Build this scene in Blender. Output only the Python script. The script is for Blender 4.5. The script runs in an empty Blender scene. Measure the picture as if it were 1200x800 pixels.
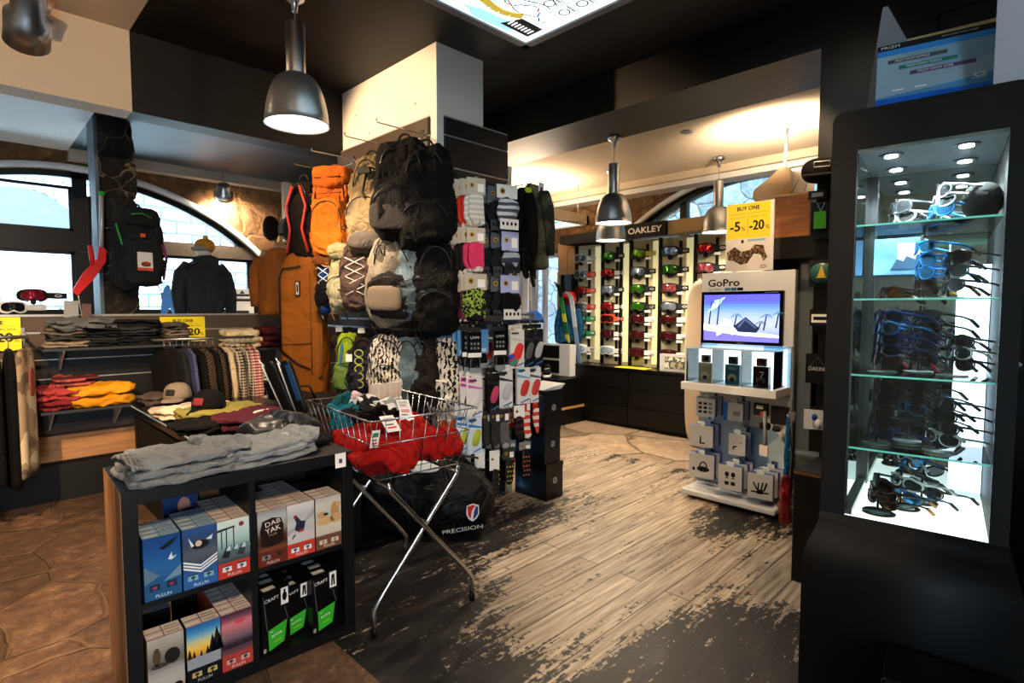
import bpy, bmesh, math, random
from math import sin, cos, pi, radians, sqrt, atan2
from mathutils import Vector, Matrix, noise
R = random.Random(7)
scene = bpy.context.scene
COL = scene.collection

# ------------------------------------------------------------------ camera
FPX = 650.0                      # focal length in pixels of the 1200x800 frame
CAMZ = 1.5
PITCH = radians(3.43)
cam_d = bpy.data.cameras.new('camera'); cam = bpy.data.objects.new('camera', cam_d); COL.objects.link(cam)
cam_d.sensor_width = 36.0; cam_d.lens = 36.0 * FPX / 1200.0
cam_d.clip_start = 0.05; cam_d.clip_end = 100
cam.location = (0, 0, CAMZ)
cam.rotation_euler = (pi/2 - PITCH, 0, radians(-45))
scene.camera = cam

def ray(px, py):
    x = (px-600)/FPX; y = -(py-400)/FPX
    f = cos(PITCH) + y*sin(PITCH); u = -sin(PITCH) + y*cos(PITCH)
    return Vector(((x+f)/sqrt(2), (f-x)/sqrt(2), u))
def on_z(px, py, z=0.0):
    r = ray(px, py); t = (z-CAMZ)/r.z; return Vector((r.x*t, r.y*t, z))
def on_x(px, py, X):
    r = ray(px, py); t = X/r.x; return Vector((X, r.y*t, CAMZ+r.z*t))
def on_y(px, py, Y):
    r = ray(px, py); t = Y/r.y; return Vector((r.x*t, Y, CAMZ+r.z*t))
def at_d(px, py, d):
    r = ray(px, py); t = d*sqrt(2)/(r.x+r.y); return Vector((r.x*t, r.y*t, CAMZ+r.z*t))

# ------------------------------------------------------------------ world, view
scene.view_settings.view_transform = 'Standard'
scene.view_settings.look = 'None'
scene.view_settings.gamma = 1.0
scene.view_settings.use_curve_mapping = False
scene.view_settings.exposure = 0.85
w = bpy.data.worlds.new('sky'); scene.world = w; w.use_nodes = True
bg = w.node_tree.nodes['Background']
bg.inputs[0].default_value = (0.66, 0.84, 1.0, 1); bg.inputs[1].default_value = 16.0
scene.cycles.max_bounces = 8; scene.cycles.diffuse_bounces = 4; scene.cycles.glossy_bounces = 4
scene.cycles.transmission_bounces = 6; scene.cycles.transparent_max_bounces = 12
scene.cycles.caustics_reflective = False; scene.cycles.caustics_refractive = False
scene.cycles.sample_clamp_indirect = 6.0

def lamp(name, kind, loc, power, color=(1, 1, 1), target=None, **kw):
    d = bpy.data.lights.new(name, kind); d.energy = power; d.color = color
    for k, v in kw.items(): setattr(d, k, v)
    o = bpy.data.objects.new(name, d); COL.objects.link(o); o.location = loc
    if target is not None:
        dv = Vector(target) - Vector(loc); o.rotation_euler = dv.to_track_quat('-Z', 'Y').to_euler()
    return o
# daylight openings (portals guide the sky light, they add none)
def portal(loc, target, sx, sy):
    p = lamp('window_portal', 'AREA', loc, 1, target=target, shape='RECTANGLE', size=sx, size_y=sy)
    p.data.cycles.is_portal = True
portal((0.9, 7.5, 2.0), (0.9, 0, 2.0), 3.6, 1.8)
portal((6.75, 2.5, 2.0), (0, 2.5, 2.0), 3.6, 2.1)
portal((6.75, 5.8, 1.25), (0, 5.8, 1.25), 0.9, 2.4)
portal((-1.2, -2.75, 1.25), (-1.2, 5, 1.25), 1.1, 1.9)
WARM = (1.0, 0.66, 0.36); WARM2 = (1.0, 0.78, 0.55); COOL = (0.86, 0.94, 1.0)

# ------------------------------------------------------------------ materials
def lin(h):
    if isinstance(h, str):
        h = h.lstrip('#'); c = [int(h[i:i+2], 16)/255 for i in (0, 2, 4)]
    else: c = list(h)[:3]
    c = [x/12.92 if x <= 0.04045 else ((x+0.055)/1.055)**2.4 for x in c]
    L = max(c)+1e-6; k = L/(L+0.022)
    return [x*k for x in c] + [1.0]
_mats = {}
def mat(hexc, rough=0.6, metal=0.0, emit=0.0, bump=0.0, scale=40.0, var=0.0, spec=0.5, coat=0.0, alpha=1.0):
    if spec == .5 and not metal: spec = .35
    key = (str(hexc), rough, metal, emit, bump, scale, var, spec, coat, alpha)
    if key in _mats: return _mats[key]
    m = bpy.data.materials.new('m_%s_%d' % (str(hexc).strip('#')[:8], len(_mats))); m.use_nodes = True
    nt = m.node_tree; b = nt.nodes['Principled BSDF']; c = lin(hexc)
    b.inputs['Base Color'].default_value = c; b.inputs['Roughness'].default_value = rough
    b.inputs['Metallic'].default_value = metal
    b.inputs['Specular IOR Level'].default_value = spec
    if coat: b.inputs['Coat Weight'].default_value = coat
    if alpha < 1: b.inputs['Alpha'].default_value = alpha
    if emit:
        b.inputs['Emission Color'].default_value = c; b.inputs['Emission Strength'].default_value = emit
    if bump or var:
        tc = nt.nodes.new('ShaderNodeTexCoord')
        n = nt.nodes.new('ShaderNodeTexNoise'); n.inputs['Scale'].default_value = scale; n.inputs['Detail'].default_value = 4
        nt.links.new(tc.outputs['Object'], n.inputs['Vector'])
        if bump:
            bp = nt.nodes.new('ShaderNodeBump'); bp.inputs['Strength'].default_value = bump; bp.inputs['Distance'].default_value = 0.02
            nt.links.new(n.outputs['Fac'], bp.inputs['Height']); nt.links.new(bp.outputs[0], b.inputs['Normal'])
        if var:
            hs = nt.nodes.new('ShaderNodeMixRGB'); hs.blend_type = 'MULTIPLY'; hs.inputs[0].default_value = 1
            cr = nt.nodes.new('ShaderNodeValToRGB'); cr.color_ramp.elements[0].position = 0.3; cr.color_ramp.elements[1].position = 0.7
            cr.color_ramp.elements[0].color = (1-var,)*3+(1,); cr.color_ramp.elements[1].color = (1, 1, 1, 1)
            nt.links.new(n.outputs['Fac'], cr.inputs[0]); hs.inputs[1].default_value = c
            nt.links.new(cr.outputs[0], hs.inputs[2]); nt.links.new(hs.outputs[0], b.inputs['Base Color'])
    _mats[key] = m; return m
def cloth(h, scale=9.0, bump=0.9, rough=0.9, var=0.25):
    key = ('cloth', h, scale, bump, rough, var)
    if key in _mats: return _mats[key]
    g = NT('cloth'); v = g.coords(); n = g.n('TexNoise', i_Scale=scale*.8, i_Detail=3.0, i_Distortion=1.2); g.l(v, n.inputs[0])
    n2 = g.n('TexNoise', i_Scale=scale*3.2, i_Detail=5.0); g.l(v, n2.inputs[0])
    cr = g.math('ABSOLUTE', g.math('SUBTRACT', n.outputs[0], .5))
    cr = g.math('POWER', g.math('MULTIPLY', cr, 4.0), .9)
    hgt = g.math('ADD', cr, g.math('MULTIPLY', n2.outputs[0], .35))
    g.bump(hgt, min(1.0, bump)*.75, .018*min(1.2, 9.0/scale))
    c = lin(h); g.l(g.mix(1.0, tuple(c), g.ramp(n2.outputs[0], [(.3, (1-var,)*3), (.7, (1, 1, 1))]), 'MULTIPLY'), g.b.inputs['Base Color'])
    g.b.inputs['Roughness'].default_value = rough; g.b.inputs['Specular IOR Level'].default_value = .2
    _mats[key] = g.m; return g.m
def emis(h, s): return mat(h, 0.5, 0, s)

class NT:
    """tiny node graph helper"""
    def __init__(s, name):
        s.m = bpy.data.materials.new(name); s.m.use_nodes = True; s.nt = s.m.node_tree; s.b = s.nt.nodes['Principled BSDF']
    def n(s, t, **kw):
        x = s.nt.nodes.new('ShaderNode'+t)
        for k, v in kw.items():
            if k.startswith('i_'):
                kk = k[2:]; kk = int(kk) if kk.isdigit() else kk.replace('_', ' ')
                x.inputs[kk].default_value = v
            else: setattr(x, k, v)
        return x
    def l(s, a, b): s.nt.links.new(a, b)
    def ramp(s, src, stops, interp='LINEAR'):
        r = s.n('ValToRGB'); e = r.color_ramp.elements; r.color_ramp.interpolation = interp
        while len(e) < len(stops): e.new(0.5)
        for k, (p, c) in enumerate(stops): e[k].position = p; e[k].color = c if len(c) == 4 else tuple(c)+(1,)
        s.l(src, r.inputs[0]); return r.outputs[0]
    def mix(s, f, a, b, mode='MIX'):
        r = s.n('MixRGB', blend_type=mode)
        for k, v in enumerate((f, a, b)):
            if hasattr(v, 'links'): s.l(v, r.inputs[k])
            else: r.inputs[k].default_value = v
        return r.outputs[0]
    def math(s, op, a, b=0.0):
        r = s.n('Math', operation=op)
        for k, v in enumerate((a, b)):
            if hasattr(v, 'links'): s.l(v, r.inputs[k])
            else: r.inputs[k].default_value = v
        return r.outputs[0]
    def coords(s, scale=(1, 1, 1), rot=(0, 0, 0), kind='Object'):
        tc = s.n('TexCoord'); mp = s.n('Mapping'); mp.inputs['Scale'].default_value = scale; mp.inputs['Rotation'].default_value = rot
        s.l(tc.outputs[kind], mp.inputs[0]); return mp.outputs[0]
    def bump(s, h, st=0.5, dist=0.02):
        b = s.n('Bump'); b.inputs['Strength'].default_value = st; b.inputs['Distance'].default_value = dist
        s.l(h, b.inputs['Height']); s.l(b.outputs[0], s.b.inputs['Normal'])

def mat_wood(a, b, scale=(3, 40, 40), rough=0.5):
    g = NT('wood'); v = g.coords(scale); n = g.n('TexNoise', i_Scale=1.0, i_Detail=6.0); g.l(v, n.inputs[0])
    g.l(g.ramp(n.outputs[0], [(0.3, lin(a)), (0.7, lin(b))]), g.b.inputs['Base Color']); g.b.inputs['Roughness'].default_value = rough
    return g.m
def mat_stone(dark, mid, light, scale=1.6, mortar='8d7350', rough=0.85, bump=0.8, rot=(0, 0, 0), crack=0.035, warp=.2):
    g = NT('stone'); v = g.coords((1, 1, 1), rot)
    n0 = g.n('TexNoise', i_Scale=scale*1.2, i_Detail=3.0); g.l(v, n0.inputs[0])
    vv = g.mix(warp, v, n0.outputs['Color'], 'ADD')
    vo = g.n('TexVoronoi', feature='DISTANCE_TO_EDGE', i_Scale=scale); g.l(vv, vo.inputs['Vector'])
    vc = g.n('TexVoronoi', i_Scale=scale); g.l(vv, vc.inputs['Vector'])
    n = g.n('TexNoise', i_Scale=scale*4, i_Detail=11.0, i_Roughness=0.8); g.l(v, n.inputs[0])
    base = g.ramp(n.outputs[0], [(0.3, lin(dark)), (0.52, lin(mid)), (0.72, lin(light))])
    sep = g.n('SeparateColor'); g.l(vc.outputs['Color'], sep.inputs[0])
    tone = g.ramp(sep.outputs[0], [(0, (.55, .55, .55)), (1, (1.15, 1.15, 1.15))])
    base = g.mix(1.0, base, tone, 'MULTIPLY')
    e = g.ramp(vo.outputs[0], [(0, (1, 1, 1)), (crack, (0, 0, 0))])
    g.l(g.mix(e, base, tuple(lin(mortar))), g.b.inputs['Base Color']); g.b.inputs['Roughness'].default_value = rough
    h = g.math('ADD', g.ramp(vo.outputs[0], [(0, (0, 0, 0)), (crack*2, (1, 1, 1))]), n.outputs[0])
    g.bump(h, bump, 0.02); return g.m
def mat_brick(c1, c2, mortar, scale=4.0, rough=0.9, wid=0.5, h=0.22, rot=(pi/2, 0, 0)):
    g = NT('blocks'); v = g.coords((1, 1, 1), rot); n = g.n('TexNoise', i_Scale=2.0, i_Detail=5.0); g.l(v, n.inputs[0])
    vv = g.mix(0.06, v, n.outputs['Color'], 'ADD')
    br = g.n('TexBrick', i_Scale=1.0); g.l(vv, br.inputs['Vector'])
    br.inputs['Color1'].default_value = lin(c1); br.inputs['Color2'].default_value = lin(c2); br.inputs['Mortar'].default_value = lin(mortar)
    br.inputs['Brick Width'].default_value = wid; br.inputs['Row Height'].default_value = h; br.inputs['Mortar Size'].default_value = 0.025
    n2 = g.n('TexNoise', i_Scale=9.0, i_Detail=8.0); g.l(v, n2.inputs[0])
    g.l(g.mix(1.0, br.outputs[0], g.ramp(n2.outputs[0], [(0.3, (.55, .55, .55)), (0.7, (1, 1, 1))]), 'MULTIPLY'), g.b.inputs['Base Color'])
    g.b.inputs['Roughness'].default_value = rough; g.bump(n2.outputs[0], 0.5); return g.m
def mat_two(kind, a, b, scale=20.0, rough=0.85, c=None):
    """fabric prints: plaid, quilt, blocks, spots, stripes, heather"""
    g = NT('print_'+kind); v = g.coords((1, 1, 1)); A, B = tuple(lin(a)), tuple(lin(b)); Cc = tuple(lin(c or b))
    if kind == 'plaid':
        w1 = g.n('TexWave', bands_direction='Z', i_Scale=scale*.3); g.l(v, w1.inputs[0])
        w2 = g.n('TexWave', bands_direction='Y', i_Scale=scale*.3); g.l(v, w2.inputs[0])
        w3 = g.n('TexWave', bands_direction='X', i_Scale=scale*.3); g.l(v, w3.inputs[0])
        m = g.mix(g.ramp(w1.outputs[1], [(.45, (0, 0, 0)), (.55, (1, 1, 1))]), A, B)
        m2 = g.mix(g.ramp(g.math('MAXIMUM', w2.outputs[1], 0.0), [(.5, (0, 0, 0)), (.6, (1, 1, 1))]), m, Cc)
        out = g.mix(0.45, m, m2)
    elif kind == 'quilt':
        mp = g.coords((1, 1, 1), (radians(45), 0, 0)); ck = g.n('TexBrick', i_Scale=1.0)
        w1 = g.n('TexWave', bands_direction='Y', i_Scale=scale*.3); g.l(mp, w1.inputs[0])
        w2 = g.n('TexWave', bands_direction='Z', i_Scale=scale*.3); g.l(mp, w2.inputs[0])
        h = g.math('MULTIPLY', w1.outputs[1], w2.outputs[1])
        out = g.ramp(h, [(0.0, B), (.25, A)]); g.bump(h, 0.8, 0.02)
    elif kind == 'blocks':
        vo = g.n('TexVoronoi', distance='CHEBYCHEV', i_Scale=scale); g.l(v, vo.inputs['Vector'])
        wv = g.n('TexWave', i_Scale=scale*.35, i_Distortion=6.0, i_Detail=2.0, i_Detail_Scale=3.0); g.l(v, wv.inputs[0])
        mm = g.math('ADD', g.math('MULTIPLY', vo.outputs[0], .9), g.math('MULTIPLY', wv.outputs[1], .5))
        out = g.ramp(mm, [(0, A), (.55, B)], 'CONSTANT')
    elif kind == 'spots':
        vo = g.n('TexVoronoi', i_Scale=scale); g.l(v, vo.inputs['Vector'])
        out = g.ramp(vo.outputs[0], [(0, B), (.38, A)], 'CONSTANT')
    elif kind == 'camo':
        n = g.n('TexNoise', i_Scale=scale, i_Detail=1.5); g.l(v, n.inputs[0])
        out = g.ramp(n.outputs[0], [(0, A), (.45, B), (.58, Cc)], 'CONSTANT')
    elif kind == 'stripes':
        wv = g.n('TexWave', bands_direction='Z', i_Scale=scale*.3, i_Distortion=1.0); g.l(v, wv.inputs[0])
        out = g.ramp(wv.outputs[1], [(0, A), (.5, B)], 'CONSTANT')
    else:
        n = g.n('TexNoise', i_Scale=scale, i_Detail=4.0, i_Roughness=.8); g.l(v, n.inputs[0])
        out = g.ramp(n.outputs[0], [(.35, A), (.6, B)])
    g.l(out, g.b.inputs['Base Color']); g.b.inputs['Roughness'].default_value = rough
    g.b.inputs['Specular IOR Level'].default_value = 0.25
    return g.m
def mat_glass(tint=(.93, .98, .96), rough=0.0):
    g = NT('glass'); nt = g.nt; nt.nodes.remove(g.b)
    tr = nt.nodes.new('ShaderNodeBsdfTransparent'); tr.inputs[0].default_value = tuple(tint)+(1,)
    gl = nt.nodes.new('ShaderNodeBsdfGlossy'); gl.inputs['Roughness'].default_value = 0.02
    fr = nt.nodes.new('ShaderNodeFresnel'); fr.inputs[0].default_value = 1.45
    mx = nt.nodes.new('ShaderNodeMixShader'); nt.links.new(fr.outputs[0], mx.inputs[0]); nt.links.new(tr.outputs[0], mx.inputs[1]); nt.links.new(gl.outputs[0], mx.inputs[2])
    nt.links.new(mx.outputs[0], nt.nodes['Material Output'].inputs[0]); return g.m
BLACK = mat('0a0b0d', 0.5, spec=.25); BLACKM = mat('08090a', 0.7); BWOOD = mat('0b0a09', 0.45, bump=.05, scale=30, var=.3)
CHROME = mat('d8d8d8', 0.18, 1.0); STEEL = mat('9a9c9e', 0.35, 1.0); WHITE = mat('f2f2f0', 0.5); CARD = mat('e9e4da', 0.6)
GREYM = mat('84888c', 0.45, 0.2); ALU = mat('b9bcc0', 0.3, 1.0); DGREY = mat('2a2c2f', 0.5); PAPER = mat('fbfbf8', 0.7)
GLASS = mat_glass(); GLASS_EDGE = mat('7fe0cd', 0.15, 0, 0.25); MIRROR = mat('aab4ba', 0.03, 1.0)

# ------------------------------------------------------------------ mesh builder
def TR(loc=(0, 0, 0), rot=(0, 0, 0), sc=(1, 1, 1)):
    from mathutils import Euler
    return Matrix.Translation(loc) @ Euler(rot).to_matrix().to_4x4() @ Matrix.Diagonal(tuple(sc)+(1,))
class MB:
    def __init__(s): s.v = []; s.f = []; s.fm = []; s.mats = []; s.sm = []
    def mi(s, m):
        if m not in s.mats: s.mats.append(m)
        return s.mats.index(m)
    def add(s, vs, fs, m, smooth=False, T=None):
        o = len(s.v); k = s.mi(m)
        for p in vs:
            p = Vector(p); s.v.append(tuple(T @ p) if T is not None else tuple(p))
        for f in fs: s.f.append([i+o for i in f]); s.fm.append(k); s.sm.append(smooth)
        return s
    def box(s, x0, x1, y0, y1, z0, z1, m, T=None):
        vs = [(x, y, z) for z in (z0, z1) for y in (y0, y1) for x in (x0, x1)]
        return s.add(vs, [(0, 2, 3, 1), (4, 5, 7, 6), (0, 1, 5, 4), (2, 6, 7, 3), (0, 4, 6, 2), (1, 3, 7, 5)], m, False, T)
    def tube(s, pts, r, m, n=8, T=None, closed=False, caps=True):
        pts = [Vector(p) for p in pts]; N = len(pts); rs = r if isinstance(r, (list, tuple)) else [r]*N
        vs = []; fs = []; up0 = None
        for i, p in enumerate(pts):
            a = pts[(i-1) % N] if (closed or i > 0) else p; b = pts[(i+1) % N] if (closed or i < N-1) else p
            t = (b-a); t = t.normalized() if t.length > 1e-9 else Vector((0, 0, 1))
            if up0 is None: up0 = Vector((0, 0, 1)) if abs(t.z) < .9 else Vector((1, 0, 0))
            sd = t.cross(up0); sd = sd.normalized() if sd.length > 1e-6 else Vector((1, 0, 0)); up = sd.cross(t); up0 = up
            for k in range(n):
                a_ = 2*pi*k/n; vs.append(p + (sd*cos(a_)+up*sin(a_))*rs[i])
        M_ = N if closed else N-1
        for i in range(M_):
            for k in range(n):
                a = i*n+k; b = i*n+(k+1) % n; c = ((i+1) % N)*n+(k+1) % n; d = ((i+1) % N)*n+k; fs.append((a, b, c, d))
        if caps and not closed: fs.append(tuple(range(n))[::-1]); fs.append(tuple((N-1)*n+k for k in range(n)))
        return s.add(vs, fs, m, True, T)
    def lathe(s, prof, m, n=32, T=None, cap=True):
        vs = []; fs = []
        for (r, z) in prof:
            for k in range(n): vs.append((r*cos(2*pi*k/n), r*sin(2*pi*k/n), z))
        for i in range(len(prof)-1):
            for k in range(n): fs.append((i*n+k, i*n+(k+1) % n, (i+1)*n+(k+1) % n, (i+1)*n+k))
        if cap: fs.append(tuple(range(n))[::-1]); fs.append(tuple((len(prof)-1)*n+k for k in range(n)))
        return s.add(vs, fs, m, True, T)
    def prism(s, poly, y0, y1, m, T=None, smooth=False):
        """poly in (x,z), extruded along y"""
        n = len(poly); vs = [(x, y0, z) for x, z in poly]+[(x, y1, z) for x, z in poly]
        fs = [tuple(range(n)), tuple(range(2*n-1, n-1, -1))]+[(i, i+n, (i+1) % n+n, (i+1) % n) for i in range(n)]
        return s.add(vs, fs, m, smooth, T)
    def flat(s, poly, y, m, T=None):
        return s.add([(x, y, z) for x, z in poly], [tuple(range(len(poly)))], m, False, T)
    def rect(s, x0, x1, z0, z1, y, m, T=None): return s.flat([(x0, z0), (x1, z0), (x1, z1), (x0, z1)], y, m, T)
    def disc(s, cx, cz, rx, rz, y, m, n=20, T=None):
        return s.flat([(cx+rx*cos(2*pi*k/n), cz+rz*sin(2*pi*k/n)) for k in range(n)], y, m, T)
    def soft(s, hx, hy, hz, m, k=5.0, n=8, amp=0.0, fr=6.0, seed=0, T=None, fn=None, fold=0.0):
        """rounded block with cloth-like lumps; fn(p in -1..1) -> point tweak"""
        vs = []; fs = []; idx = {}
        def vid(p):
            key = (round(p[0], 4), round(p[1], 4), round(p[2], 4))
            if key in idx: return idx[key]
            q = Vector(p); nn = (abs(q.x)**k+abs(q.y)**k+abs(q.z)**k)**(1/k); q = q/nn
            u = q.copy(); P = Vector((q.x*hx, q.y*hy, q.z*hz))
            if amp:
                sv = Vector((seed*3.7, seed*1.3, seed*.7)); P0 = P.copy()
                P += noise.noise_vector(P0*fr+sv)*amp
                P += noise.noise_vector(P0*fr*2.6+sv*2)*amp*.5
                P += q*(abs(noise.noise(P0*fr*1.7+sv))-.2)*amp*-1.1
            if fold:
                P.z += fold*sin(P.x*fr*2+seed+3*noise.noise(P*3+Vector((seed, 0, 0))))*(.5+.5*u.z)
            if fn: P = fn(u, P)
            idx[key] = len(vs); vs.append(P); return idx[key]
        for ax in range(3):
            for sg in (-1, 1):
                for i in range(n):
                    for j in range(n):
                        c = []
                        for (a, b) in ((i, j), (i+1, j), (i+1, j+1), (i, j+1)):
                            p = [0, 0, 0]; p[ax] = sg; p[(ax+1) % 3] = -1+2*a/n; p[(ax+2) % 3] = -1+2*b/n; c.append(vid(p))
                        fs.append(tuple(c) if sg > 0 else tuple(c[::-1]))
        return s.add(vs, fs, m, True, T)
    def text(s, t, m, T, width=None, height=None, ext=0.0006, bold=0.0):
        """text centred at T, lying in local XZ facing -Y"""
        vs, fs = text_geo(t); xs = [p[0] for p in vs]; ys = [p[1] for p in vs]
        if not xs: return s
        W = max(xs)-min(xs); H = max(ys)-min(ys); sx = sy = 1
        if width: sx = sy = width/W
        if height: sy = height/H; sx = sx if width else sy
        cx = (max(xs)+min(xs))/2; cy = (max(ys)+min(ys))/2
        hh = H*sy*bold; offs = [(0, 0)] if not bold else [(-hh, 0), (hh, 0), (0, hh*.7), (0, -hh*.7)]
        for k, (ox, oz) in enumerate(offs): s.add([((x-cx)*sx+ox, -ext-k*.00004, (y-cy)*sy+oz) for x, y in vs], fs, m, False, T)
        return s
    def build(s, name, parent=None, bevel=0.0, sub=0, loc=None):
        me = bpy.data.meshes.new(name); me.from_pydata(s.v, [], s.f)
        for m in s.mats: me.materials.append(m)
        me.polygons.foreach_set('material_index', s.fm); me.polygons.foreach_set('use_smooth', s.sm); me.update()
        bm = bmesh.new(); bm.from_mesh(me); 
        bmesh.ops.recalc_face_normals(bm, faces=[f for f in bm.faces if len(f.verts) > 0]) if not getattr(s, 'keep', False) else None
        bm.to_mesh(me); bm.free()
        o = bpy.data.objects.new(name, me); COL.objects.link(o)
        if parent: o.parent = parent
        if loc: o.location = loc
        if bevel:
            b = o.modifiers.new('bevel', 'BEVEL'); b.width = bevel; b.segments = 2; b.limit_method = 'ANGLE'; b.angle_limit = radians(40)
        if sub:
            b = o.modifiers.new('sub', 'SUBSURF'); b.levels = sub; b.render_levels = sub
        return o
_tx = {}
def text_geo(t):
    if t in _tx: return _tx[t]
    c = bpy.data.curves.new('t', 'FONT'); c.body = t; c.size = 1; c.resolution_u = 3
    o = bpy.data.objects.new('t', c); COL.objects.link(o)
    dg = bpy.context.evaluated_depsgraph_get(); me = o.evaluated_get(dg).to_mesh()
    _tx[t] = ([(v.co.x, v.co.y) for v in me.vertices], [tuple(p.vertices) for p in me.polygons])
    o.evaluated_get(dg).to_mesh_clear(); bpy.data.objects.remove(o); bpy.data.curves.remove(c)
    return _tx[t]

def tag(o, label, cat, group=None, kind=None):
    o['label'] = label; o['category'] = cat
    if group: o['group'] = group
    if kind: o['kind'] = kind
    return o
def thing(name, label, cat, loc=(0, 0, 0), rz=0.0, group=None, tilt=(0, 0)):
    o = bpy.data.objects.new(name, None); COL.objects.link(o); o.location = loc; o.rotation_euler = (tilt[0], tilt[1], rz)
    o.empty_display_size = 0.05
    return tag(o, label, cat, group)
def struct(name, mb, **kw):
    o = mb.build(name, **kw); o['kind'] = 'structure'; return o
def kids(o): return [c for c in COL.objects if c.parent == o]
_kid = {}
def dup(root, label, loc, rz=0.0, group=None, tilt=(0, 0), scale=None):
    """copy a thing with its parts and their sub-parts"""
    if root.name not in _kid:
        ch = list(root.children); _kid[root.name] = [(c, list(c.children)) for c in ch]
    r = root.copy(); COL.objects.link(r); r.location = loc; r.rotation_euler = (tilt[0], tilt[1], rz); r['label'] = label
    if scale: r.scale = scale if hasattr(scale, '__len__') else (scale,)*3
    if group: r['group'] = group
    elif 'group' in r: del r['group']
    for c, gs in _kid[root.name]:
        cc = c.copy(); COL.objects.link(cc); cc.parent = r
        for g in gs:
            d = g.copy(); COL.objects.link(d); d.parent = cc
    return r
class Once:
    """first placement moves the built prototype itself, later ones copy it"""
    def __init__(s, proto): s.p = proto; s.used = False
    def put(s, label, loc, rz=0.0, group=None, tilt=(0, 0), scale=None):
        if s.used: return dup(s.p, label, loc, rz, group, tilt, scale)
        s.used = True; p = s.p; p.location = loc; p.rotation_euler = (tilt[0], tilt[1], rz); p['label'] = label
        if scale: p.scale = scale if hasattr(scale, '__len__') else (scale,)*3
        if group: p['group'] = group
        elif 'group' in p: del p['group']
        return p
ORD = ['first', 'second', 'third', 'fourth', 'fifth', 'sixth', 'seventh', 'eighth', 'ninth', 'tenth']
scene.cycles.use_denoising = True
# ================================================================== THE ROOM
XW, YW = 6.3, 7.05           # far right wall, far left wall
X0, Y0 = -2.6, -2.6          # the walls behind the camera
ZC, ZL = 3.36, 3.05          # black centre ceiling, lower side ceilings
# ---- floors
def wood_floor():
    g = NT('worn_boards'); tc = g.n('TexCoord'); ob = tc.outputs['Object']
    def mp(sc, loc=(0, 0, 0)):
        m = g.n('Mapping'); m.inputs['Scale'].default_value = sc; m.inputs['Location'].default_value = loc; g.l(ob, m.inputs[0]); return m.outputs[0]
    at = g.n('Attribute', attribute_name='wear')
    n1 = g.n('TexNoise', i_Scale=1.0, i_Detail=9.0, i_Roughness=.72); g.l(mp((2.2, 9, 1)), n1.inputs[0])
    n2 = g.n('TexNoise', i_Scale=1.0, i_Detail=8.0, i_Roughness=.7); g.l(mp((7, 70, 1)), n2.inputs[0])
    n4 = g.n('TexNoise', i_Scale=1.0, i_Detail=6.0, i_Roughness=.65); g.l(mp((30, 34, 1)), n4.inputs[0])
    def cen(o, k): return g.math('MULTIPLY', g.math('SUBTRACT', o, .5), k)
    s = g.math('ADD', cen(n1.outputs[0], 2.6), cen(n2.outputs[0], 1.5))
    s = g.math('ADD', s, cen(n4.outputs[0], 1.7))
    s = g.math('ADD', s, g.math('MULTIPLY', at.outputs['Fac'], .55))
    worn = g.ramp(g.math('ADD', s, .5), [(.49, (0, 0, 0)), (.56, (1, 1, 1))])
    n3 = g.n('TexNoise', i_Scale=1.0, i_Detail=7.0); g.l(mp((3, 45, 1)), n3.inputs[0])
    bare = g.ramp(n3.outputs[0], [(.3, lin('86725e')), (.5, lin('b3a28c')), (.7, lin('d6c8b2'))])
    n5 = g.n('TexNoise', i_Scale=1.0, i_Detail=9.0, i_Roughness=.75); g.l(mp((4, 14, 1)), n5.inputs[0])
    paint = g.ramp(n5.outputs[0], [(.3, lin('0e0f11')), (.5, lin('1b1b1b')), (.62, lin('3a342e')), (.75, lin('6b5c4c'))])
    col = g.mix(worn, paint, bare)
    # board seams along x, butt joints
    br = g.n('TexBrick', i_Scale=1.0); g.l(ob, br.inputs['Vector']); br.offset = 0.37
    br.inputs['Brick Width'].default_value = 2.6; br.inputs['Row Height'].default_value = 0.145; br.inputs['Mortar Size'].default_value = 0.0035
    br.inputs['Color1'].default_value = (1, 1, 1, 1); br.inputs['Color2'].default_value = (.72, .72, .72, 1); br.inputs['Mortar'].default_value = (.12, .1, .08, 1)
    col = g.mix(1.0, col, br.outputs[0], 'MULTIPLY')
    g.l(col, g.b.inputs['Base Color'])
    g.l(g.ramp(n5.outputs[0], [(.3, (.32,)*3), (.7, (.6,)*3)]), g.b.inputs['Roughness'])
    h = g.math('ADD', g.math('MULTIPLY', n2.outputs[0], .5), g.math('SUBTRACT', 1.0, br.outputs['Fac'])); g.bump(h, .45, .01)
    return g.m
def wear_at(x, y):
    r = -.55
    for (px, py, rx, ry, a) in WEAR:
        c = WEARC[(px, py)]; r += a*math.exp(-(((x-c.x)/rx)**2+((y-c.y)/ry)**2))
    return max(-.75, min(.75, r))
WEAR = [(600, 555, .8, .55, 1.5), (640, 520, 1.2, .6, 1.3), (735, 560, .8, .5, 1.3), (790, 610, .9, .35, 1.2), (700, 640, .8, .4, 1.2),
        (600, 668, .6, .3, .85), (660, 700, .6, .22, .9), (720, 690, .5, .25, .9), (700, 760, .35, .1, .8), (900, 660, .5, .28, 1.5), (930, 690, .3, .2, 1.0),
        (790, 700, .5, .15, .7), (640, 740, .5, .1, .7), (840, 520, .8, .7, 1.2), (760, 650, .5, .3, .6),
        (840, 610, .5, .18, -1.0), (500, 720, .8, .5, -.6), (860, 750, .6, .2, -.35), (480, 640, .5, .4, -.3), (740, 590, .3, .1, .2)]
WEARC = {(a[0], a[1]): on_z(a[0], a[1]) for a in WEAR}
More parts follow.
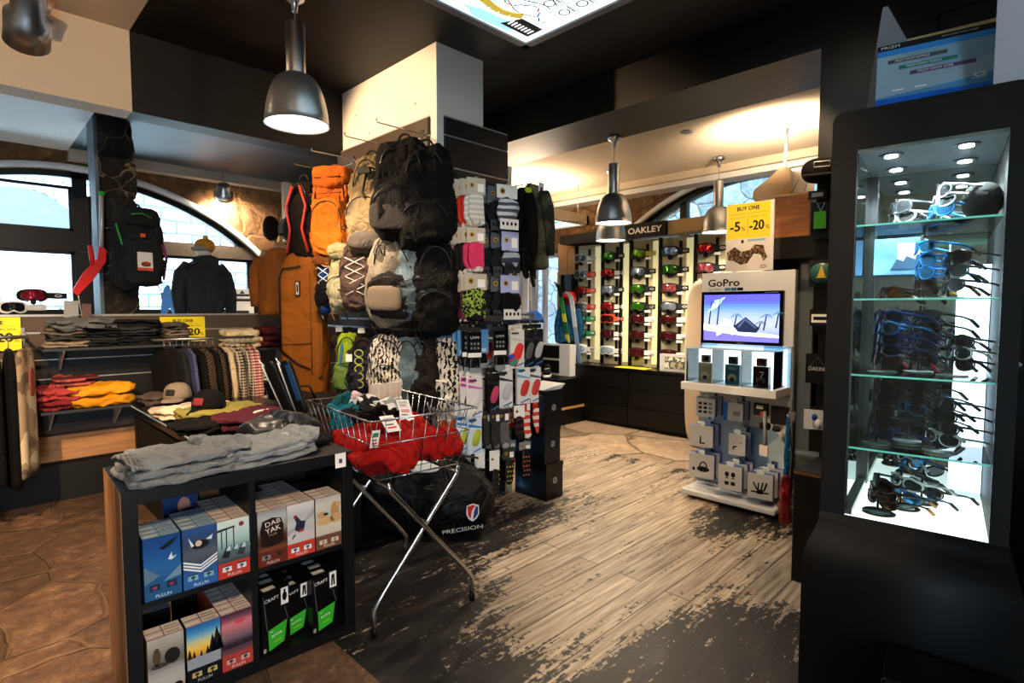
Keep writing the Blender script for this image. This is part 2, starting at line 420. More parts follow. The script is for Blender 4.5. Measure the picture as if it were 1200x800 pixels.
def grid_floor(name, x0, x1, y0, y1, z, m, step=.08, attr=None):
    nx = int((x1-x0)/step); ny = int((y1-y0)/step); mb = MB(); mb.keep = True
    vs = [(x0+(x1-x0)*i/nx, y0+(y1-y0)*j/ny, z) for j in range(ny+1) for i in range(nx+1)]
    fs = [(j*(nx+1)+i, j*(nx+1)+i+1, (j+1)*(nx+1)+i+1, (j+1)*(nx+1)+i) for j in range(ny) for i in range(nx)]
    mb.add(vs, fs, m); o = struct(name, mb)
    if attr:
        a = o.data.attributes.new('wear', 'FLOAT', 'POINT')
        for k, v in enumerate(vs): a.data[k].value = attr(v[0], v[1])
    return o
XB = 1.14     # boards start here; stone flags to the left of it
XF = 4.75     # pale stone flags beyond the boards
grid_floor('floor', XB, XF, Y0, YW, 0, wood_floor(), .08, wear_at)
m_flags = mat_stone('2c1e14', '735541', 'ad8e70', 2.1, '84684e', .6, 1.0, crack=.010, warp=.1)
b = MB().box(X0, XB, Y0, YW, -.05, 0, m_flags); struct('floor_stone_flags', b)
b = MB().box(XF, XW, Y0, YW, -.05, 0, mat_stone('77664f', 'a8927a', 'cdbba4', 1.4, '4d4337', .5, .6)); struct('floor_pale_flags', b)
# ---- ceilings: drops over the window sides, beams at their edges
M_CREAM = mat('cbbba4', 0.8, bump=.05, scale=60); M_BLK = mat('0b0a08', 0.6, bump=.08, scale=25); M_TAN = mat('d8c8b0', .8)
M_BLUEGREY = mat('2c3a48', .5)
b = MB().box(X0, .90, Y0, 4.54, ZC, ZC+.1, M_CREAM); struct('ceiling', b)
b = MB().box(.90, 3.72, Y0, 4.54, ZC, ZC+.1, M_BLK); struct('ceiling_black', b)
b = MB().box(X0, .90, 4.54, 4.74, 2.83, ZC+.1, M_CREAM); struct('beam_cream', b)
b = MB().box(.90, 3.72, 4.54, 4.74, 2.83, ZC+.1, M_BLK); struct('beam_black', b)
b = MB().box(X0, .84, 4.74, YW+.4, ZL, ZL+.1, mat('dfe3e6', .7)); struct('ceiling_left_white', b)
b = MB().box(.84, 3.72, 4.74, YW+.4, ZL, ZL+.1, M_BLUEGREY); struct('ceiling_left_dark', b)
b = MB().box(3.72, 4.36, Y0, YW, ZL, ZC+.1, mat('1c1712', .45, bump=.1, scale=12)); struct('beam_right', b)
b = MB().box(4.36, XW+.4, Y0, YW+.4, ZL+.02, ZL+.12, M_TAN); struct('ceiling_right', b)
# ---- walls
def arch_wall(name, T, u0, u1, z0, ztop, sill, cu, cz, r, uL, uR, m, t=.38):
    b = MB(); N = 40; us = [uL+(uR-uL)*i/N for i in range(N+1)]
    az = [cz+sqrt(max(r*r-(u-cu)**2, 0)) for u in us]
    b.box(u0, uL, 0, t, z0, ztop, m, T); b.box(uR, u1, 0, t, z0, ztop, m, T); b.box(uL, uR, 0, t, z0, sill, m, T)
    for i in range(N):
        vs = []
        for y in (0, t): vs += [(us[i], y, az[i]), (us[i+1], y, az[i+1]), (us[i+1], y, ztop), (us[i], y, ztop)]
        b.add(vs, [(0, 1, 2, 3), (7, 6, 5, 4), (0, 4, 5, 1)], m, False, T)
    struct(name, b)
    # white plaster ring following the arch
    tr = MB(); pts = [(u, -.012, a) for u, a in zip(us, az)]
    vs = []; fs = []
    for u, a in zip(us, az):
        nx, nz = (u-cu)/r, (a-cz)/r
        for (k, y) in ((0, -.03), (.055, -.03), (.055, .02), (0, .1)): vs.append((u+nx*k, y, a+nz*k))
    for i in range(N):
        for k in range(4): fs.append((i*4+k, i*4+(k+1) % 4, (i+1)*4+(k+1) % 4, (i+1)*4+k))
    tr.add(vs, fs, mat('dfe6ee', .5), True, T); struct('trim_'+name, tr)
    return us, az
M_STW = mat_stone('3a2415', '80582f', 'a98755', 2.2, '6b4a28', .85, 1.0, rot=(pi/2, 0, 0), crack=.03)
M_STW2 = mat_stone('4a3220', '8c6a45', 'b59a72', 2.0, '5c452c', .85, 1.0, rot=(0, pi/2, 0))
TL = TR((0, YW, 0)); TRr = TR((XW, 0, 0), (0, 0, -pi/2))
us, az = arch_wall('wall_far_left', TL, X0, XW+.4, 0, ZL+.1, 1.40, .874, .333, 2.53, -.93, 2.66, M_STW)
# right wall; local u = -world Y
ur, ar = arch_wall('wall_far_right', TRr, -4.3, -Y0, 0, ZL+.15, 1.10, -2.5, .4, 2.62, -4.25, -.75, M_STW2)
b = MB(); mw = M_STW2
b.box(-5.32, -4.3, 0, .38, 0, ZL+.15, mw, TRr); b.box(-6.15, -5.32, 0, .38, 2.32, ZL+.15, mw, TRr); b.box(-7.4, -6.15, 0, .38, 0, ZL+.15, mw, TRr)
struct('wall_far_right_upper', b)
M_PL = mat('b9aa92', .8)
b = MB().box(X0-.15, X0, Y0, YW, 0, ZC+.1, M_PL); struct('wall_left', b)
b = MB(); b.box(X0, -1.75, Y0-.15, Y0, 0, ZC+.1, M_PL); b.box(-.65, XW+.4, Y0-.15, Y0, 0, ZC+.1, M_PL)
b.box(-1.75, -.65, Y0-.15, Y0, 2.2, ZC+.1, M_PL); b.box(-1.75, -.65, Y0-.15, Y0, 0, .3, M_PL); struct('wall_back', b)
# unseen window added behind the camera: brightness for the case mirrors, some daylight
fr = MB()
for x in (-1.75, -1.2, -.65): fr.box(x-.03, x+.03, Y0-.12, Y0-.04, .3, 2.2, DGREY)
for z in (.3, 2.17): fr.box(-1.75, -.65, Y0-.12, Y0-.04, z, z+.05, DGREY)
struct('window_4', fr)
# ---- left arched window joinery
FRAME = mat('0e0d0c', .4); FR2 = mat('4c443c', .5, bump=.2, var=.3)
b = MB()
def aL(u): return .333+sqrt(max(2.53**2-(u-.874)**2, 0))
for (u, wd) in ((.93, .12), (2.61, .08), (-.45, .1)): b.box(u-wd/2, u+wd/2, YW+.06, YW+.16, 1.40, aL(u)+.01, FRAME)
b.box(-.93, .99, YW+.04, YW+.17, 2.07, 2.27, FRAME); b.box(.99, 2.66, YW+.04, YW+.17, 2.09, 2.24, FR2)
b.box(-.93, 2.66, YW+.05, YW+.16, 1.38, 1.46, FRAME)
for i in range(len(us)-1):
    vs = []
    for u, a in ((us[i], az[i]), (us[i+1], az[i+1])):
        nx, nz = (u-.874)/2.53, (a-.333)/2.53
        for k, y in ((0, .06), (-.06, .06), (-.06, .14), (0, .14)): vs.append((u+nx*k, YW+y, a+nz*k))
    b.add(vs, [(k, (k+1) % 4, (k+1) % 4+4, k+4) for k in range(4)], FRAME)
# inner sashes
for (x0, x1, z0, z1) in ((-.4, .87, 1.46, 2.07), (-.4, .87, 2.27, 2.72), (.99, 2.57, 1.46, 2.09)):
    for q in ((x0, x1, z0, z0+.03), (x0, x1, z1-.03, z1), (x0, x0+.03, z0, z1), (x1-.03, x1, z0, z1)): b.box(q[0], q[1], YW+.08, YW+.13, q[2], q[3], FRAME)
struct('window_1', b)
b = MB().box(-.93, 2.66, YW+.10, YW+.106, 1.40, 2.85, GLASS); o = struct('window_1_glass', b)
b = MB().box(X0, 2.95, 5.62, YW, 1.34, 1.40, mat('e8e6e2', .6)); struct('window_1_sill', b)
# right arched window
b = MB()
for u in (-2.28, -3.4): b.box(u-.045, u+.045, .08, .17, 1.1, .4+sqrt(2.62**2-(u+2.5)**2)+.01, FRAME, TRr)
b.box(-4.25, -.75, .08, .17, 1.06, 1.14, FRAME, TRr)
for i in range(len(ur)-1):
    vs = []
    for u, a in ((ur[i], ar[i]), (ur[i+1], ar[i+1])):
        nx, nz = (u+2.5)/2.62, (a-.4)/2.62
        for k, y in ((0, .05), (-.07, .05), (-.07, .14), (0, .14)): vs.append((u+nx*k, y, a+nz*k))
    b.add(vs, [(k, (k+1) % 4, (k+1) % 4+4, k+4) for k in range(4)], FRAME, False, TRr)
struct('window_2', b)
b = MB().box(-4.25, -.75, .11, .116, 1.1, 3.0, GLASS, TRr); struct('window_2_glass', b)
b = MB()
for u in (-6.13, -5.34): b.box(u-.03, u+.03, .1, .18, 0, 2.32, WHITE, TRr)
b.box(-6.13, -5.34, .1, .18, 2.26, 2.32, WHITE, TRr); b.box(-6.13, -5.34, .1, .18, 0, .08, WHITE, TRr); struct('window_3', b)
# cove / cable tray along the right window wall
b = MB(); b.box(6.05, XW, Y0, YW, 2.93, 3.07, mat('d9d6d2', .6)); b.box(5.98, 6.05, Y0, YW, 2.99, 3.07, mat('cabba2', .6)); struct('trim_cornice_right', b)
b = MB(); b.box(.84, XW, YW-.14, YW, 2.95, ZL, mat('a89f92', .6)); struct('trim_cornice_left', b)
# ---- pier in the middle, with slat panels
M_PIER = mat('ece6dc', .7, bump=.03)
PX0, PX1, PY0, PY1 = 2.45, 2.89, 3.2, 4.63
b = MB().box(PX0, PX1, PY0, PY1, 0, ZC, M_PIER)
for (y, z) in ((3.45, 3.0), (4.1, 2.93), (4.3, 3.12)):
    b.add([(PX0-.002, y+.008*cos(a*pi/4), z+.008*sin(a*pi/4)) for a in range(8)], [tuple(range(8))], DGREY)
struct('pillar_white', b)
def slat_panel(name, T, w, z0, z1, m, lip, pitch=.2, t=.022, gap=.012):
    """boards with a metal lip in each groove; local x 0..w, front at y=-t"""
    b = MB(); z = z0
    while z < z1-.02:
        zz = min(z+pitch-gap, z1); b.box(0, w, -t, 0, z, zz, m, T); b.box(0, w, -t*.5, 0, zz, zz+gap, lip, T); b.box(0, w, -t-.001, -t+.004, zz-.004, zz, lip, T)
        z += pitch
    return struct(name, b)
SL_DK = mat('1d1f22', .45, bump=.05); SL_BR = mat('4a3a2c', .5); LIP = mat('b7b7b5', .35, .6)
slat_panel('wall_slat_brown', TR((PX0, PY1-.02, 0), (0, 0, -pi/2)), 1.33, .1, 2.86, SL_BR, LIP, .22)
slat_panel('wall_slat_black', TR((PX0+.06, PY0, 0)), .62, .1, 2.86, SL_DK, LIP, .22)
b = MB(); b.box(PX0+.68, PX0+.72, PY0-.03, PY0+.01, 0, 2.62, LIP)
b.box(PX1, PX0+.7, PY0+.01, PY0+.06, 0, 2.6, BLACKM); struct('trim_pillar', b)
# ---- stone post by the left window and the partition with slats
b = MB(); rr = random.Random(3); z = 1.40; i = 0
M_POST = mat_stone('0c0a09', '27211c', '5d5040', 3.5, '8a7a62', .9, 1.0, rot=(pi/2, 0, 0), crack=.02)
while z < ZL-.02:
    h = rr.uniform(.28, .5); z1 = min(z+h, ZL)
    dx = rr.uniform(-.01, .012); dy = rr.uniform(-.01, .01)
    b.soft(.135, .13, (z1-z)/2, M_POST, k=9, n=8, amp=.012, fr=7, seed=i, T=TR((.985+dx, 5.75+dy, (z+z1)/2))); z = z1-.004; i += 1
struct('pillar_stone', b)
b = MB(); b.box(.84, .865, 5.62, 5.92, 1.4, ZL, mat('5d6a75', .6, bump=.6, scale=8, var=.5)); struct('trim_stone_pillar', b)  # window light on the post's left face, put into a blue-grey sheet
slat_panel('wall_partition_slats', TR((X0, 5.60, 0)), 5.55, .52, 1.44, mat('54443a', .6), LIP, .2)
b = MB().box(X0, 2.95, 5.60, 5.66, .0, 1.44, mat('3a2f27', .7)); b.box(X0, 2.95, 5.57, 5.6, .30, .50, mat_wood('8a5f39', 'b98755', (2, 2, 30))); b.box(X0, 2.95, 5.5, 5.6, 0, .28, BLACKM); struct('wall_partition', b)
slat_panel('wall_slats_window_side', TR((2.78, 6.5, 0)), 1.6, 1.0, 2.95, mat('e8cfa8', .7), LIP, .3)
b = MB(); b.box(2.72, 2.78, 6.42, 6.5, 1.0, 2.95, mat('e8e4de', .5)); b.box(2.78, 4.4, 6.5, 6.56, 0, 2.95, SL_BR); struct('trim_white_post', b)
# a stretch of wall behind the pier, and the wooden bay wall beside the goggles
b = MB().box(4.4, 4.5, 6.3, YW, 0, ZL, mat('8a7a66', .8)); struct('wall_return', b)
b = MB(); wd = mat_wood('a06f3f', 'd5a673', (30, 2, 3), .6)
for k in range(4): b.box(XW-.03, XW, 4.62+k*.175, 4.79+k*.175, 0, 2.45, wd)
for z in (.75, 1.15, 1.5, 1.62, 1.85): b.box(XW-.035, XW-.02, 5.2, 5.32, z, z+.05, BLACKM)
struct('wall_timber_panel', b)
# dark slatted nib wall on the right with its black face
b = MB().box(3.74, 4.34, -.6, 1.05, 0, ZL, mat('0b0b0c', .5)); struct('wall_right_nib', b)
# ---- outside: pale sunlit masonry seen through the windows
M_OUT = mat_brick('e2e8f0', 'c9d2de', '4e5a72', .5, .9, .55, .25)
b = MB().box(-9, 12, 13.0, 13.3, -3, 6.0, M_OUT)
FA = on_y(22, 282, 13.0)
for i in range(15):      # voussoirs round a dark doorway
    a0 = pi*i/15; a1 = pi*(i+.9)/15; r0, r1 = .95, 1.35; cx, cz = FA.x, FA.z
    b.add([(cx+r*cos(a), 12.97, cz+r*sin(a)) for r, a in ((r0, a0), (r1, a0), (r1, a1), (r0, a1))], [(0, 1, 2, 3)], mat('9aa4b8', .9))
b.disc(FA.x, FA.z, .93, .93, 12.98, mat('4a5270', .9), 30); b.box(FA.x-.93, FA.x+.93, 12.97, 12.98, FA.z-1.0, FA.z, mat('b9c2d2', .9))
struct('exterior_facade_left', b)
g = mat_stone('2a3238', '55616a', '7a868e', 2.6, '1c2228', .9, 1.0, rot=(0, pi/2, 0), crack=.03)
b = MB().box(8.6, 8.9, -8, 12, -3, 7.0, g); struct('exterior_facade_right', b)
b = MB().box(-20, 20, -20, 30, -.4, -.3, mat('f4f4f2', .9)); struct('ground_outside', b)
# ================================================================== LAMPS
def pendant(label, foot, zc, dia, drop, group=None, power=90, light=True):
    """foot: xy; zc ceiling height; drop: ceiling to rim"""
    t = thing('pendant_lamp', label, 'pendant lamp', (foot[0], foot[1], zc), 0, group)
    r = dia/2; h = dia*.80; nr = r*.30; nh = dia*.80
    b = MB().lathe([(.001, 0), (.055, 0), (.06, -.012), (.055, -.03), (.03, -.045), (.02, -.06), (.016, -.10), (.001, -.10)], ALU, 24); b.build('ceiling_rose', t)
    top = -drop+h+nh
    b = MB().tube([(0, 0, -.09), (0, 0, top)], .0035, GREYM, 6); b.build('cable', t)
    b = MB().lathe([(.001, top), (nr*.96, top), (nr, top-.008), (nr, top-nh*.98)], ALU, 32, cap=False); b.build('neck', t)
    prof = []
    for k in range(15):
        a = k/14*pi/2*.93; prof.append((nr*.98+(r-nr)*sin(a)**.95, -drop+h*(1-(1-cos(a))/(1-cos(pi/2*.93))*.98) ))
    pf = [(x, z) for x, z in prof]; inn = [(x-.004, z-.004) for x, z in prof][::-1]
    b = MB().lathe(pf+[(r+.003, -drop), (r-.005, -drop)]+inn, mat('a9adb0', .32, .9), 40, cap=False)
    sh = b.build('lamp_shade', t)
    b = MB().lathe([(.001, -drop+.012), (r*.6, -drop+.012), (r*.955, -drop+.014)], emis('fff3dc', 7.0), 40, cap=False); b.build('diffuser', t)
    if light:
        l = lamp('pendant_light', 'SPOT', (0, 0, -drop-.01), power, WARM2, shadow_soft_size=.12, spot_size=radians(150), spot_blend=.6); l.parent = t
    return t
p1 = on_z(352, 6, ZC)
pendant('large brushed metal pendant lamp nearest, hanging from the black ceiling', (1.50, 3.33), ZC, .37, ZC-2.60, power=90)
pendant('metal pendant lamp on the dark beam right of the white pillar', on_z(720, 160, ZL)[:2], ZL, .335, .78, power=80)
pendant('metal pendant lamp low behind the one hung from the dark beam', on_z(716, 190, ZL)[:2] if False else (on_x(716, 262, 5.35)[0], on_x(716, 262, 5.35)[1]), ZL+.02, .35, .80, power=80)
pendant('pale metal pendant lamp left of the yellow sale poster', on_z(843, 184, ZL+.02)[:2], ZL+.02, .335, .78, power=80)

def spot(label, loc, aim, power, col, size=.05, cone=70, emit=20, length=.14):
    d = (Vector(aim)-Vector(loc)).normalized()
    t = thing('spotlight', label, 'spotlight', loc); q = d.to_track_quat('-Z', 'Y').to_euler()
    b = MB().lathe([(.001, .06), (size*.7, .06), (size*.8, .05), (size*.85, -.02), (size*1.15, -.03), (size*1.2, -length*.8), (size*1.1, -length*.8), (size*.8, -.03), (.001, -.03)], ALU if col != 'b' else BLACK, 24)
    hd = b.build('lamp_head', t); hd.rotation_euler = q
    b = MB().lathe([(.001, -length*.62), (size*1.1, -length*.62)], emis('ffe9c4', emit), 24, cap=False); e = b.build('bulb', hd)
    H_ = (ZL if loc[1] > 4.7 else ZC)-loc[2]; b = MB().tube([(0, 0, 0), (0, 0, H_-.02)], .01, GREYM, 8); b.box(-.05, .05, -.02, .02, H_-.03, H_, GREYM); b.build('bracket', t)
    if power:
        l = lamp('spot_light', 'SPOT', tuple(d*(length+.03)), power, col, shadow_soft_size=.04, spot_size=radians(cone), spot_blend=.5); l.parent = t; l.rotation_euler = q
    return t
L0 = at_d(33, 8, 1.55)
spot('small metal spotlight hanging in the top left corner', tuple(L0), (.2, 5.5, 0), 0, WARM, .045, 80, 8)
spot('black spotlight with a lit round bulb above the mannequin', tuple(on_y(262, 222, 6.75)), (2.3, 7.2, 2.3), 90, WARM2, .085, 150, 60)
# ceiling spots added to brighten the tan drop, flags, pillar and camera stand
for k, (loc, aim, pw, lab) in enumerate([
        ((-.9, 1.6, 3.2), (-.1, 4.6, 0.0), 600, 'spotlight over the stone flags on the cream ceiling'),
        ((.35, 4.2, 3.26), (2.45, 3.75, 2.5), 210, 'spotlight aimed at the backpack wall'),
        ((.5, -.6, 3.2), (2.3, 3.0, 0.0), 170, 'spotlight above the camera side of the boards'),
        ((2.9, 1.0, 3.22), (4.3, 1.75, 1.2), 90, 'spotlight aimed at the action camera stand'),
        ((-.6, .2, 3.2), (.0, 4.54, 3.1), 190, 'spotlight washing the cream beam')]):
    spot(lab, loc, aim, pw, WARM, .05, 62, 12)
b = MB().lathe([(.001, 0), (.055, 0), (.06, -.006), (.04, -.012), (.001, -.004)], GREYM, 24); o = b.build('recessed_downlight', loc=tuple(on_z(805, 154, ZL+.02))); tag(o, 'round recessed downlight in the tan ceiling between pendants', 'downlight')

# ---- light boxes with a piste map
def lightbox(label, x0, x1, y0, y1, z, power, th=.12):
    t = thing('light_box', label, 'light box', ((x0+x1)/2, (y0+y1)/2, z)); w = (x1-x0)/2; h = (y1-y0)/2
    fm = mat('6f7173', .5) if power > 50 else mat('d9c7a8', .6)
    b = MB(); r = .05
    b.box(-w, w, -h, -h+r, 0, th, fm); b.box(-w, w, h-r, h, 0, th, fm); b.box(-w, -w+r, -h, h, 0, th, fm); b.box(w-r, w, -h, h, 0, th, fm); b.box(-w, w, -h, h, th, th+.01, fm); b.build('frame', t)
    b = MB(); b.keep = True
    def q(poly, m, dz): b.add([(x, y, dz) for x, y in poly], [tuple(range(len(poly)))], m)
    E = 1.0
    w -= r; h -= r
    q([(-w, -h), (-w, h), (w, h), (w, -h)], emis('e6f3f6', E), .012)
    # terrain patches, roads, key box (u toward camera-left edge)
    def blob(cx, cy, rx, ry, m, dz=.009, n=26, rag=.12, sd=0):
        q([(max(-w, min(w, cx+rx*cos(a)*(1+rag*sin(5*a+sd)+rag*.6*sin(9*a+sd)))), max(-h, min(h, cy+ry*sin(a)*(1+rag*cos(4*a+sd))))) for a in [2*pi*k/n for k in range(n)]][::-1], m, dz)
    def road(pts, wd, m, dz):
        for a, c in zip(pts, pts[1:]):
            d = Vector((c[0]-a[0], c[1]-a[1])); n_ = Vector((-d.y, d.x)).normalized()*wd
            q([(a[0]+n_.x, a[1]+n_.y), (a[0]-n_.x, a[1]-n_.y), (c[0]-n_.x, c[1]-n_.y), (c[0]+n_.x, c[1]+n_.y)], m, dz)
    # everything drawn towards the far corner (w, h); u along -x from the corner, v along -y
    def K(u, v): return (w-u, h-v)
    def rb(u, v, ru, rv, col, dz, sd=0): blob(w-u, h-v, ru, rv, emis(col, E), dz, sd=sd)
    rb(.75, .10, .55, .12, 'bfe2ec', .0108, 1); rb(.9, .2, .4, .16, 'a6d6e8', .0105, 2); rb(.55, .42, .22, .1, 'd2ecf0', .0105, 3); rb(.35, .06, .2, .05, '8cc4dc', .0102, 4)
    q([K(.62, .42), K(.42, .42), K(.34, .52), K(.34, .66), K(.62, .66)], emis('25c0c8', E), .0095)
    road([K(1.2-.95*k/14, .05+.16*(k/14)**.8+.03*sin(k*.9)) for k in range(15)], .026, emis('a8902c', .9), .0075)
    for j in range(6): road([K(.95-.75*k/16, .26+.10*j+.03*sin(k*.8+j*2)) for k in range(17)], .0035, mat('555a60', .6), .005)
    for i in range(3):
        for j in range(4):
            cu, cv = .12+.13*i, .42+.13*j
            road([K(cu-.06, cv-.06), K(cu+.06, cv-.06), K(cu+.06, cv+.06), K(cu-.06, cv+.06), K(cu-.06, cv-.06)], .002, mat('333538'), .004)
            road([K(cu+.032*cos(a*pi/6), cv+.032*sin(a*pi/6)) for a in range(13)], .004, mat('333538'), .004)
            road([K(cu-.04, cv+.05), K(cu+.04, cv+.05)], .004, mat('333538'), .004)
    q([K(.30, .07), K(.06, .07), K(.06, .20), K(.24, .20)], mat('1c1e20'), .004)
    for k in range(7): road([K(.26-.028*k, .10), K(.26-.028*k, .15)], .006, emis('ffffff', 1.0), .002)
    for k in range(20): road([K(.9-.04*k, .30+.05*sin(k*.9)), K(.87-.04*k, .30+.05*sin(k*.9+1))], .005, emis(['d03a3a', '2a62c9', '222222', '2aa34c'][k % 4], .6), .003)
    b.build('backlit_map', t)
    for sx in (-w*.9, w*.9):
        for sy in (-h*.9, h*.9): b = MB().tube([(sx, sy, th), (sx, sy, (ZC if power > 50 else ZL)-z)], .004, STEEL, 6); b.build('hanging_wire', t)
    if power < 50:
        l = lamp('uplight', 'AREA', (0, 0, th+.03), 26, WARM2, shape='RECTANGLE', size=.9, size_y=.5); l.rotation_euler = (pi, 0, 0); l.parent = t
    return t
c = on_z(616, 58, 3.2)
lightbox('large backlit ski map box hanging overhead from the black ceiling', c.x-1.7, c.x, c.y-1.7, c.y, 3.2, 100)
c = on_z(690, 264, 2.55)
lightbox('small backlit ski map box hanging beyond the pillar', c.x-1.3, c.x, c.y, c.y+.85, 2.55, 20)

# ================================================================== OPEN SHELF UNIT WITH BOXES
KW, KH, KD = .875, .85, .44
c = on_z(417, 739, 0); KRZ = radians(-2.5)
KO = Vector((c.x, c.y, 0)) + Matrix.Rotation(KRZ, 3, 'Z') @ Vector((-KW/2, 0, 0))      # origin: middle of the front bottom edge
KT = Matrix.Translation(KO) @ Matrix.Rotation(KRZ, 4, 'Z')
t = thing('cube_shelf', 'black-brown open cube shelf unit full of boxes beside wire basket', 'shelf unit', KO, KRZ)
KWOOD = mat_wood('241a12', '6b4a2c', (60, 30, 2.5), .45); KBL = mat('0b0a0a', .5, bump=.04, scale=30)
b = MB(); b.box(-KW/2, -KW/2+.05, 0, KD, 0, KH, KBL); b.build('side_panel', t, .002)
b = MB(); b.box(-KW/2-.0015, -KW/2, 0.0, KD, 0, KH, mat_wood('5a3c24', 'b58252', (60, 25, 2.0), .5)); b.build('side_veneer', t)
b = MB(); b.box(KW/2-.05, KW/2, 0, KD, 0, KH, KBL); b.build('side_panel', t, .002)
b = MB(); b.box(-KW/2, KW/2, 0, KD, KH, KH+.045-.045+.001, KBL); b.box(-KW/2+.05, KW/2-.05, 0, KD, KH-.05, KH, KBL); b.build('top_board', t, .001)
b = MB(); b.box(-KW/2+.05, KW/2-.05, 0, KD, 0, .05, KBL); b.build('bottom_board', t)
b = MB(); b.box(-.012, .012, .004, KD, .05, KH-.05, KBL); b.build('divider', t)
b = MB(); b.box(-KW/2+.05, -.012, .004, KD, .41, .43, KBL); b.box(.012, KW/2-.05, .004, KD, .41, .43, KBL); b.build('middle_shelf', t)
b = MB(); b.box(-.20, -.014, KD-.012, KD-.004, .43, .80, mat('6b4a2f', .8, bump=.2)); b.box(.014, KW/2-.05, KD-.012, KD-.004, .05, .80, BLACKM); b.box(-.22, -.014, KD-.012, KD-.004, .05, .40, BLACKM); b.build('back_panel', t)
b = MB(); b.box(KW/2-.085, KW/2-.035, -.0015, 0, KH-.065, KH+.0, PAPER); b.rect(KW/2-.068, KW/2-.052, KH-.045, KH-.025, -.002, mat('3b4c66')); b.build('price_label', t)

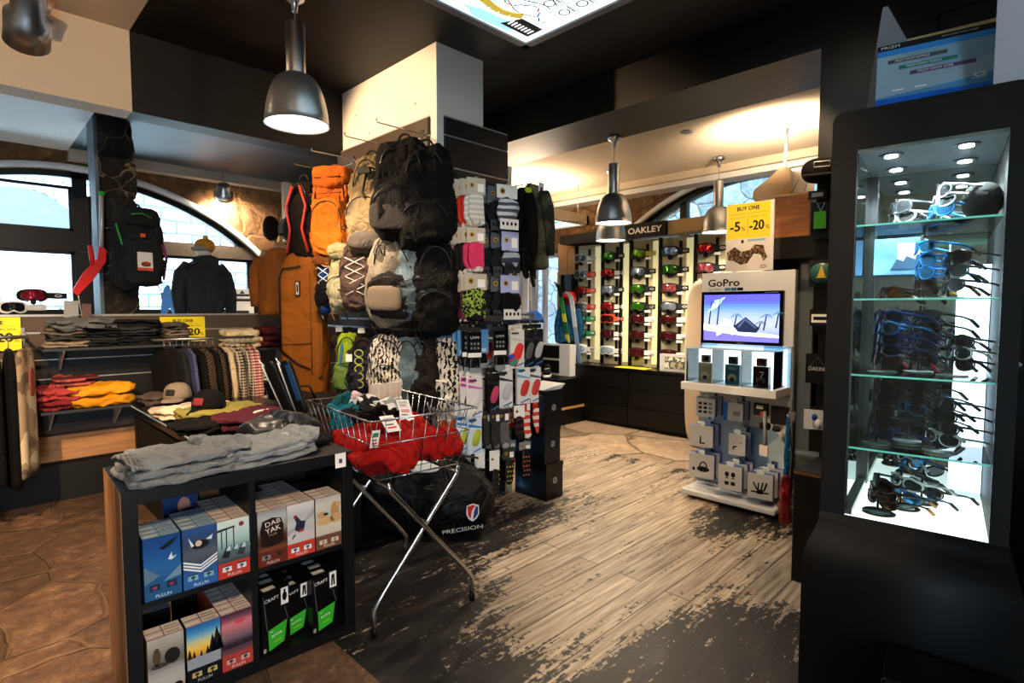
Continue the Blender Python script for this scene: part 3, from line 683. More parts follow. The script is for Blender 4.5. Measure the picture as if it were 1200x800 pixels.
# printed underwear boxes -------------------------------------------------
BW, BH, BD = .118, .232, .045
def pullin(kind):
    side = {'whale': '1c4f86', 'sky': '23508a', 'cars': 'b83228', 'yak': '5c2f1d', 'board': 'c23a2e', 'bears': '6d4a38', 'grey': 'b05a2a', 'sunset': '16222e', 'pink': 'b23a34', 'dark': '161719', 'navy': '1b3f78'}[kind]
    t = thing('underwear_box', '', 'box')
    b = MB(); sm = mat(side, .45); w, h = BW/2, BH
    top = mat('a8cbe6' if kind in ('whale', 'sky') else ('24262a' if kind == 'dark' else 'e9e6e2'), .4)
    b.box(-w, w, 0, BD, 0, h, sm); b.build('carton', t)
    b = MB(); e = h+.0006
    def tq(x0, x1, y0, y1, m, k=0): b.add([(x0, y0, e+k), (x1, y0, e+k), (x1, y1, e+k), (x0, y1, e+k)], [(0, 1, 2, 3)], m)
    tq(-w, w, 0, BD, top); tq(-w, w, .002, .006, mat('b02c2c' if kind not in ('whale', 'sky', 'dark') else '3d74ad'), .0003)
    tq(-.004, -.001, 0, BD, mat('8c2a2a' if kind not in ('whale', 'sky') else '4a83b8'), .0003)
    for i in range(6): tq(.008+i*.007, .012+i*.007, .018, .026, mat('222428'), .0004)
    tq(-w+.008, -.012, .016, .028, mat('f7f7f4' if kind != 'dark' else '55585c'), .0004)
    b.build('printed_top', t)
    b = MB(); y = -.0008; P = lambda x: mat(x, .4)
    def grad(z0, z1, cols):
        n = len(cols); N = 18
        for i in range(N):
            f = i/(N-1)*(n-1); j = min(int(f), n-2); f -= j
            cc = ''.join('%02x' % int(round(int(cols[j][q:q+2], 16)*(1-f)+int(cols[j+1][q:q+2], 16)*f)) for q in (0, 2, 4))
            b.rect(-w, w, z0+(z1-z0)*i/N, z0+(z1-z0)*(i+1)/N, y, P(cc))
    def undies(cx, cz, cc, c2='dfe3e6', s=.016):
        b.flat([(cx-s, cz+s*.7), (cx+s, cz+s*.7), (cx+s*1.1, cz-s*.7), (cx+s*.25, cz-s*.8), (cx, cz-s*.1), (cx-s*.25, cz-s*.8), (cx-s*1.1, cz-s*.7)], y-.0006, P(c2)); b.disc(cx, cz, s*.5, s*.35, y-.0009, P(cc), 8); b.rect(cx-s, cx+s, cz+s*.5, cz+s*.75, y-.0009, P('2b2b2e'))
    band = .062
    if kind == 'whale':
        grad(0, h, ['1e4a7c', '1e5288', '2a64a0', '2b66a6', '1f5a9e', '1a4f94', '174688']); b.flat([(-w, .10), (w*.1, .075), (w, .045), (w, 0), (-w, 0)], y-.0002, P('245a8c'))
        b.flat([(-w, .13), (-w*.2, .085), (-w, .06)], y-.0003, P('5e7f94')); b.flat([(0, .06), (w, .11), (w, .07)], y-.0003, P('6f93ab'))
        b.flat([(-w*.2, .187), (w*.3, .205), (w*.9, .222), (w*.55, .195), (w*.1, .18)], y-.0005, P('10222f')); b.flat([(w*.3, .14), (w*.5, .165), (w*.55, .145), (w*.8, .15), (w*.5, .135)], y-.0005, P('d3e4ec')); undies(-.027, .045, 'a03a4a', '28345e'); undies(.027, .045, 'a03a4a', '28345e')
        cc = 'cfe2f2'
    elif kind == 'sky':
        grad(0, h, ['2f62a8', '2f62a8', '2b5c9c', '4a5462', '5a6270', '43506a', '2d4878', '2b5592']);
        for k in range(3): b.flat([(-w, .112-k*.012), (0, .086-k*.012), (w, .118-k*.012), (w, .111-k*.012), (0, .079-k*.012), (-w, .105-k*.012)], y-.0005, P('eef2f5'))
        b.disc(0, .165, .032, .017, y-.0005, P('1b1f26'), 14); b.disc(-.005, .17, .012, .012, y-.0007, P('d8b8a8'), 10); b.flat([(-.04, .20), (-.02, .165), (-.03, .16)], y-.0006, P('dfe4ea')); b.flat([(.02, .18), (.045, .195), (.04, .175)], y-.0006, P('dfe4ea'))
        undies(-.027, .042, '39424f', '7fb6c9'); undies(.027, .042, '39424f', '7fb6c9'); cc = 'dfe9f2'
    elif kind == 'cars':
        grad(band, h, ['46555a', '5c7478', '7fa3a6', 'a9c9c6', 'bcd8d6', 'cfe2dd', 'd6e4df']); b.rect(-w, w, 0, band, y-.0002, P('c23c30'))
        for k in range(4): b.flat([(-w+.012+k*.028, .085), (-w+.03+k*.028, .125), (-w+.052+k*.028, .13), (-w+.04+k*.028, .08)], y-.0004, P(['2a3338', '5a6a70', '38444a', '6a787c'][k])); b.flat([(-w+.03+k*.028, .11), (-w+.036+k*.028, .125), (-w+.048+k*.028, .128), (-w+.046+k*.028, .108)], y-.0006, P('b5d3d6'))
        for x in (-w*.75, -w*.45, .0): b.rect(x-.002, x+.002, .12, .2, y-.0005, P('2c3436'))
        b.flat([(-w, .19), (w*.1, .2), (w*.1, .206), (-w, .2)], y-.0005, P('2c3436')); b.disc(w*.5, .207, .01, .01, y-.0006, P('8c3030'), 10)
        undies(-.027, .038, '4a6068'); undies(.027, .038, '4a6068'); cc = 'f2e9e6'
    elif kind == 'yak':
        grad(band, h, ['7a4a24', '4a2c1c', '5c3a26', '8d8e8a', 'a8acac', 'b8bcbc', '9aa0a2']); b.rect(-w, w, 0, band, y-.0002, P('6e2c1e'))
        b.flat([(-.045, .085), (-.05, .15), (-.04, .19), (0, .2), (.035, .192), (.046, .16), (.045, .09), (.02, .08), (-.02, .078)], y-.0004, P('2e1a12'))
        b.text('DAB', P('f0e8dc'), TR((.002, y-.0006, .178), (0, radians(-10), 0)), .062, .019); b.text('YAK', P('f0e8dc'), TR((.002, y-.0006, .15), (0, radians(-10), 0)), .062, .021); b.text('PULLIN', P('b8a08c'), TR((.0, y-.0006, .128), (0, radians(-6), 0)), .034)
        undies(-.027, .038, '1c1c1e', '7f8788'); undies(.027, .038, '2a1712', '5c3328'); cc = 'f0ddd0'
    elif kind == 'board':
        grad(band, h, ['c9c5c2', 'cfcbc8', 'bdbcbe', 'c9c8c8', 'b7b9bd', 'cac9ca', 'd8d8d8']); b.rect(-w, w, 0, band, y-.0002, P('cc3e34'))
        b.flat([(-w, .1), (w, .17), (w, .2), (w*.2, .15), (-w, .12)], y-.0003, P('a9abb0'))
        b.flat([(-.028, .12), (-.02, .15), (-.028, .17), (-.015, .175), (0, .155), (.02, .15), (.014, .12), (-.008, .105)], y-.0005, P('26324a')); b.disc(-.024, .176, .008, .008, y-.0007, P('8c2f2c'), 10); b.flat([(-.03, .10), (-.042, .085), (-.038, .082), (-.02, .1)], y-.0006, P('26324a')); b.disc(0, .112, .014, .006, y-.0007, P('b03038'), 10)
        undies(-.027, .034, '2a4a90', 'e6ebe8'); undies(.027, .034, '2a4a90', 'e6ebe8'); cc = 'f5e8e6'
    elif kind == 'bears':
        grad(band, h, ['cfc6b4', 'd8cfba', 'c9c8b8', 'b9bcb2', 'c6c8bd', 'd0cfc4', 'bdbfb6']); b.rect(-w, w, 0, band, y-.0002, P('7a4f3c'))
        b.disc(-.03, .155, .022, .014, y-.0004, P('c69a64')); b.disc(-.015, .125, .04, .018, y-.0005, P('d6ae7a')); b.disc(.03, .165, .02, .038, y-.0004, P('bd8e5a')); b.disc(.034, .13, .028, .02, y-.0005, P('d0a670')); b.disc(.045, .19, .011, .012, y-.0006, P('d0a670')); b.disc(-.012, .155, .012, .006, y-.0006, P('2e241e'), 10)
        undies(-.027, .034, 'a08a78', 'd8ccb8'); undies(.027, .034, 'a08a78', 'd8ccb8'); cc = 'efe2d8'
    elif kind == 'grey':
        grad(0, h, ['a84e24', 'b5b1a8', 'bcb8b0', 'a9a6a0', '6e6a64', '8a8378', 'a79f90', 'b5b0a6']); b.disc(.02, .15, .026, .03, y-.0004, P('2a2826')); b.disc(-.03, .16, .013, .035, y-.0004, P('5b4a34')); b.disc(-.02, .125, .03, .01, y-.0004, P('4a463f'))
        b.disc(.035, .03, .016, .012, y-.0006, P('16181c')); b.disc(.01, .026, .01, .01, y-.0006, P('30343a')); cc = 'f0e8e0'
    elif kind == 'sunset':
        grad(band, h, ['8e98a2', 'b6bcc2', 'c98c3a', 'f0b83c', 'f3d06a', 'c8cfa2', '7fb2cc', '3f8cc6', '2b6cb0']); b.rect(-w, w, 0, band, y-.0002, P('141a22'))
        b.flat([(-w, .1), (w, .12), (w, .062), (-w, .062)], y-.0003, P('9aa2ac'))
        for k, (x, s) in enumerate(((.03, .075), (.046, .10), (.055, .07), (-.05, .04), (-.035, .03), (.012, .035), (-.01, .025))): b.flat([(x-s*.22, .105), (x+s*.22, .105), (x, .105+s)], y-.0005, P('20242a'))
        undies(-.027, .038, '25303c', 'c9b06a'); undies(.027, .038, '25303c', 'c9b06a'); cc = 'b8bcc2'
    elif kind == 'pink':
        grad(band, h, ['7d4a52', '5c4450', '48384a', '7f6470', '9c7078', 'c8727c', 'd8848c', '8e4a60', '4a3450']); b.rect(-w, w, 0, band, y-.0002, P('b8423a'))
        for k in range(12):
            x = -w+.006+k*.0095; s = .018+.012*((k*7) % 3)/2; b.flat([(x-.005, .09), (x+.005, .09), (x, .09+s)], y-.0005, P('2c2030'))
        b.disc(.01, .19, .02, .008, y-.0005, P('d04a58')); undies(-.027, .036, '3a3038', 'd8a8a0'); undies(.027, .036, '3a3038', 'd8a8a0'); cc = 'f0d8d4'
    elif kind == 'navy':
        grad(0, h, ['223c70', '1d3f7c', '1e4888', '17396e', '17396e']); b.disc(.01, .17, .022, .03, y-.0005, P('c9887a')); b.disc(.02, .15, .02, .012, y-.0006, P('7c2f30')); cc = 'c8d4e6'
    else: b.rect(-w, w, 0, h, y, P('16171a')); cc = '8c8c8c'
    b.text('PULLIN', P(cc), TR((0, y-.0006, .012)), .05)
    b.build('printed_front', t)
    return t
def kput(o, lab, x, y, z, grp=None, rz=0, tilt=(0, 0), scale=None):
    p = KT @ Vector((x, y, z)); return o.put(lab, p, KRZ+rz, grp, tilt, scale)
def boxrow(kind, n, x, z, y0=.012, front=None, behind=None, grp=None, rz=0.0):
    o = Once(pullin(kind))
    for k in range(n):
        kput(o, front if k == 0 else behind, x, y0+k*(BD+.0015), z, None if k == 0 else grp, rz)
zt, zb = .43, .05
boxrow('whale', 4, -.317, zt, .012, 'blue underwear box showing a whale, front of the leftmost upper row', 'pale blue topped box lined up behind the whale box', 'boxes behind the whale box')
boxrow('sky', 5, -.192, zt, .012, 'blue underwear box with a skydiver above white chevrons', 'blue box lined up behind the skydiver box', 'boxes behind the skydiver box')
boxrow('cars', 7, -.072, zt, .012, 'red banded underwear box picturing a row of parked cars', 'white and red topped box lined up behind the parked cars box', 'boxes behind the cars box')
boxrow('yak', 6, .078, zt, .012, 'brown underwear box reading DAB YAK', 'white topped box lined up behind the DAB YAK box', 'boxes behind the yak box')
boxrow('board', 8, .198, zt, .012, 'underwear box with a crouching snowboarder over a red band', 'red and white topped box lined up behind the snowboarder box', 'boxes behind the snowboarder box')
boxrow('bears', 3, .322, zt, .012, 'underwear box picturing sandy bears over a brown band', 'white topped box lined up behind the bears box', 'boxes behind the bears box')
boxrow('grey', 2, -.317, zb, .012, 'grey winter scene box with an orange foot, leftmost on lower shelf', 'white topped box directly behind the grey winter scene box')
boxrow('sunset', 2, -.19, zb, .012, 'underwear box showing a yellow sunset behind snowy firs', 'teal edged box directly behind the sunset box')
boxrow('pink', 8, -.068, zb, .012, 'underwear box with a pink sky over a snowy town', 'dark red box lined up behind the pink sky box', 'boxes behind the pink sky box')
boxrow('dark', 3, -.317, zb, .235, 'black box topmost of three at the back of the lower left cubby', 'black box at the back of the lower left cubby', 'black boxes at the back of the shelf')
boxrow('dark', 2, .322, zt, .20, 'dark box behind the bears boxes on the upper shelf', 'dark box furthest behind the bears boxes', None)
boxrow('navy', 1, -.20, zt+.0, .375-.05, 'tall navy blue box with a face seen through the open back') if False else None
nb = Once(pullin('navy')); nb.put('navy underwear box seen through the back of the upper left cubby', KT @ Vector((-.185, .345, .431)), KRZ, None, (0, 0), (1.1, 1, 1.3))
# CRAFT boxes
def craft(kind):
    t = thing('sportswear_box', '', 'box'); w, h, d = .06, .27, .05
    b = MB().box(-w, w, 0, d, 0, h, mat('101214', .35)); b.build('carton', t)
    b = MB(); y = -.0008; g_ = mat('35b22e', .4); wh = mat('e9ebea', .4)
    b.flat([(-w*.55, .012), (w*.55, .03), (w*.8, .12), (-w*.6, .1)], y, g_)
    b.text('active', wh, TR((0, y-.0004, .075), (0, radians(-9), 0)), .045); b.text('be', wh, TR((-.02, y-.0004, .092), (0, radians(-9), 0)), .01); b.text('JUNIOR' if kind else 'JUNIOR', mat('e8e23a', .4), TR((.005, y-.0004, .045), (0, radians(-9), 0)), .035)
    b.text('CRAFT', wh, TR((-.018, y-.0004, .232), (0, radians(-5), 0)), .062, .014)
    b.rect(.022, .055, .19, .262, y-.0003, wh); 
    if kind: b.flat([(.032, .25), (.045, .25), (.048, .2), (.041, .2), (.0385, .235), (.036, .2), (.029, .2)], y-.0007, BLACK)
    else: b.disc(.0385, .225, .010, .02, y-.0007, BLACK); b.disc(.0385, .25, .005, .006, y-.0007, BLACK)
    b.flat([(-w*.9, .25), (-w*.85, .25), (-w*.62, .1), (-w*.67, .1)], y, mat('5c6064')); b.flat([(w*.6, .18), (w*.65, .18), (w*.9, .12), (w*.85, .12)], y, mat('5c6064'))
    b.rect(-w*.95, -w*.75, .012, .03, y-.0002, mat('9a9c9a')); b.build('printed_front', t)
    b = MB(); b.add([(-w*.8, .008, h+.0006), (w*.1, .008, h+.0006), (w*.1, .04, h+.0006), (-w*.8, .04, h+.0006)], [(0, 1, 2, 3)], mat('cfd2d0')); b.build('top_sticker', t)
    return t
oa = Once(craft(0)); ob_ = Once(craft(1))
kput(oa, 'black CRAFT box with green label and shirt icon, front left', .085, .015, zb, rz=.12)
kput(ob_, 'black CRAFT box with green label and trousers icon, front right', .30, .015, zb, rz=.05)
for k, (x, y) in enumerate(((.095, .085), (.10, .145), (.19, .07), (.195, .13), (.31, .08), (.305, .14), (.2, .2))):
    kput(oa if k % 2 else ob_, 'black sportswear box standing behind the front CRAFT boxes', x, y, zb, 'black sportswear boxes in the rear row', rz=.04*(k % 3), scale=(1, 1, .86 if x < .25 and x > .15 else 1.0))

# ================================================================== TABLES AND SHELVES
def soft_thing(name, label, cat, loc, rz, build, group=None):
    t = thing(name, label, cat, loc, rz, group); build(t); return t
SEED = [10]
def nseed(): SEED[0] += 1; return SEED[0]
def folded(label, cat, loc, w, d, h, m, rz=0, group=None, layers=2, collar=None, name='folded_clothing', amp=.012, tiltx=0):
    """a folded garment: soft layers of one cloth with rolled edges"""
    t = thing(name, label, cat, loc, rz, group)
    b = MB(); n = layers
    for k in range(n):
        hh = h/n; s = nseed(); rr = random.Random(s)
        b.soft(w/2*rr.uniform(.93, 1), d/2*rr.uniform(.93, 1), hh*.56, m, k=3.6, n=18, amp=amp*1.5, fr=9, seed=s, fold=hh*.12, T=TR((rr.uniform(-.008, .008), rr.uniform(-.006, .006), hh*(k+.5)), (0, 0, rr.uniform(-.05, .05))))
    b.build('cloth', t)
    if collar:
        b = MB(); c = mat(collar, .9); b.tube([(w*.14*cos(a), -d*.18+d*.1*sin(a), h*1.02) for a in [pi*k/8 for k in range(9)]], .009, c, 6); b.build('collar', t)
    return t
# low display table, left edge along X=.95
b_t = thing('display_table', 'long low black display table covered with shirts and caps', 'table', (1.36, 4.1, 0))
b = MB().box(-.44, .44, -1.02, .98, .70, .75, mat('16181b', .25)); b.build('tabletop', b_t, .003)
b = MB().box(-.441, -.436, -1.02, .98, .743, .751, mat('9fb4c6', .3)); b.build('edge_strip', b_t)
for sx in (-.40, .40):
    for sy in (-.9, .9): b = MB().box(sx-.03, sx+.03, sy-.03, sy+.03, 0, .70, BLACK); b.build('leg', b_t)
b = MB().box(-.42, .42, -.95, .95, .02, .66, BLACKM); b.build('under_box', b_t)
def on(px, py, z): return tuple(on_z(px, py, z))
TZ = .752
HX = lambda a, **k: cloth(a, **k)
folded('dark green sweatshirt at the far end of the display table', 'sweatshirt', on(172, 458, TZ), .42, .36, .09, HX('1c2a22'), .3, collar='2f4436')
folded('charcoal and tan shirt under the tan cap', 'shirt', on(200, 470, TZ), .46, .3, .07, HX('5c4f4a'), .2)
folded('orange shirt folded between the tan cap and the rail', 'shirt', on(240, 459, TZ), .4, .25, .06, HX('c4551e'), .1)
folded('cream and pink folded shirt on the display table', 'shirt', on(225, 486, TZ), .50, .34, .07, mat_two('camo', 'd8c8b4', 'b0a090', 5, c='c7a898'), .25)
folded('olive green folded shirt beneath the black cap', 'shirt', on(258, 486, TZ+.03), .52, .36, .06, HX('8b8440'), .15)
folded('black folded shirt with a ring collar on the display table', 'shirt', on(256, 500, TZ), .55, .34, .06, HX('101114'), .35, collar='4a4c50')
folded('maroon folded hoodie with a white cord on the display table', 'hoodie', on(300, 498, TZ), .5, .36, .09, HX('541a2c'), .45, collar='d8cfc8')
# caps
def cap(label, loc, rz, c1, c2, patch, s=1.0):
    t = thing('cap', label, 'cap', loc, rz); m1 = cloth(c1, 14, .3); m2 = cloth(c2, 30, .8); r = .095*s
    b = MB(); vs = []; fs = []; n = 24; L = 9
    for i in range(L+1):
        a = i/L*pi/2
        for k in range(n):
            th = 2*pi*k/n; rr_ = r*(cos(a)**.62 if a < pi/2-.001 else 0)
            vs.append((rr_*cos(th), rr_*sin(th)*1.1, .118*s*sin(a)**.9))
    for half, nm, m in ((0, 'crown', m1), (1, 'mesh_back', m2)):
        b = MB(); fs = []
        for i in range(L):
            for k in range(n):
                th = 2*pi*(k+.5)/n; fr_ = sin(th) < .25
                if fr_ == (half == 0): fs.append((i*n+k, i*n+(k+1) % n, (i+1)*n+(k+1) % n, (i+1)*n+k))
        b.add(vs, fs, m, True); o = b.build(nm, t); md = o.modifiers.new('th', 'SOLIDIFY'); md.thickness = .003
    vs = []; N = 14
    for j in range(5):
        for i in range(N+1):
            u = -1+2*i/N; v = j/4; x = u*.085*s*(1-.12*v*abs(u)); yy = -sqrt(max(0, 1-(u*.93)**2))*r*1.1 - v*.075*s*sqrt(max(0, 1-(u*.96)**2))
            vs.append((x, yy, .012*s-.02*s*v-.012*u*u))
    fs = [(j*(N+1)+i, j*(N+1)+i+1, (j+1)*(N+1)+i+1, (j+1)*(N+1)+i) for j in range(4) for i in range(N)]
    b = MB().add(vs, fs, m1, True); o = b.build('brim', t); md = o.modifiers.new('th', 'SOLIDIFY'); md.thickness = .004
    b = MB().lathe([(.001, .006), (.008, .004), (.01, 0)], m1, 10, T=TR((0, 0, .117*s))); b.build('button', t)
    if patch:
        b = MB(); b.soft(.032*s, .006, .024*s, mat(patch, .7), k=8, n=4, T=TR((0, -.098*s, .055*s), (radians(-18), 0, 0))); b.build('front_patch', t)
    return t
cap('tan cap with a dark patch and mesh back on the display table', on(208, 466, TZ+.06), radians(-42), '8d7f72', 'a8a29c', '1d1c1c')
cap('black flat brim cap resting on the olive shirt', on(245, 478, TZ+.09), radians(-52), '0d0d10', '15151a', '7a1e2a', 1.05)
# clothes lying on the cube shelf
def kp(x, y, z=KH+.002): return KT @ Vector((x, y, z))
gry = cloth('85898c', 7, 1, .9, .25)
def sweats(t, w, d, h, m, sd, cord):
    b = MB()
    for k in range(3):
        hh = h/2.6; b.soft(w/2*(1-.03*k), d/2*(1-.05*k), hh*.62, m, k=5, n=26, amp=.012, fr=8, seed=sd+k, fold=.005, T=TR((.008*k, .006*k, hh*(k+.5)), (0, 0, .03*k)))
    b.soft(w*.16, d*.42, h*.30, m, k=3.2, n=18, amp=.02, fr=11, seed=sd+7, fold=.01, T=TR((w*.36, -.01, h*1.12), (0, -.12, .25)))
    b.build('cloth', t)
    b = MB()
    for k in range(5):
        x = -w*.46+.012*k; b.tube([(x, -d*.4+d*.8*i/8, h*(.9+.25*sin(pi*i/8))+.006*sin(i*2.2+k)) for i in range(9)], .007, m, 5)
    b.build('gathered_waist', t)
    if cord:
        b = MB(); 
        for q in (0, 1): b.tube([(w*.25+.03*q+.02*sin(i*1.3+q), -d*.1+.05*i/3, h*1.22+.004*sin(i)) for i in range(7)], .004, mat('d8cfc0', .8), 5)
        b.build('drawstring', t)
t = thing('folded_sweatpants', 'grey sweatpants folded on the left end of the cube shelf', 'sweatpants', kp(-.215, .17), KRZ+.10); sweats(t, .42, .36, .075, gry, 41, False)
t = thing('folded_sweatpants', 'light grey sweatpants with cream drawstring behind the first pair', 'sweatpants', kp(.10, .20), KRZ+.14); sweats(t, .42, .34, .06, cloth('92979a', 7, .9, .9, .2), 55, True)
t = thing('folded_jacket', 'dark grey puffy jacket folded on the right end of the cube shelf', 'jacket', kp(.24, .42, KH+.01), KRZ-.2)
b = MB(); m = mat('3c3e3f', .35, bump=.9, scale=7, var=.3); b.soft(.17, .12, .055, m, k=2.8, n=16, amp=.025, fr=7, seed=4, T=TR((0, 0, .05))); b.soft(.11, .1, .045, m, k=3, n=12, amp=.02, fr=8, seed=9, T=TR((.1, .02, .07), (0, .3, .3))); b.build('cloth', t)
b = MB();
for k in range(5): b.tube([(.03+.02*k, -.1+.2*i/6, .1+.012*sin(pi*i/6)-.004*k) for i in range(7)], .004, mat('15171a', .5), 5)
b.build('rib_cuff', t)
folded('black shirt under the puffy jacket on the cube shelf', 'shirt', kp(.33, .30, KH+.001), .20, .24, .035, HX('0e0f11'), KRZ, layers=1)

# slat wall shelves with jeans (left), trousers below
SHB = mat('17181a', .4)
def wall_shelf(label, x0, x1, y0, y1, z, name='wall_shelf'):
    t = thing(name, label, 'shelf', ((x0+x1)/2, y1, z)); w = (x1-x0)/2; d = y1-y0
    b = MB().box(-w, w, -d, 0, -.02, 0, SHB); b.build('board', t)
    b = MB().box(-w, w, -d-.002, -d, -.02, 0, mat('3a3d40', .3)); b.build('front_edge', t)
    for s in (-w*.75, w*.75):
        b = MB().prism([(s, -.02)], 0, 0, SHB) if False else MB(); b.add([(s, 0, -.02), (s, 0, -.2), (s, -.02, -.2), (s, -d*.85, -.03), (s, -d*.85, -.02), (s+.012, 0, -.02), (s+.012, 0, -.2), (s+.012, -.02, -.2), (s+.012, -d*.85, -.03), (s+.012, -d*.85, -.02)], [(0, 1, 2, 3, 4), (9, 8, 7, 6, 5), (0, 5, 6, 1), (1, 6, 7, 2), (2, 7, 8, 3), (3, 8, 9, 4)], mat('c8bfb2', .4)); b.build('bracket', t)
    return t
zj = 1.22; yj = 5.18
sA = on_y(50, 409, yj); sB = on_y(225, 408, yj)
zj = sA.z
wall_shelf('black wall shelf carrying folded jeans beneath the window', sA.x, sB.x, yj, 5.575, zj)
sC = on_y(48, 484, yj); sD = on_y(152, 484, yj); zy = sC.z
wall_shelf('black wall shelf carrying yellow and red trousers', sC.x, sD.x+.02, yj, 5.575, zy)
b = MB(); b.box(.3, 1.25, 5.53, 5.57, .60, zj-.02, mat('0d0e10', .5)); 
for z in (.75, .95, 1.1): b.box(.3, 1.25, 5.525, 5.53, z, z+.008, LIP)
o = b.build('shelf_backing'); tag(o, 'black slatted backing board between the jeans shelf and trouser shelf', 'panel')
jn = [('4a4f55', '8f7f68'), ('55595e', 0), ('2d3238', 0), ('8a7c6b', 0)]
def stack(lab, cat, x, y, z, n, w, d, h, cols, grp, top=None):
    zz = z
    for k in range(n):
        c = cols[k % len(cols)]
        folded((top if k == n-1 and top else lab), cat, (x+R.uniform(-.01, .01), y+R.uniform(-.01, .01), zz), w*R.uniform(.94, 1.03), d, h, cloth(c, 8, .9), R.uniform(-.06, .06), None if (k == n-1 and top) else grp, layers=2, name='folded_trousers', amp=.01); zz += h*.93
    return zz
q = on_y(82, 400, 5.30); stack('folded tan and grey jeans in the leftmost stack on the shelf', 'jeans', q.x, 5.36, zj, 3, .30, .34, .05, ['8d8070', '3a3c3e', '6b6257'], 'leftmost jeans stack', 'wrinkled light grey jeans on top of the leftmost jeans stack')
q = on_y(112, 400, 5.30); zz = stack('black folded jeans in the stack second from the left', 'jeans', q.x+.02, 5.34, zj, 3, .26, .34, .05, ['222426', '2c2f33', '1a1c1e'], 'second jeans stack')
folded('grey jeans with tan lining slumped on the two left stacks', 'jeans', (on_y(98, 385, 5.3).x, 5.33, zj+.135), .42, .33, .07, cloth('5d6266', 6, 1.0), .15, name='folded_trousers', amp=.025)
q = on_y(162, 400, 5.30); stack('black folded jeans in the stack by the stone pillar', 'jeans', q.x, 5.36, zj, 4, .33, .34, .052, ['1c1e21', '25282c', '30353b'], 'black jeans stack', 'dark slate jeans topmost of the stack by the stone pillar')
q = on_y(207, 400, 5.30); stack('brown grey folded trousers in the rightmost stack', 'trousers', q.x, 5.36, zj, 5, .20, .34, .036, ['6b6058', '574d46', '7a6e64'], 'rightmost trousers stack')
q = on_y(70, 480, 5.3); folded('dusty red trousers, lower pair on the lower wall shelf', 'trousers', (q.x-.02, 5.34, zy), .24, .32, .075, cloth('7a2529'), .05, name='folded_trousers'); folded('bright dusty red trousers, upper pair on the lower wall shelf', 'trousers', (q.x, 5.34, zy+.07), .3, .34, .09, cloth('a83a40'), -.05, name='folded_trousers', amp=.02)
q = on_y(115, 480, 5.3); folded('mustard yellow trousers, lower pair on the wall shelf', 'trousers', (q.x, 5.34, zy), .46, .34, .08, cloth('cf8a12', 6, .5, .8, .15), .0, name='folded_trousers', layers=1); folded('mustard yellow trousers, upper pair on the wall shelf', 'trousers', (q.x+.02, 5.34, zy+.08), .45, .34, .08, cloth('d8951a', 6, .5, .8, .15), .04, name='folded_trousers', layers=1)
q = on_y(88, 452, 5.3); folded('maroon checked shirt tucked behind the red trousers', 'shirt', (q.x, 5.42, zy+.155), .28, .22, .07, mat_two('plaid', '5a1a20', 'a05048', 30, c='2a1a1a'), .3)

# right hand shelves behind the shirt rail
q = on_y(300, 410, 5.2); wall_shelf('black wall shelf carrying cream and maroon jumpers', q.x-.33, q.x+.42, 5.2, 5.575, on_y(300, 408, 5.2).z)
z1 = on_y(300, 408, 5.2).z; q1 = on_y(285, 400, 5.3); q2 = on_y(318, 400, 5.3)
for k in range(3): folded(['cream jumper lowest of three on the wall shelf', 'cream jumper in the middle of three on the wall shelf', 'cream jumper topmost of three on the wall shelf'][k], 'jumper', (q1.x, 5.38, z1+k*.05), .34-.03*(k == 2), .32, .05+.02*(k == 2), cloth('e6d2a8', 8, .7, .9, .12), R.uniform(-.05, .05), layers=1)
for k in range(3): folded(['maroon jumper lowest of three on the wall shelf', 'maroon jumper in the middle of three on the wall shelf', 'maroon jumper topmost of three on the wall shelf'][k], 'jumper', (q2.x+.03, 5.38, z1+k*.06), .30, .32, .06, cloth('5a1720', 8, .7), R.uniform(-.08, .08), layers=1)
z2 = on_y(310, 447, 5.2).z; wall_shelf('black wall shelf carrying patterned shirts below the jumpers', q.x-.2, q.x+.42, 5.2, 5.575, z2)
q3 = on_y(300, 440, 5.3); folded('cream flower print shirt stack on the lower right wall shelf', 'shirt', (q3.x, 5.38, z2), .3, .32, .10, mat_two('spots', 'e8dcc8', 'a86a58', 40), .1, layers=3); q3 = on_y(324, 440, 5.3); folded('pink flower print shirt stack on the lower right wall shelf', 'shirt', (q3.x, 5.38, z2), .24, .32, .08, mat_two('spots', 'e0cdb8', '9c4a48', 34), 0, layers=3)
z3 = on_y(305, 493, 5.2).z
q4 = on_y(313, 478, 5.25); t = thing('shoulder_bag', 'black shoulder bag with a white tag hanging below the print shirts', 'bag', (q4.x, 5.4, q4.z)); b = MB(); b.soft(.14, .06, .12, cloth('131417'), k=3, n=10, amp=.01); b.build('body', t); b = MB(); b.tube([(-.05, -.05, .08), (-.03, -.06, .16), (.03, -.06, .16), (.05, -.05, .08)], .006, mat('999c9e', .4), 6); b.build('handle', t); b = MB().box(-.02, .03, -.075, -.072, .06, .11, PAPER); b.build('tag', t); b = MB().tube([(.04*cos(a), -.068, -.02+.014*sin(a)) for a in [2*pi*k/12 for k in range(12)]], .003, mat('9c2630'), 5, closed=True); b.build('emblem', t)

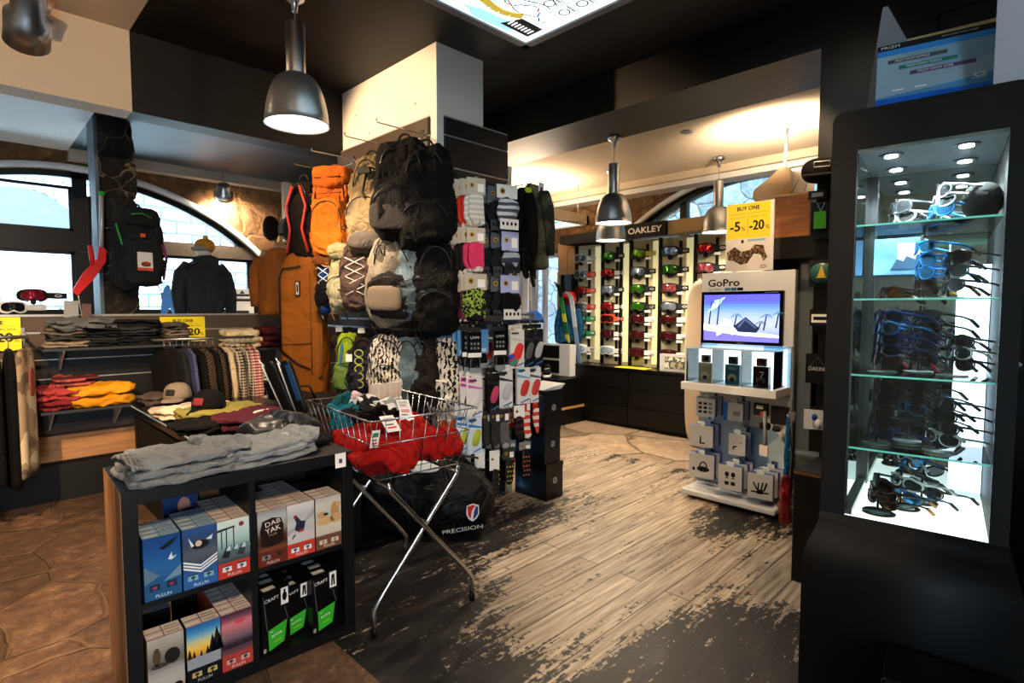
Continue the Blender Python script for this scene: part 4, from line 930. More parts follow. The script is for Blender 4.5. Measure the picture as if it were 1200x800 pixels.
# ---- hanging clothes --------------------------------------------------
def garment(w, h, th, m, sleeves=True, hood=False, seed=0, hanger=True, t=None, name='body', slm=None):
    """garment hanging from a hanger; local x = width, hook at origin, cloth below"""
    b = MB(); L = 16; n = 28; vs = []; fs = []
    for i in range(L+1):
        v = i/L
        if v < .16: hw = .06+(w/2-.06)*(v/.16)**.8; z = -.05-.11*(v/.16)**1.5*w*1.3
        else: hw = w/2*(1-.04*sin((v-.16)*4)); z = -.05-.143*w-(h-.05-.143*w)*(v-.16)/.84
        tt = th/2*(.45+.55*min(1, v*4))
        for k in range(n):
            a = 2*pi*k/n; fo = 1+.22*v*sin(5*a+seed)+.1*v*sin(9*a+seed*2)
            ca, sa = cos(a), sin(a); x = hw*(abs(ca)**.8)*(1 if ca > 0 else -1); y = tt*(abs(sa)**.8)*(1 if sa > 0 else -1)*fo
            vs.append((x, y, z+.006*sin(3*a+seed)*v))
    for i in range(L):
        for k in range(n): fs.append((i*n+k, i*n+(k+1) % n, (i+1)*n+(k+1) % n, (i+1)*n+k))
    fs.append(tuple(range(n))); fs.append(tuple(L*n+k for k in range(n))[::-1])
    b.add(vs, fs, m, True); b.build(name, t)
    if sleeves:
        for s in (-1, 1):
            b = MB(); b.tube([(s*w*.40, 0, -.05-.10*w), (s*w*.52, 0, -.2), (s*w*.55, -.015, -.2-h*.3), (s*w*.53, -.02, -.2-h*.55)], [th*.42, th*.5, th*.42, th*.34], slm or m, 12); b.build('sleeve', t)
    if hood:
        b = MB(); b.soft(.11, th*.7, .09, m, k=2.4, n=10, amp=.015, seed=seed, T=TR((0, th*.2, -.09))); b.build('hood', t)
    if hanger:
        b = MB(); b.tube([(0, 0, -.05), (0, 0, -.01), (.012, 0, .012), (0, 0, .028), (-.014, 0, .014)], .003, STEEL, 6); b.tube([(-w*.36, 0, -.11), (0, 0, -.045), (w*.36, 0, -.11)], .006, BLACK, 6); b.build('hanger', t)
def rail(label, p0, p1, wall_y=None):
    t = thing('clothes_rail', label, 'clothes rail', tuple(p0)); d = Vector(p1)-Vector(p0)
    b = MB().tube([(0, 0, 0), tuple(d)], .0125, STEEL, 10); b.build('bar', t)
    for e in (Vector((0, 0, 0)), d):
        b = MB().tube([tuple(e), tuple(e+Vector((0, wall_y-p0[1], 0)))], .01, STEEL, 8); b.box(e.x-.02, e.x+.02, wall_y-p0[1]-.01, wall_y-p0[1], e.z-.05, e.z+.05, STEEL); b.build('arm', t)
    return t
ry = 5.15; rz_ = on_y(250, 396, ry).z; x0 = on_y(205, 398, ry).x; x1 = on_y(290, 398, ry).x
rail('steel clothes rail of quilted jackets and checked shirts', (x0-.15, ry, rz_), (x1+.05, ry, rz_), 5.57)
PL1 = mat_two('plaid', '2a211c', '8a7a68', 42, c='d8ccb8'); PL2 = mat_two('plaid', 'a8303a', 'e0c8bc', 42, c='5a1a22'); QU = mat_two('quilt', '2a2018', '5d4a38', 60); PL3 = mat_two('plaid', '3a3430', 'b8ab98', 42, c='1a1614')
items = [('black jacket', HX('0e0f11'), 'jacket', 1), ('black jacket', HX('101114'), 'jacket', 1), ('charcoal jacket', HX('24282c'), 'jacket', 1), ('navy blue shirt', HX('2a3050'), 'shirt', 0), ('slate blue shirt', HX('4a5478'), 'shirt', 0), ('black vest', HX('0d0d0e'), 'vest', 0),
         ('brown quilted jacket', QU, 'jacket', 1), ('black jacket', HX('101012'), 'jacket', 0), ('brown quilted vest', QU, 'vest', 0), ('black shirt', HX('141414'), 'shirt', 0), ('cream shirt', HX('cdb795'), 'shirt', 0), ('brown checked shirt', PL1, 'shirt', 0), ('grey checked shirt', PL3, 'shirt', 0), ('brown checked shirt', PL1, 'shirt', 0), ('red and white checked shirt', PL2, 'shirt', 0), ('red and white checked shirt', PL2, 'shirt', 0)]
pos = ['leftmost on the rail', 'second on the rail', 'third on the rail', 'fourth on the rail, beside a charcoal jacket', 'fifth on the rail, right of the navy shirt', 'sixth on the rail', 'left of the two quilted pieces', 'hanging between the quilted jacket and quilted vest', 'with a diamond pattern, left of the cream shirt', 'just right of the quilted vest', 'hanging among dark shirts on the rail', 'just right of the cream shirt', 'between two brown checked shirts', 'left of the red checked shirts', 'inner one of the red pair', 'outermost at the right rail end']
for k, (nm, m, ct, thick) in enumerate(items):
    u = k/(len(items)-1); x = x0-.08+(x1-x0+.11)*u
    t = thing('hanging_'+ct, nm+' '+pos[k], ct, (x, ry, rz_-.03), radians(90)+R.uniform(-.12, .12))
    garment(.42, .62+.06*(k > 10), .05+.02*thick, m, True, False, k*1.7, True, t)
# left group: black trousers and a printed shirt on a rail by the frame edge
ry2 = 5.05; zz = on_y(15, 395, ry2).z; xa = on_y(-60, 395, ry2).x; xb = on_y(32, 395, ry2).x
rail('steel clothes rail of black trousers at the left edge', (xa, ry2, zz), (xb, ry2, zz), 5.57)
for k in range(5):
    x = xb-.10-.085*k; t = thing('hanging_trousers', 'black trousers hanging beside the printed shirt' , 'trousers', (x, ry2, zz-.03), radians(90)+.1*k, 'black trousers at the left edge'); garment(.36, .98-.04*(k % 2), .07, HX('0c0d0f'), False, False, k, True, t)
t = thing('hanging_shirt', 'cream and grey printed shirt hanging at the rail end', 'shirt', (xb-.02, ry2, zz-.03), radians(70)); garment(.30, .92, .06, mat_two('camo', 'c8b494', '9a8468', 6, c='6b5a4a'), False, False, 2, True, t)
b = MB(); b.soft(.05, .006, .10, mat_two('spots', 'a05040', '5a4030', 60), k=3, n=6, T=TR((0, -.034, -.28))); b.build('chest_print', t)
# yellow sale signs
def sale_sign(label, loc, rz, w, h, tiltz=0, poster=0.0):
    t = thing('sale_sign', label, 'sign', loc, rz); Y = mat('f5e11a', .5); K = mat('1b1b12', .5)
    b = MB().box(-w/2, w/2, 0, .004, -h, 0, Y); b.build('yellow_card', t)
    b = MB(); b.text('BUY ONE', K, TR((0, -.001, -h*.16)), w*.45, h*.11, bold=.05); b.rect(-w*.45, w*.45, -h*.265, -h*.26, -.001, K)
    b.text('Des Buy 2nd at', K, TR((-w*.24, -.001, -h*.36)), w*.36); b.text('Des Buy 3rd at', K, TR((w*.24, -.001, -h*.36)), w*.36); b.rect(-.001, .001, -h*.85, -h*.3, -.001, K)
    b.text('-5', K, TR((-w*.28, -.001, -h*.62)), w*.24, h*.26, bold=.05); b.text('%', K, TR((-w*.07, -.001, -h*.68)), w*.09, h*.13)
    b.text('-20', K, TR((w*.2, -.001, -h*.6)), w*.34, h*.26, bold=.05); b.text('%', K, TR((w*.42, -.001, -h*.68)), w*.09, h*.13); b.build('lettering', t)
    return t
q = on_y(216, 371, 5.5); s = on_y(243, 371, 5.5).x-on_y(190, 371, 5.5).x
sale_sign('yellow BUY ONE sign on the slat wall beneath the mannequin', (q.x, 5.55, q.z), 0, s, s*.55*1.15)
q = on_y(-14, 372, 5.5); sale_sign('yellow sale sign cut by the left edge above black trousers', (q.x, 5.55, q.z), 0, s, s*.7)
# ================================================================== BACKPACKS ON THE PIER
def hook(label, loc, rz, L=.36, group=None, r=.0045):
    t = thing('display_hook', label, 'hook', loc, rz, group)
    b = MB(); b.tube([(0, 0, 0), (0, -L, .0), (0, -L-.012, .012), (0, -L-.005, .024)], r, CHROME, 6); b.build('prong', t)
    b = MB(); b.box(-.02, .02, -.006, 0, -.03, .03, CHROME); b.build('plate', t)
    return t
def zipline(b, pts, m): b.tube(pts, .005, m, 5)
def backpack(label, loc, rz, w, h, d, m, m2=None, strap=None, pocket=.45, top=.75, group=None, logo=None, tilt=(0, 0), seed=1, extra=None, lid=False, cords=None, name='backpack', stripes=None):
    """hangs from its handle at the origin; front faces -Y"""
    t = thing(name, label, 'backpack', loc, rz, group, tilt); m2 = m2 or m; strap = strap or mat('141416', .7)
    def fn(u, P):
        k = (u.z+1)/2; P.x *= 1-(1-top)*max(0, k-.35)/.65; P.y *= 1-.35*max(0, k-.5)*2; P.z += .02*sin(u.x*3)*(1-k); return P
    zc = -.05-h/2
    b = MB(); b.soft(w/2, d/2, h/2, m, k=4.6, n=20, amp=.030, fr=7, seed=seed, fn=fn, T=TR((0, 0, zc))); b.build('body', t)
    if pocket:
        b = MB(); ph = h*pocket; b.soft(w*.39, d*.20, ph/2, m2, k=3.6, n=14, amp=.022, fr=9, seed=seed+3, T=TR((0, -d*.5, zc-h*.46+ph*.52))); 
        pk = b.build('front_pocket', t)
        b = MB(); b.tube([(w*.36*cos(a), -d*.70, zc-h*.46+ph*.62+ph*.34*sin(a)) for a in [pi*k/10 for k in range(11)]], .004, mat('1a1a1c', .4), 5); b.build('zipper', pk)
    b = MB(); b.tube([(-w*.38*top*cos(a)*1.05, -d*.42, zc+h*.18+h*.27*sin(a)) for a in [pi*k/12 for k in range(13)]], .005, mat('1c1c1e', .4), 5); b.build('zipper', t)
    b = MB(); b.tube([(.045*cos(a), 0, -.05+.05*sin(a)) for a in [pi*k/8 for k in range(9)]], .008, strap, 6); b.build('handle', t)
    for s in (-1, 1):
        b = MB(); pts = [(s*w*.18, d*.42, -.09), (s*w*.30, d*.62, -.16), (s*w*.34, d*.60, -.05-h*.5), (s*w*.42, d*.35, -.05-h*.92)]
        b.tube(pts, [.016, .022, .02, .008], strap, 8); b.build('shoulder_strap', t)
    for s in (-1, 1):
        for zz in (.25, -.22): b = MB().tube([(s*w*.50, -d*.35, zc+h*zz*.9), (s*w*.515, 0, zc+h*zz), (s*w*.50, d*.35, zc+h*zz)], .006, strap, 5); b.build('compression_strap', t)
        b = MB().tube([(s*w*.36, d*.1, -.05-h*.9), (s*w*.42, -d*.2, -.05-h*1.02), (s*w*.36+.02, -d*.25, -.05-h*1.14)], .005, strap, 5); b.build('dangling_strap', t)
    if lid:
        b = MB(); b.soft(w*.44*top*1.15, d*.55, h*.13, m, k=3.5, n=10, amp=.015, fr=8, seed=seed+9, T=TR((0, -.01, -.05-h*.09))); l = b.build('lid', t)
        b = MB(); zipline(b, [(-w*.3, -d*.56, -.05-h*.10), (w*.3, -d*.56, -.05-h*.10)], strap); b.build('zipper', l)
    if logo:
        b = MB(); lw = logo[1]; b.box(-lw/2, lw/2, -d*.5-.012-logo[4] if len(logo) > 4 else -d*.5-.012, -d*.5+.02, zc+h*logo[3]-lw/2*logo[2], zc+h*logo[3]+lw/2*logo[2], mat(logo[0], .5)); b.build('logo_patch', t)
    if cords:
        b = MB(); yy = -d*.72; c = mat(cords, .5)
        for k in range(4):
            z0 = zc-h*.28+k*h*.13; b.tube([(-w*.22, yy, z0), (w*.22, yy, z0+h*.13)], .0035, c, 5); b.tube([(w*.22, yy, z0), (-w*.22, yy, z0+h*.13)], .0035, c, 5)
        b.build('bungee_cord', t)
    if stripes:
        b = MB(); c = mat(stripes, .5, .0)
        for s in (-1, 1): b.tube([(s*w*.12, -d*.52, zc+h*.42), (s*w*.34, -d*.56, zc+h*.2), (s*w*.20, -d*.58, zc-h*.05), (s*w*.36, -d*.5, zc-h*.3)], .011, c, 6)
        b.build('bright_strap', t)
    if extra: extra(t, zc, w, h, d)
    return t
hz1 = 2.75
for k, y in enumerate((3.34, 3.77, 4.31, 4.62)): hook('chrome hook over the backpack wall, %s from the pillar corner' % ORD[k], (PX0-.02, y, hz1 if k < 3 else 2.7), -pi/2, .37)
def blacklogo(t, zc, w, h, d):
    b = MB(); b.soft(w*.34, .02, h*.14, mat('2c2622', .9, bump=.5), k=4, n=6, T=TR((-w*.1, -d*.64, zc-h*.27))); b.build('worn_patch', t)
    b = MB(); b.box(-.035, .01, -d*.71, -d*.69, zc-h*.25, zc-h*.25+.045, mat('e8ecee', .4)); b.build('white_label', t)
backpack('big black backpack top row nearest the pillar corner, small white label', (2.22, 3.26, 2.69), -.95, .45, .68, .24, cloth('0d0d0e', 6, .8), pocket=.5, extra=blacklogo, seed=3, top=.8)
backpack('black backpack tucked behind the big black one at pillar corner', (2.30, 3.12, 2.64), -.75, .40, .68, .2, cloth('0a0a0b', 6, .8), pocket=.4, seed=8, top=.8)
def beige(t, zc, w, h, d):
    b = MB(); b.soft(w*.40, .05, h*.10, cloth('5e554e', 8, .9), k=3, n=8, amp=.01, T=TR((0, -d*.52, zc-h*.36))); b.build('base_panel', t)
    b = MB(); b.tube([(w*.05, -d*.56, zc+h*.3), (-w*.02, -d*.62, zc+h*.12), (w*.12, -d*.64, zc-h*.02), (w*.3, -d*.6, zc-h*.15)], .008, BLACK, 6); b.box(-.05, .05, -d*.62, -d*.5, zc+h*.30, zc+h*.36, BLACK); b.build('buckle_strap', t)
backpack('beige touring backpack between the orange and the big black ones', (2.18, 3.62, 2.64), -1.0, .36, .70, .22, cloth('7f6c4e', 6, 1), cloth('8d7858', 7, 1), pocket=.55, seed=5, extra=beige, top=.72)
def orng(t, zc, w, h, d):
    b = MB(); b.tube([(-w*.36, -d*.66, zc+h*.22), (w*.36, -d*.66, zc+h*.22)], .004, mat('8a3c0c'), 5); b.tube([(w*.3, -d*.62, zc+h*.2), (w*.34, -d*.6, zc-h*.4)], .005, mat('6a2c0a'), 5); b.build('seam', t)
    b = MB(); b.soft(w*.44, .05, .05, cloth('6b3a14', 9), k=3, n=8, amp=.015, T=TR((0, -d*.3, zc-h*.5))); b.tube([(-w*.4, -d*.3, zc-h*.5), (-w*.1, -d*.5, zc-h*.58), (w*.3, -d*.4, zc-h*.52)], .008, mat('a7794a'), 6); b.build('hip_belt', t)
ORA = cloth('b8590c', 6, .7, .8, .15)
backpack('orange backpack with zipped lid, top row third from the corner', (2.16, 4.14, 2.63), -1.05, .38, .70, .2, ORA, cloth('c46a14', 6, .8, .8, .12), strap=mat('5e2a0c', .7), pocket=.62, seed=12, lid=True, extra=orng, top=.85)
backpack('black avalanche backpack with red straps, far left of the top row', (2.08, 4.52, 2.60), -1.15, .30, .74, .18, cloth('1c1412', 7, .8), pocket=.0, seed=17, stripes='c8382e', top=.8)
t = thing('carabiner', 'red carabiner dangling below the avalanche backpack', 'carabiner', tuple(on_y(355, 262, 4.56)), -1.1); b = MB().tube([(.022*cos(a), 0, -.05+.05*sin(a)) for a in [2*pi*k/14 for k in range(14)]], .007, mat('c02a30', .4), 6, closed=True); b.build('ring', t)
# middle row
hz2 = 2.12
for k, y in enumerate((3.36, 3.66, 3.95, 4.2)): hook('chrome hook above the middle row of backpacks, %s from the corner' % ORD[k], (PX0-.02, y, hz2), -pi/2, .33)
def elem(t, zc, w, h, d):
    c = mat('2a2622', .7); b = MB(); yy = -d*.74
    for k in range(5): b.tube([(-.01+(.03+.012*k)*cos(a), yy-.006, zc+h*.30+(.022+.012*k)*sin(a)) for a in [2*pi*j/18 for j in range(14)]], .0035, c, 5)
    b.tube([(-.01, yy-.008, zc+h*.30-.03), (-.01, yy-.008, zc+h*.3+.06)], .006, c, 6); b.build('round_emblem', t)
    b = MB(); b.soft(w*.30, .025, h*.14, cloth('8d7c68', 40, .4), k=5, n=6, T=TR((-.02, -d*.74, zc-h*.22))); b.tube([(-w*.28, -d*.80, zc-h*.11), (w*.2, -d*.80, zc-h*.09)], .006, c, 6); b.build('outer_pocket', t)
backpack('tan and grey backpack with a round emblem, middle row front', (2.20, 3.36, 2.05), -.95, .40, .60, .22, mat_two('heather', '6a6256', '8f8676', 60), cloth('2a2724', 8, .8), pocket=.5, seed=21, extra=elem, top=.75)
backpack('light blue grey backpack to the right of the emblem backpack', (2.32, 3.20, 2.06), -.8, .40, .58, .22, mat_two('heather', '56666e', '7d909a', 60), cloth('55666e', 8, .8), seed=25, top=.75)
backpack('black backpack at the middle row end by the pillar corner', (2.36, 3.10, 2.0), -.7, .34, .64, .2, cloth('100f0f', 6, .8), seed=28, top=.8)
backpack('brown backpack with crossed grey cords in the middle row', (2.16, 3.72, 2.05), -.95, .34, .52, .22, cloth('4a3a34', 8, .9), cloth('5a4640', 8, .9), pocket=.7, seed=31, cords='c9c4bc', top=.8)
backpack('cream hiking backpack left of the brown corded one', (2.16, 3.98, 2.03), -1.0, .28, .50, .2, cloth('a29a78', 7, 1), cloth('aea888', 7, 1), strap=mat('9a6a2a', .7), pocket=.5, seed=35, lid=True, top=.85)
backpack('blue and black day pack left of the cream one', (2.14, 4.18, 1.99), -1.1, .22, .46, .16, cloth('1f3f7a', 7, .8), cloth('14161c', 7), strap=mat('9aa4b4', .6), pocket=.5, seed=38, cords='c8d4e6', top=.8)
# lower bar with small packs
lz = 1.345
t = thing('clothes_rail', 'steel bar of small backpacks along the pillar side', 'clothes rail', (2.30, 3.12, lz)); b = MB().tube([(0, 0, 0), (0, 1.5, 0)], .011, STEEL, 10); b.build('bar', t)
for yy in (.12, 1.4): b = MB().tube([(0, yy, 0), (.15, yy, 0)], .009, STEEL, 8); b.build('arm', t)
def rings(t, zc, w, h, d):
    b = MB(); c = mat('b9c45a', .5)
    for k in range(5): b.tube([(-.02+.032*cos(a), -d*.74, zc+h*.22-k*.058+.026*sin(a)) for a in [2*pi*j/12 for j in range(12)]], .005, c, 5, closed=True)
    b.build('cord_loops', t)
    b = MB().box(-w*.48, -w*.3, -d*.62, -d*.60, zc+h*.08, zc+h*.2, PAPER); b.build('tag', t)
PAT = mat_two('blocks', '14100e', 'e2d6c4', 34); PAT2 = mat_two('blocks', '0e0d0c', 'cfc8ba', 26)
def limex(t, zc, w, h, d):
    b = MB(); b.tube([(-w*.1, -d*.6, zc+h*.35), (-w*.16, -d*.66, zc), (w*.05, -d*.62, zc-h*.4)], .010, mat('2a6f9a', .6), 6); b.tube([(-w*.3, -d*.55, zc+h*.3), (-w*.32, -d*.5, zc-h*.3)], .008, mat('4a3a1c', .6), 6); b.build('side_piping', t)
low = [('lime green child backpack with blue piping', (2.20, 4.02), -.9, .24, .46, .16, cloth('9db51e', 6, .6, .7, .15), cloth('7f9c4a', 6), limex, .5),
       ('dark purple backpack with yellow cord loops', (2.20, 3.76), -.9, .27, .46, .16, cloth('2e2a3a', 8), cloth('38344a', 8), rings, .55),
       ('plain plum backpack behind the one with cord loops', (2.26, 3.60), -.95, .26, .44, .14, cloth('34304a', 8), None, None, 0),
       ('black and cream mosaic print backpack in the lower row', (2.18, 3.42), -.9, .30, .44, .16, PAT, PAT, None, .55),
       ('teal grey backpack right of the mosaic print one', (2.26, 3.28), -1.1, .26, .46, .12, mat_two('heather', '4a5a5e', '70848a', 60), None, None, 0),
       ('dark brown backpack between the teal and zigzag ones', (2.31, 3.18), -1.2, .26, .50, .12, cloth('2c2420', 8), None, None, 0),
       ('black and white zigzag print backpack by the pillar corner', (2.40, 3.08), -1.0, .28, .52, .14, PAT2, PAT2, None, .4)]
for k, (lab, xy, rz, w, h, d, m, m2, ex, pk) in enumerate(low): backpack(lab, (xy[0], xy[1], lz), rz, w, h, d, m, m2, pocket=pk, seed=50+k, extra=ex, top=.78)
for k, (px, lab) in enumerate(((372, 'brown rolled hat pouch at the left end of the lower bar'), (402, 'brown waist pouch second from the bar left end'), (428, 'brown waist pouch above the lime backpack'))):
    p = on_x(px, 402, 2.2); t = thing('waist_bag', lab, 'bag', (p.x, p.y, lz), -.9)
    b = MB(); b.soft(.11-.02*k, .08, .08, cloth('3a2c24', 8), k=2.6, n=10, amp=.012, seed=k, T=TR((0, 0, -.12))); b.build('body', t)
    b = MB(); b.tube([(-.06, 0, -.06), (0, 0, 0), (.06, 0, -.06)], .006, mat('20181400'[:6]), 6); b.build('strap', t)
    b = MB().box(-.035, .02, -.088, -.08, -.15, -.12, mat('1a1512')); b.box(-.02, .03, -.09, -.07, -.03, .01, CARD); b.build('tag', t)
t = thing('duffel_bag', 'brown duffel bag lying beneath the small backpacks', 'bag', (1.98, 4.25, .70), -.9); b = MB(); b.soft(.24, .14, .13, cloth('35291f', 6, 1), k=2.8, n=12, amp=.02, seed=77); b.build('body', t); b = MB().tube([(-.1, -.12, .08), (-.06, -.15, .2), (.06, -.15, .2), (.1, -.12, .08)], .009, BLACK, 6); b.build('handle', t)
t = thing('display_plinth', 'dark plinth under the backpack wall carrying the duffel bag', 'plinth', (2.1, 3.95, 0)); b = MB().box(-.3, .32, -.15, .40, 0, .56, mat('15130f', .5)); b.build('body', t, .004)
# ski bag
OR2 = cloth('94520f', 4, .8, .75, .18)
t = thing('ski_bag', 'long orange ski bag standing left of the backpack wall', 'ski bag', (2.06, 4.52, .60), -.80)
def fnb(u, P): P.x *= 1-.10*max(0, u.z); return P
b = MB(); b.soft(.185, .12, .68, OR2, k=5, n=16, amp=.014, fr=4, seed=2, fn=fnb, T=TR((0, 0, .68))); b.build('body', t)
b = MB(); zp = mat('1c1814', .5)
b.tube([(-.15, -.125, .55), (-.15, -.125, 1.15), (-.12, -.128, 1.22), (.03, -.13, 1.24)], .008, zp, 6); b.tube([(.10, -.12, .0+.35), (.10, -.125, 1.2)], .004, mat('5c3408'), 5); b.tube([(-.15, -.125, .55), (-.02, -.13, .45), (.09, -.128, .40)], .007, zp, 6); b.build('zipper', t)
b = MB().box(-.02, .02, -.135, -.12, 1.00, 1.12, mat('26221e')); b.box(-.012, .012, -.1365, -.135, 1.01, 1.11, mat('b8b0a4')); b.box(-.006, .006, -.137, -.1365, 1.03, 1.09, BLACK); b.build('logo_patch', t)
b = MB().tube([(.14, -.08, .3), (.18, -.12, .36), (.18, -.12, .8), (.14, -.08, .9)], .012, mat('8a4e10', .7), 6); b.tube([(-.16, -.12, .10), (.16, -.12, .12)], .012, mat('7a4510', .7), 6); b.tube([(-.16, -.12, .9-.3), (.1, -.125, .62)], .004, mat('7a4510', .7), 6); b.build('webbing', t)
t = thing('bag_stand', 'black block holding up the long orange ski bag', 'stand', (2.06, 4.52, 0), -.8); b = MB().box(-.16, .16, -.1, .1, 0, .59, BLACK); b.build('body', t)
t = thing('hanging_jacket', 'orange jacket hanging just left of the ski bag', 'jacket', tuple(on_y(322, 290, 5.2)), -1.35)
garment(.50, .62, .16, cloth('a45f22', 5, .9), True, True, 5, True, t)
t = thing('hanging_jacket', 'cream jacket hanging behind the orange jacket', 'jacket', tuple(on_y(330, 283, 5.5)), -1.2)
garment(.46, .5, .14, cloth('b89a70', 5, .9), True, True, 7, True, t)
cp = on_y(336, 270, 6.45); t = thing('cap', 'grey cap on the tan slats behind the avalanche backpack', 'cap', (cp.x, cp.y-.1, cp.z-.08), .0); b = MB(); b.soft(.14, .08, .13, cloth('7c7a78', 9), k=2.3, n=10, T=TR((0, 0, .08))); b.build('crown', t); b = MB().box(-.04, .03, -.085, -.075, .06, .12, mat('d6d6d0')); b.build('front_patch', t); b = MB(); b.soft(.12, .09, .012, cloth('2a2624', 9), k=2.3, n=8, T=TR((-.05, -.09, 0), (.3, 0, 0))); b.build('brim', t)
t = thing('display_disc', 'dark round hat form left of the grey cap', 'hat', (cp.x-.2, cp.y-.05, cp.z)); b = MB(); b.soft(.09, .06, .14, cloth('1d1815', 9), k=2.2, n=10); b.build('body', t)

# ================================================================== SOCK WALL (faces -Y)
WY = PY0-.024
def card_pack(name, label, cat, w, h, cardm, headm, build_item, group=None, head=.32, curl=0.0):
    """hanging pack: header card with a hole, item below; hook point at the origin"""
    t = thing(name, label, cat, (0, 0, 0), 0, group)
    b = MB(); hh = h*head
    b.box(-w/2, w/2, -.001, .001, -hh, .02, headm); b.build('header_card', t)
    b = MB(); b.tube([(-.008, 0, .02), (0, 0, .032), (.008, 0, .02)], .0015, mat('d8d8d8'), 4); b.box(w*.08, w*.42, -.0016, -.001, -hh*.8, -hh*.2, PAPER); b.disc(-w*.22, -hh*.35, w*.13, w*.13, -.0018, mat('b8932e', .5), 12); b.disc(-w*.22, -hh*.35, w*.07, w*.07, -.0022, mat('3a2c14', .5), 10); b.build('printed_logo', t)
    build_item(t, w, h, hh)
    return t
def sockitem(m, m2=None, heel='d6d2ca', sd=0):
    def f(t, w, h, hh):
        b = MB()
        def fn(u, P): P.x += .02*max(0, -u.z)**2; return P
        b.soft(w*.42, .013, (h-hh)*.5, m, k=4, n=10, amp=.006, fr=14, seed=sd, fn=fn, T=TR((0, 0, -hh-(h-hh)*.46))); b.build('sock', t)
        b = MB(); b.soft(w*.3, .0145, .022, mat(heel, .9), k=3, n=6, seed=sd, T=TR((.01, 0, -h+.02))); b.build('sock_toe', t)
    return f
WHC = mat('bfb8aa', .6); KR = mat('c9a88a', .6)
def pack_stack(rowlab, x, z, n, protos, y0=WY-.05, y1=WY-.30, rz=-.30, hooklab=None):
    """packs one behind the other along a hook; last one is the front pack"""
    hook(hooklab or ('chrome hook holding the '+rowlab), (x, WY, z+.028), 0, abs(y1-WY)+.03, r=.003)
    N = n
    for k in range(N):
        u = k/(N-1) if N > 1 else 1; y = y0+(y1-y0)*u; p = protos[min(k*len(protos)//N, len(protos)-1)] if k < N-1 else protos[-1]
        lab = (rowlab+', front pack on its hook') if k == N-1 else (rowlab+', packs behind the front one')
        p.put(lab, (x-.085*(1-u)+R.uniform(-.006, .006), y, z+R.uniform(-.012, .004)), rz+R.uniform(-.05, .05), None if k == N-1 else rowlab+' row')
def SP(w, h, m, heel='d6d2ca', head=.3, hm=WHC, sd=0): return Once(card_pack('sock_pack', 'socks', 'socks', w, h, WHC, hm, sockitem(m, heel=heel, sd=sd), head=head))
red = cloth('b8262c', 10, .6); blk = cloth('131315', 10, .6); pink = cloth('d83a6c', 10, .5, .8, .1); wht = mat_two('stripes', 'd8d8d0', 'b8bcbc', 30); flo = mat_two('camo', '2a3a24', 'd8d060', 50, c='141414'); cam = mat_two('camo', '2a2426', '8a3036', 40, c='cfa8a0'); spk = mat_two('camo', '111312', '9cb84a', 45, c='20221c')
r1, r2, r3 = 2.36, 2.04, 1.72
pack_stack('top row socks nearest the pillar corner', 2.53, r1, 10, [SP(.13, .30, blk, sd=1), SP(.13, .30, red, sd=2), SP(.13, .29, flo, 'd8b08c', sd=3), SP(.13, .30, cloth('d0352a', 10, .5), sd=4), SP(.14, .30, wht, 'c8c4b8', sd=5)])
pack_stack('second row socks with pink front pair', 2.53, r2, 8, [SP(.12, .30, cam, sd=6), SP(.13, .30, mat_two('camo', 'e2d6c0', 'c06a80', 40, c='5a9a98'), sd=7), SP(.13, .30, cloth('2c2826', 10), sd=8), SP(.14, .28, pink, sd=9)])
pack_stack('third row socks with spotted front pair', 2.53, r3, 8, [SP(.12, .32, mat_two('spots', '1a1a1a', 'b03038', 60), sd=10), SP(.13, .32, cloth('c23038', 10, .6), sd=11), SP(.13, .32, cloth('7a2a50', 10), sd=12), SP(.17, .30, spk, '101010', sd=13)])
def tubeitem(m, m2):
    def f(t, w, h, hh):
        b = MB(); b.soft(w*.5, .02, (h-hh)*.42, m, k=3, n=10, amp=.014, fr=12, seed=3, T=TR((0, -.01, -hh-(h-hh)*.40), (0, radians(12), 0))); b.build('neck_tube', t)
        b = MB(); b.box(-w*.45, w*.45, -.034, -.032, -h, -h+.075, m2)
        for k in range(4): b.disc(-w*.3+w*.2*k, -h+.04, .010, .014, -.0345, BLACK, 8)
        b.build('instruction_card', t)
    return f
GB = mat_two('stripes', 'c8d0dc', '4a5260', 22); SKY = mat('a9b6e6', .5)
pk = Once(card_pack('neck_warmer_pack', 'neck warmer', 'neck warmer', .17, .30, PAPER, PAPER, tubeitem(GB, mat('e8e8e6')), head=.25))
pk2 = Once(card_pack('neck_warmer_pack', 'neck warmer', 'neck warmer', .14, .28, PAPER, SKY, tubeitem(mat_two('stripes', '9aa8b8', '3a4250', 14), mat('20242c')), head=.42))
pk3 = Once(card_pack('neck_warmer_pack', 'neck warmer', 'neck warmer', .16, .30, PAPER, SKY, tubeitem(blk, mat('e4e4e2')), head=.36))
dkp = Once(card_pack('neck_warmer_pack', 'neck warmer', 'neck warmer', .14, .30, PAPER, mat('56606a'), tubeitem(cloth('23282e', 10), mat('3a4048')), head=.3))
pack_stack('top row grey striped neck warmers', 2.83, r1, 4, [dkp, dkp, dkp, pk])
pack_stack('second row pale blue carded neck warmers', 2.86, r2, 4, [dkp, dkp, dkp, pk2])
pack_stack('third row black neck warmers on lilac card', 2.86, r3, 4, [dkp, dkp, dkp, pk3])
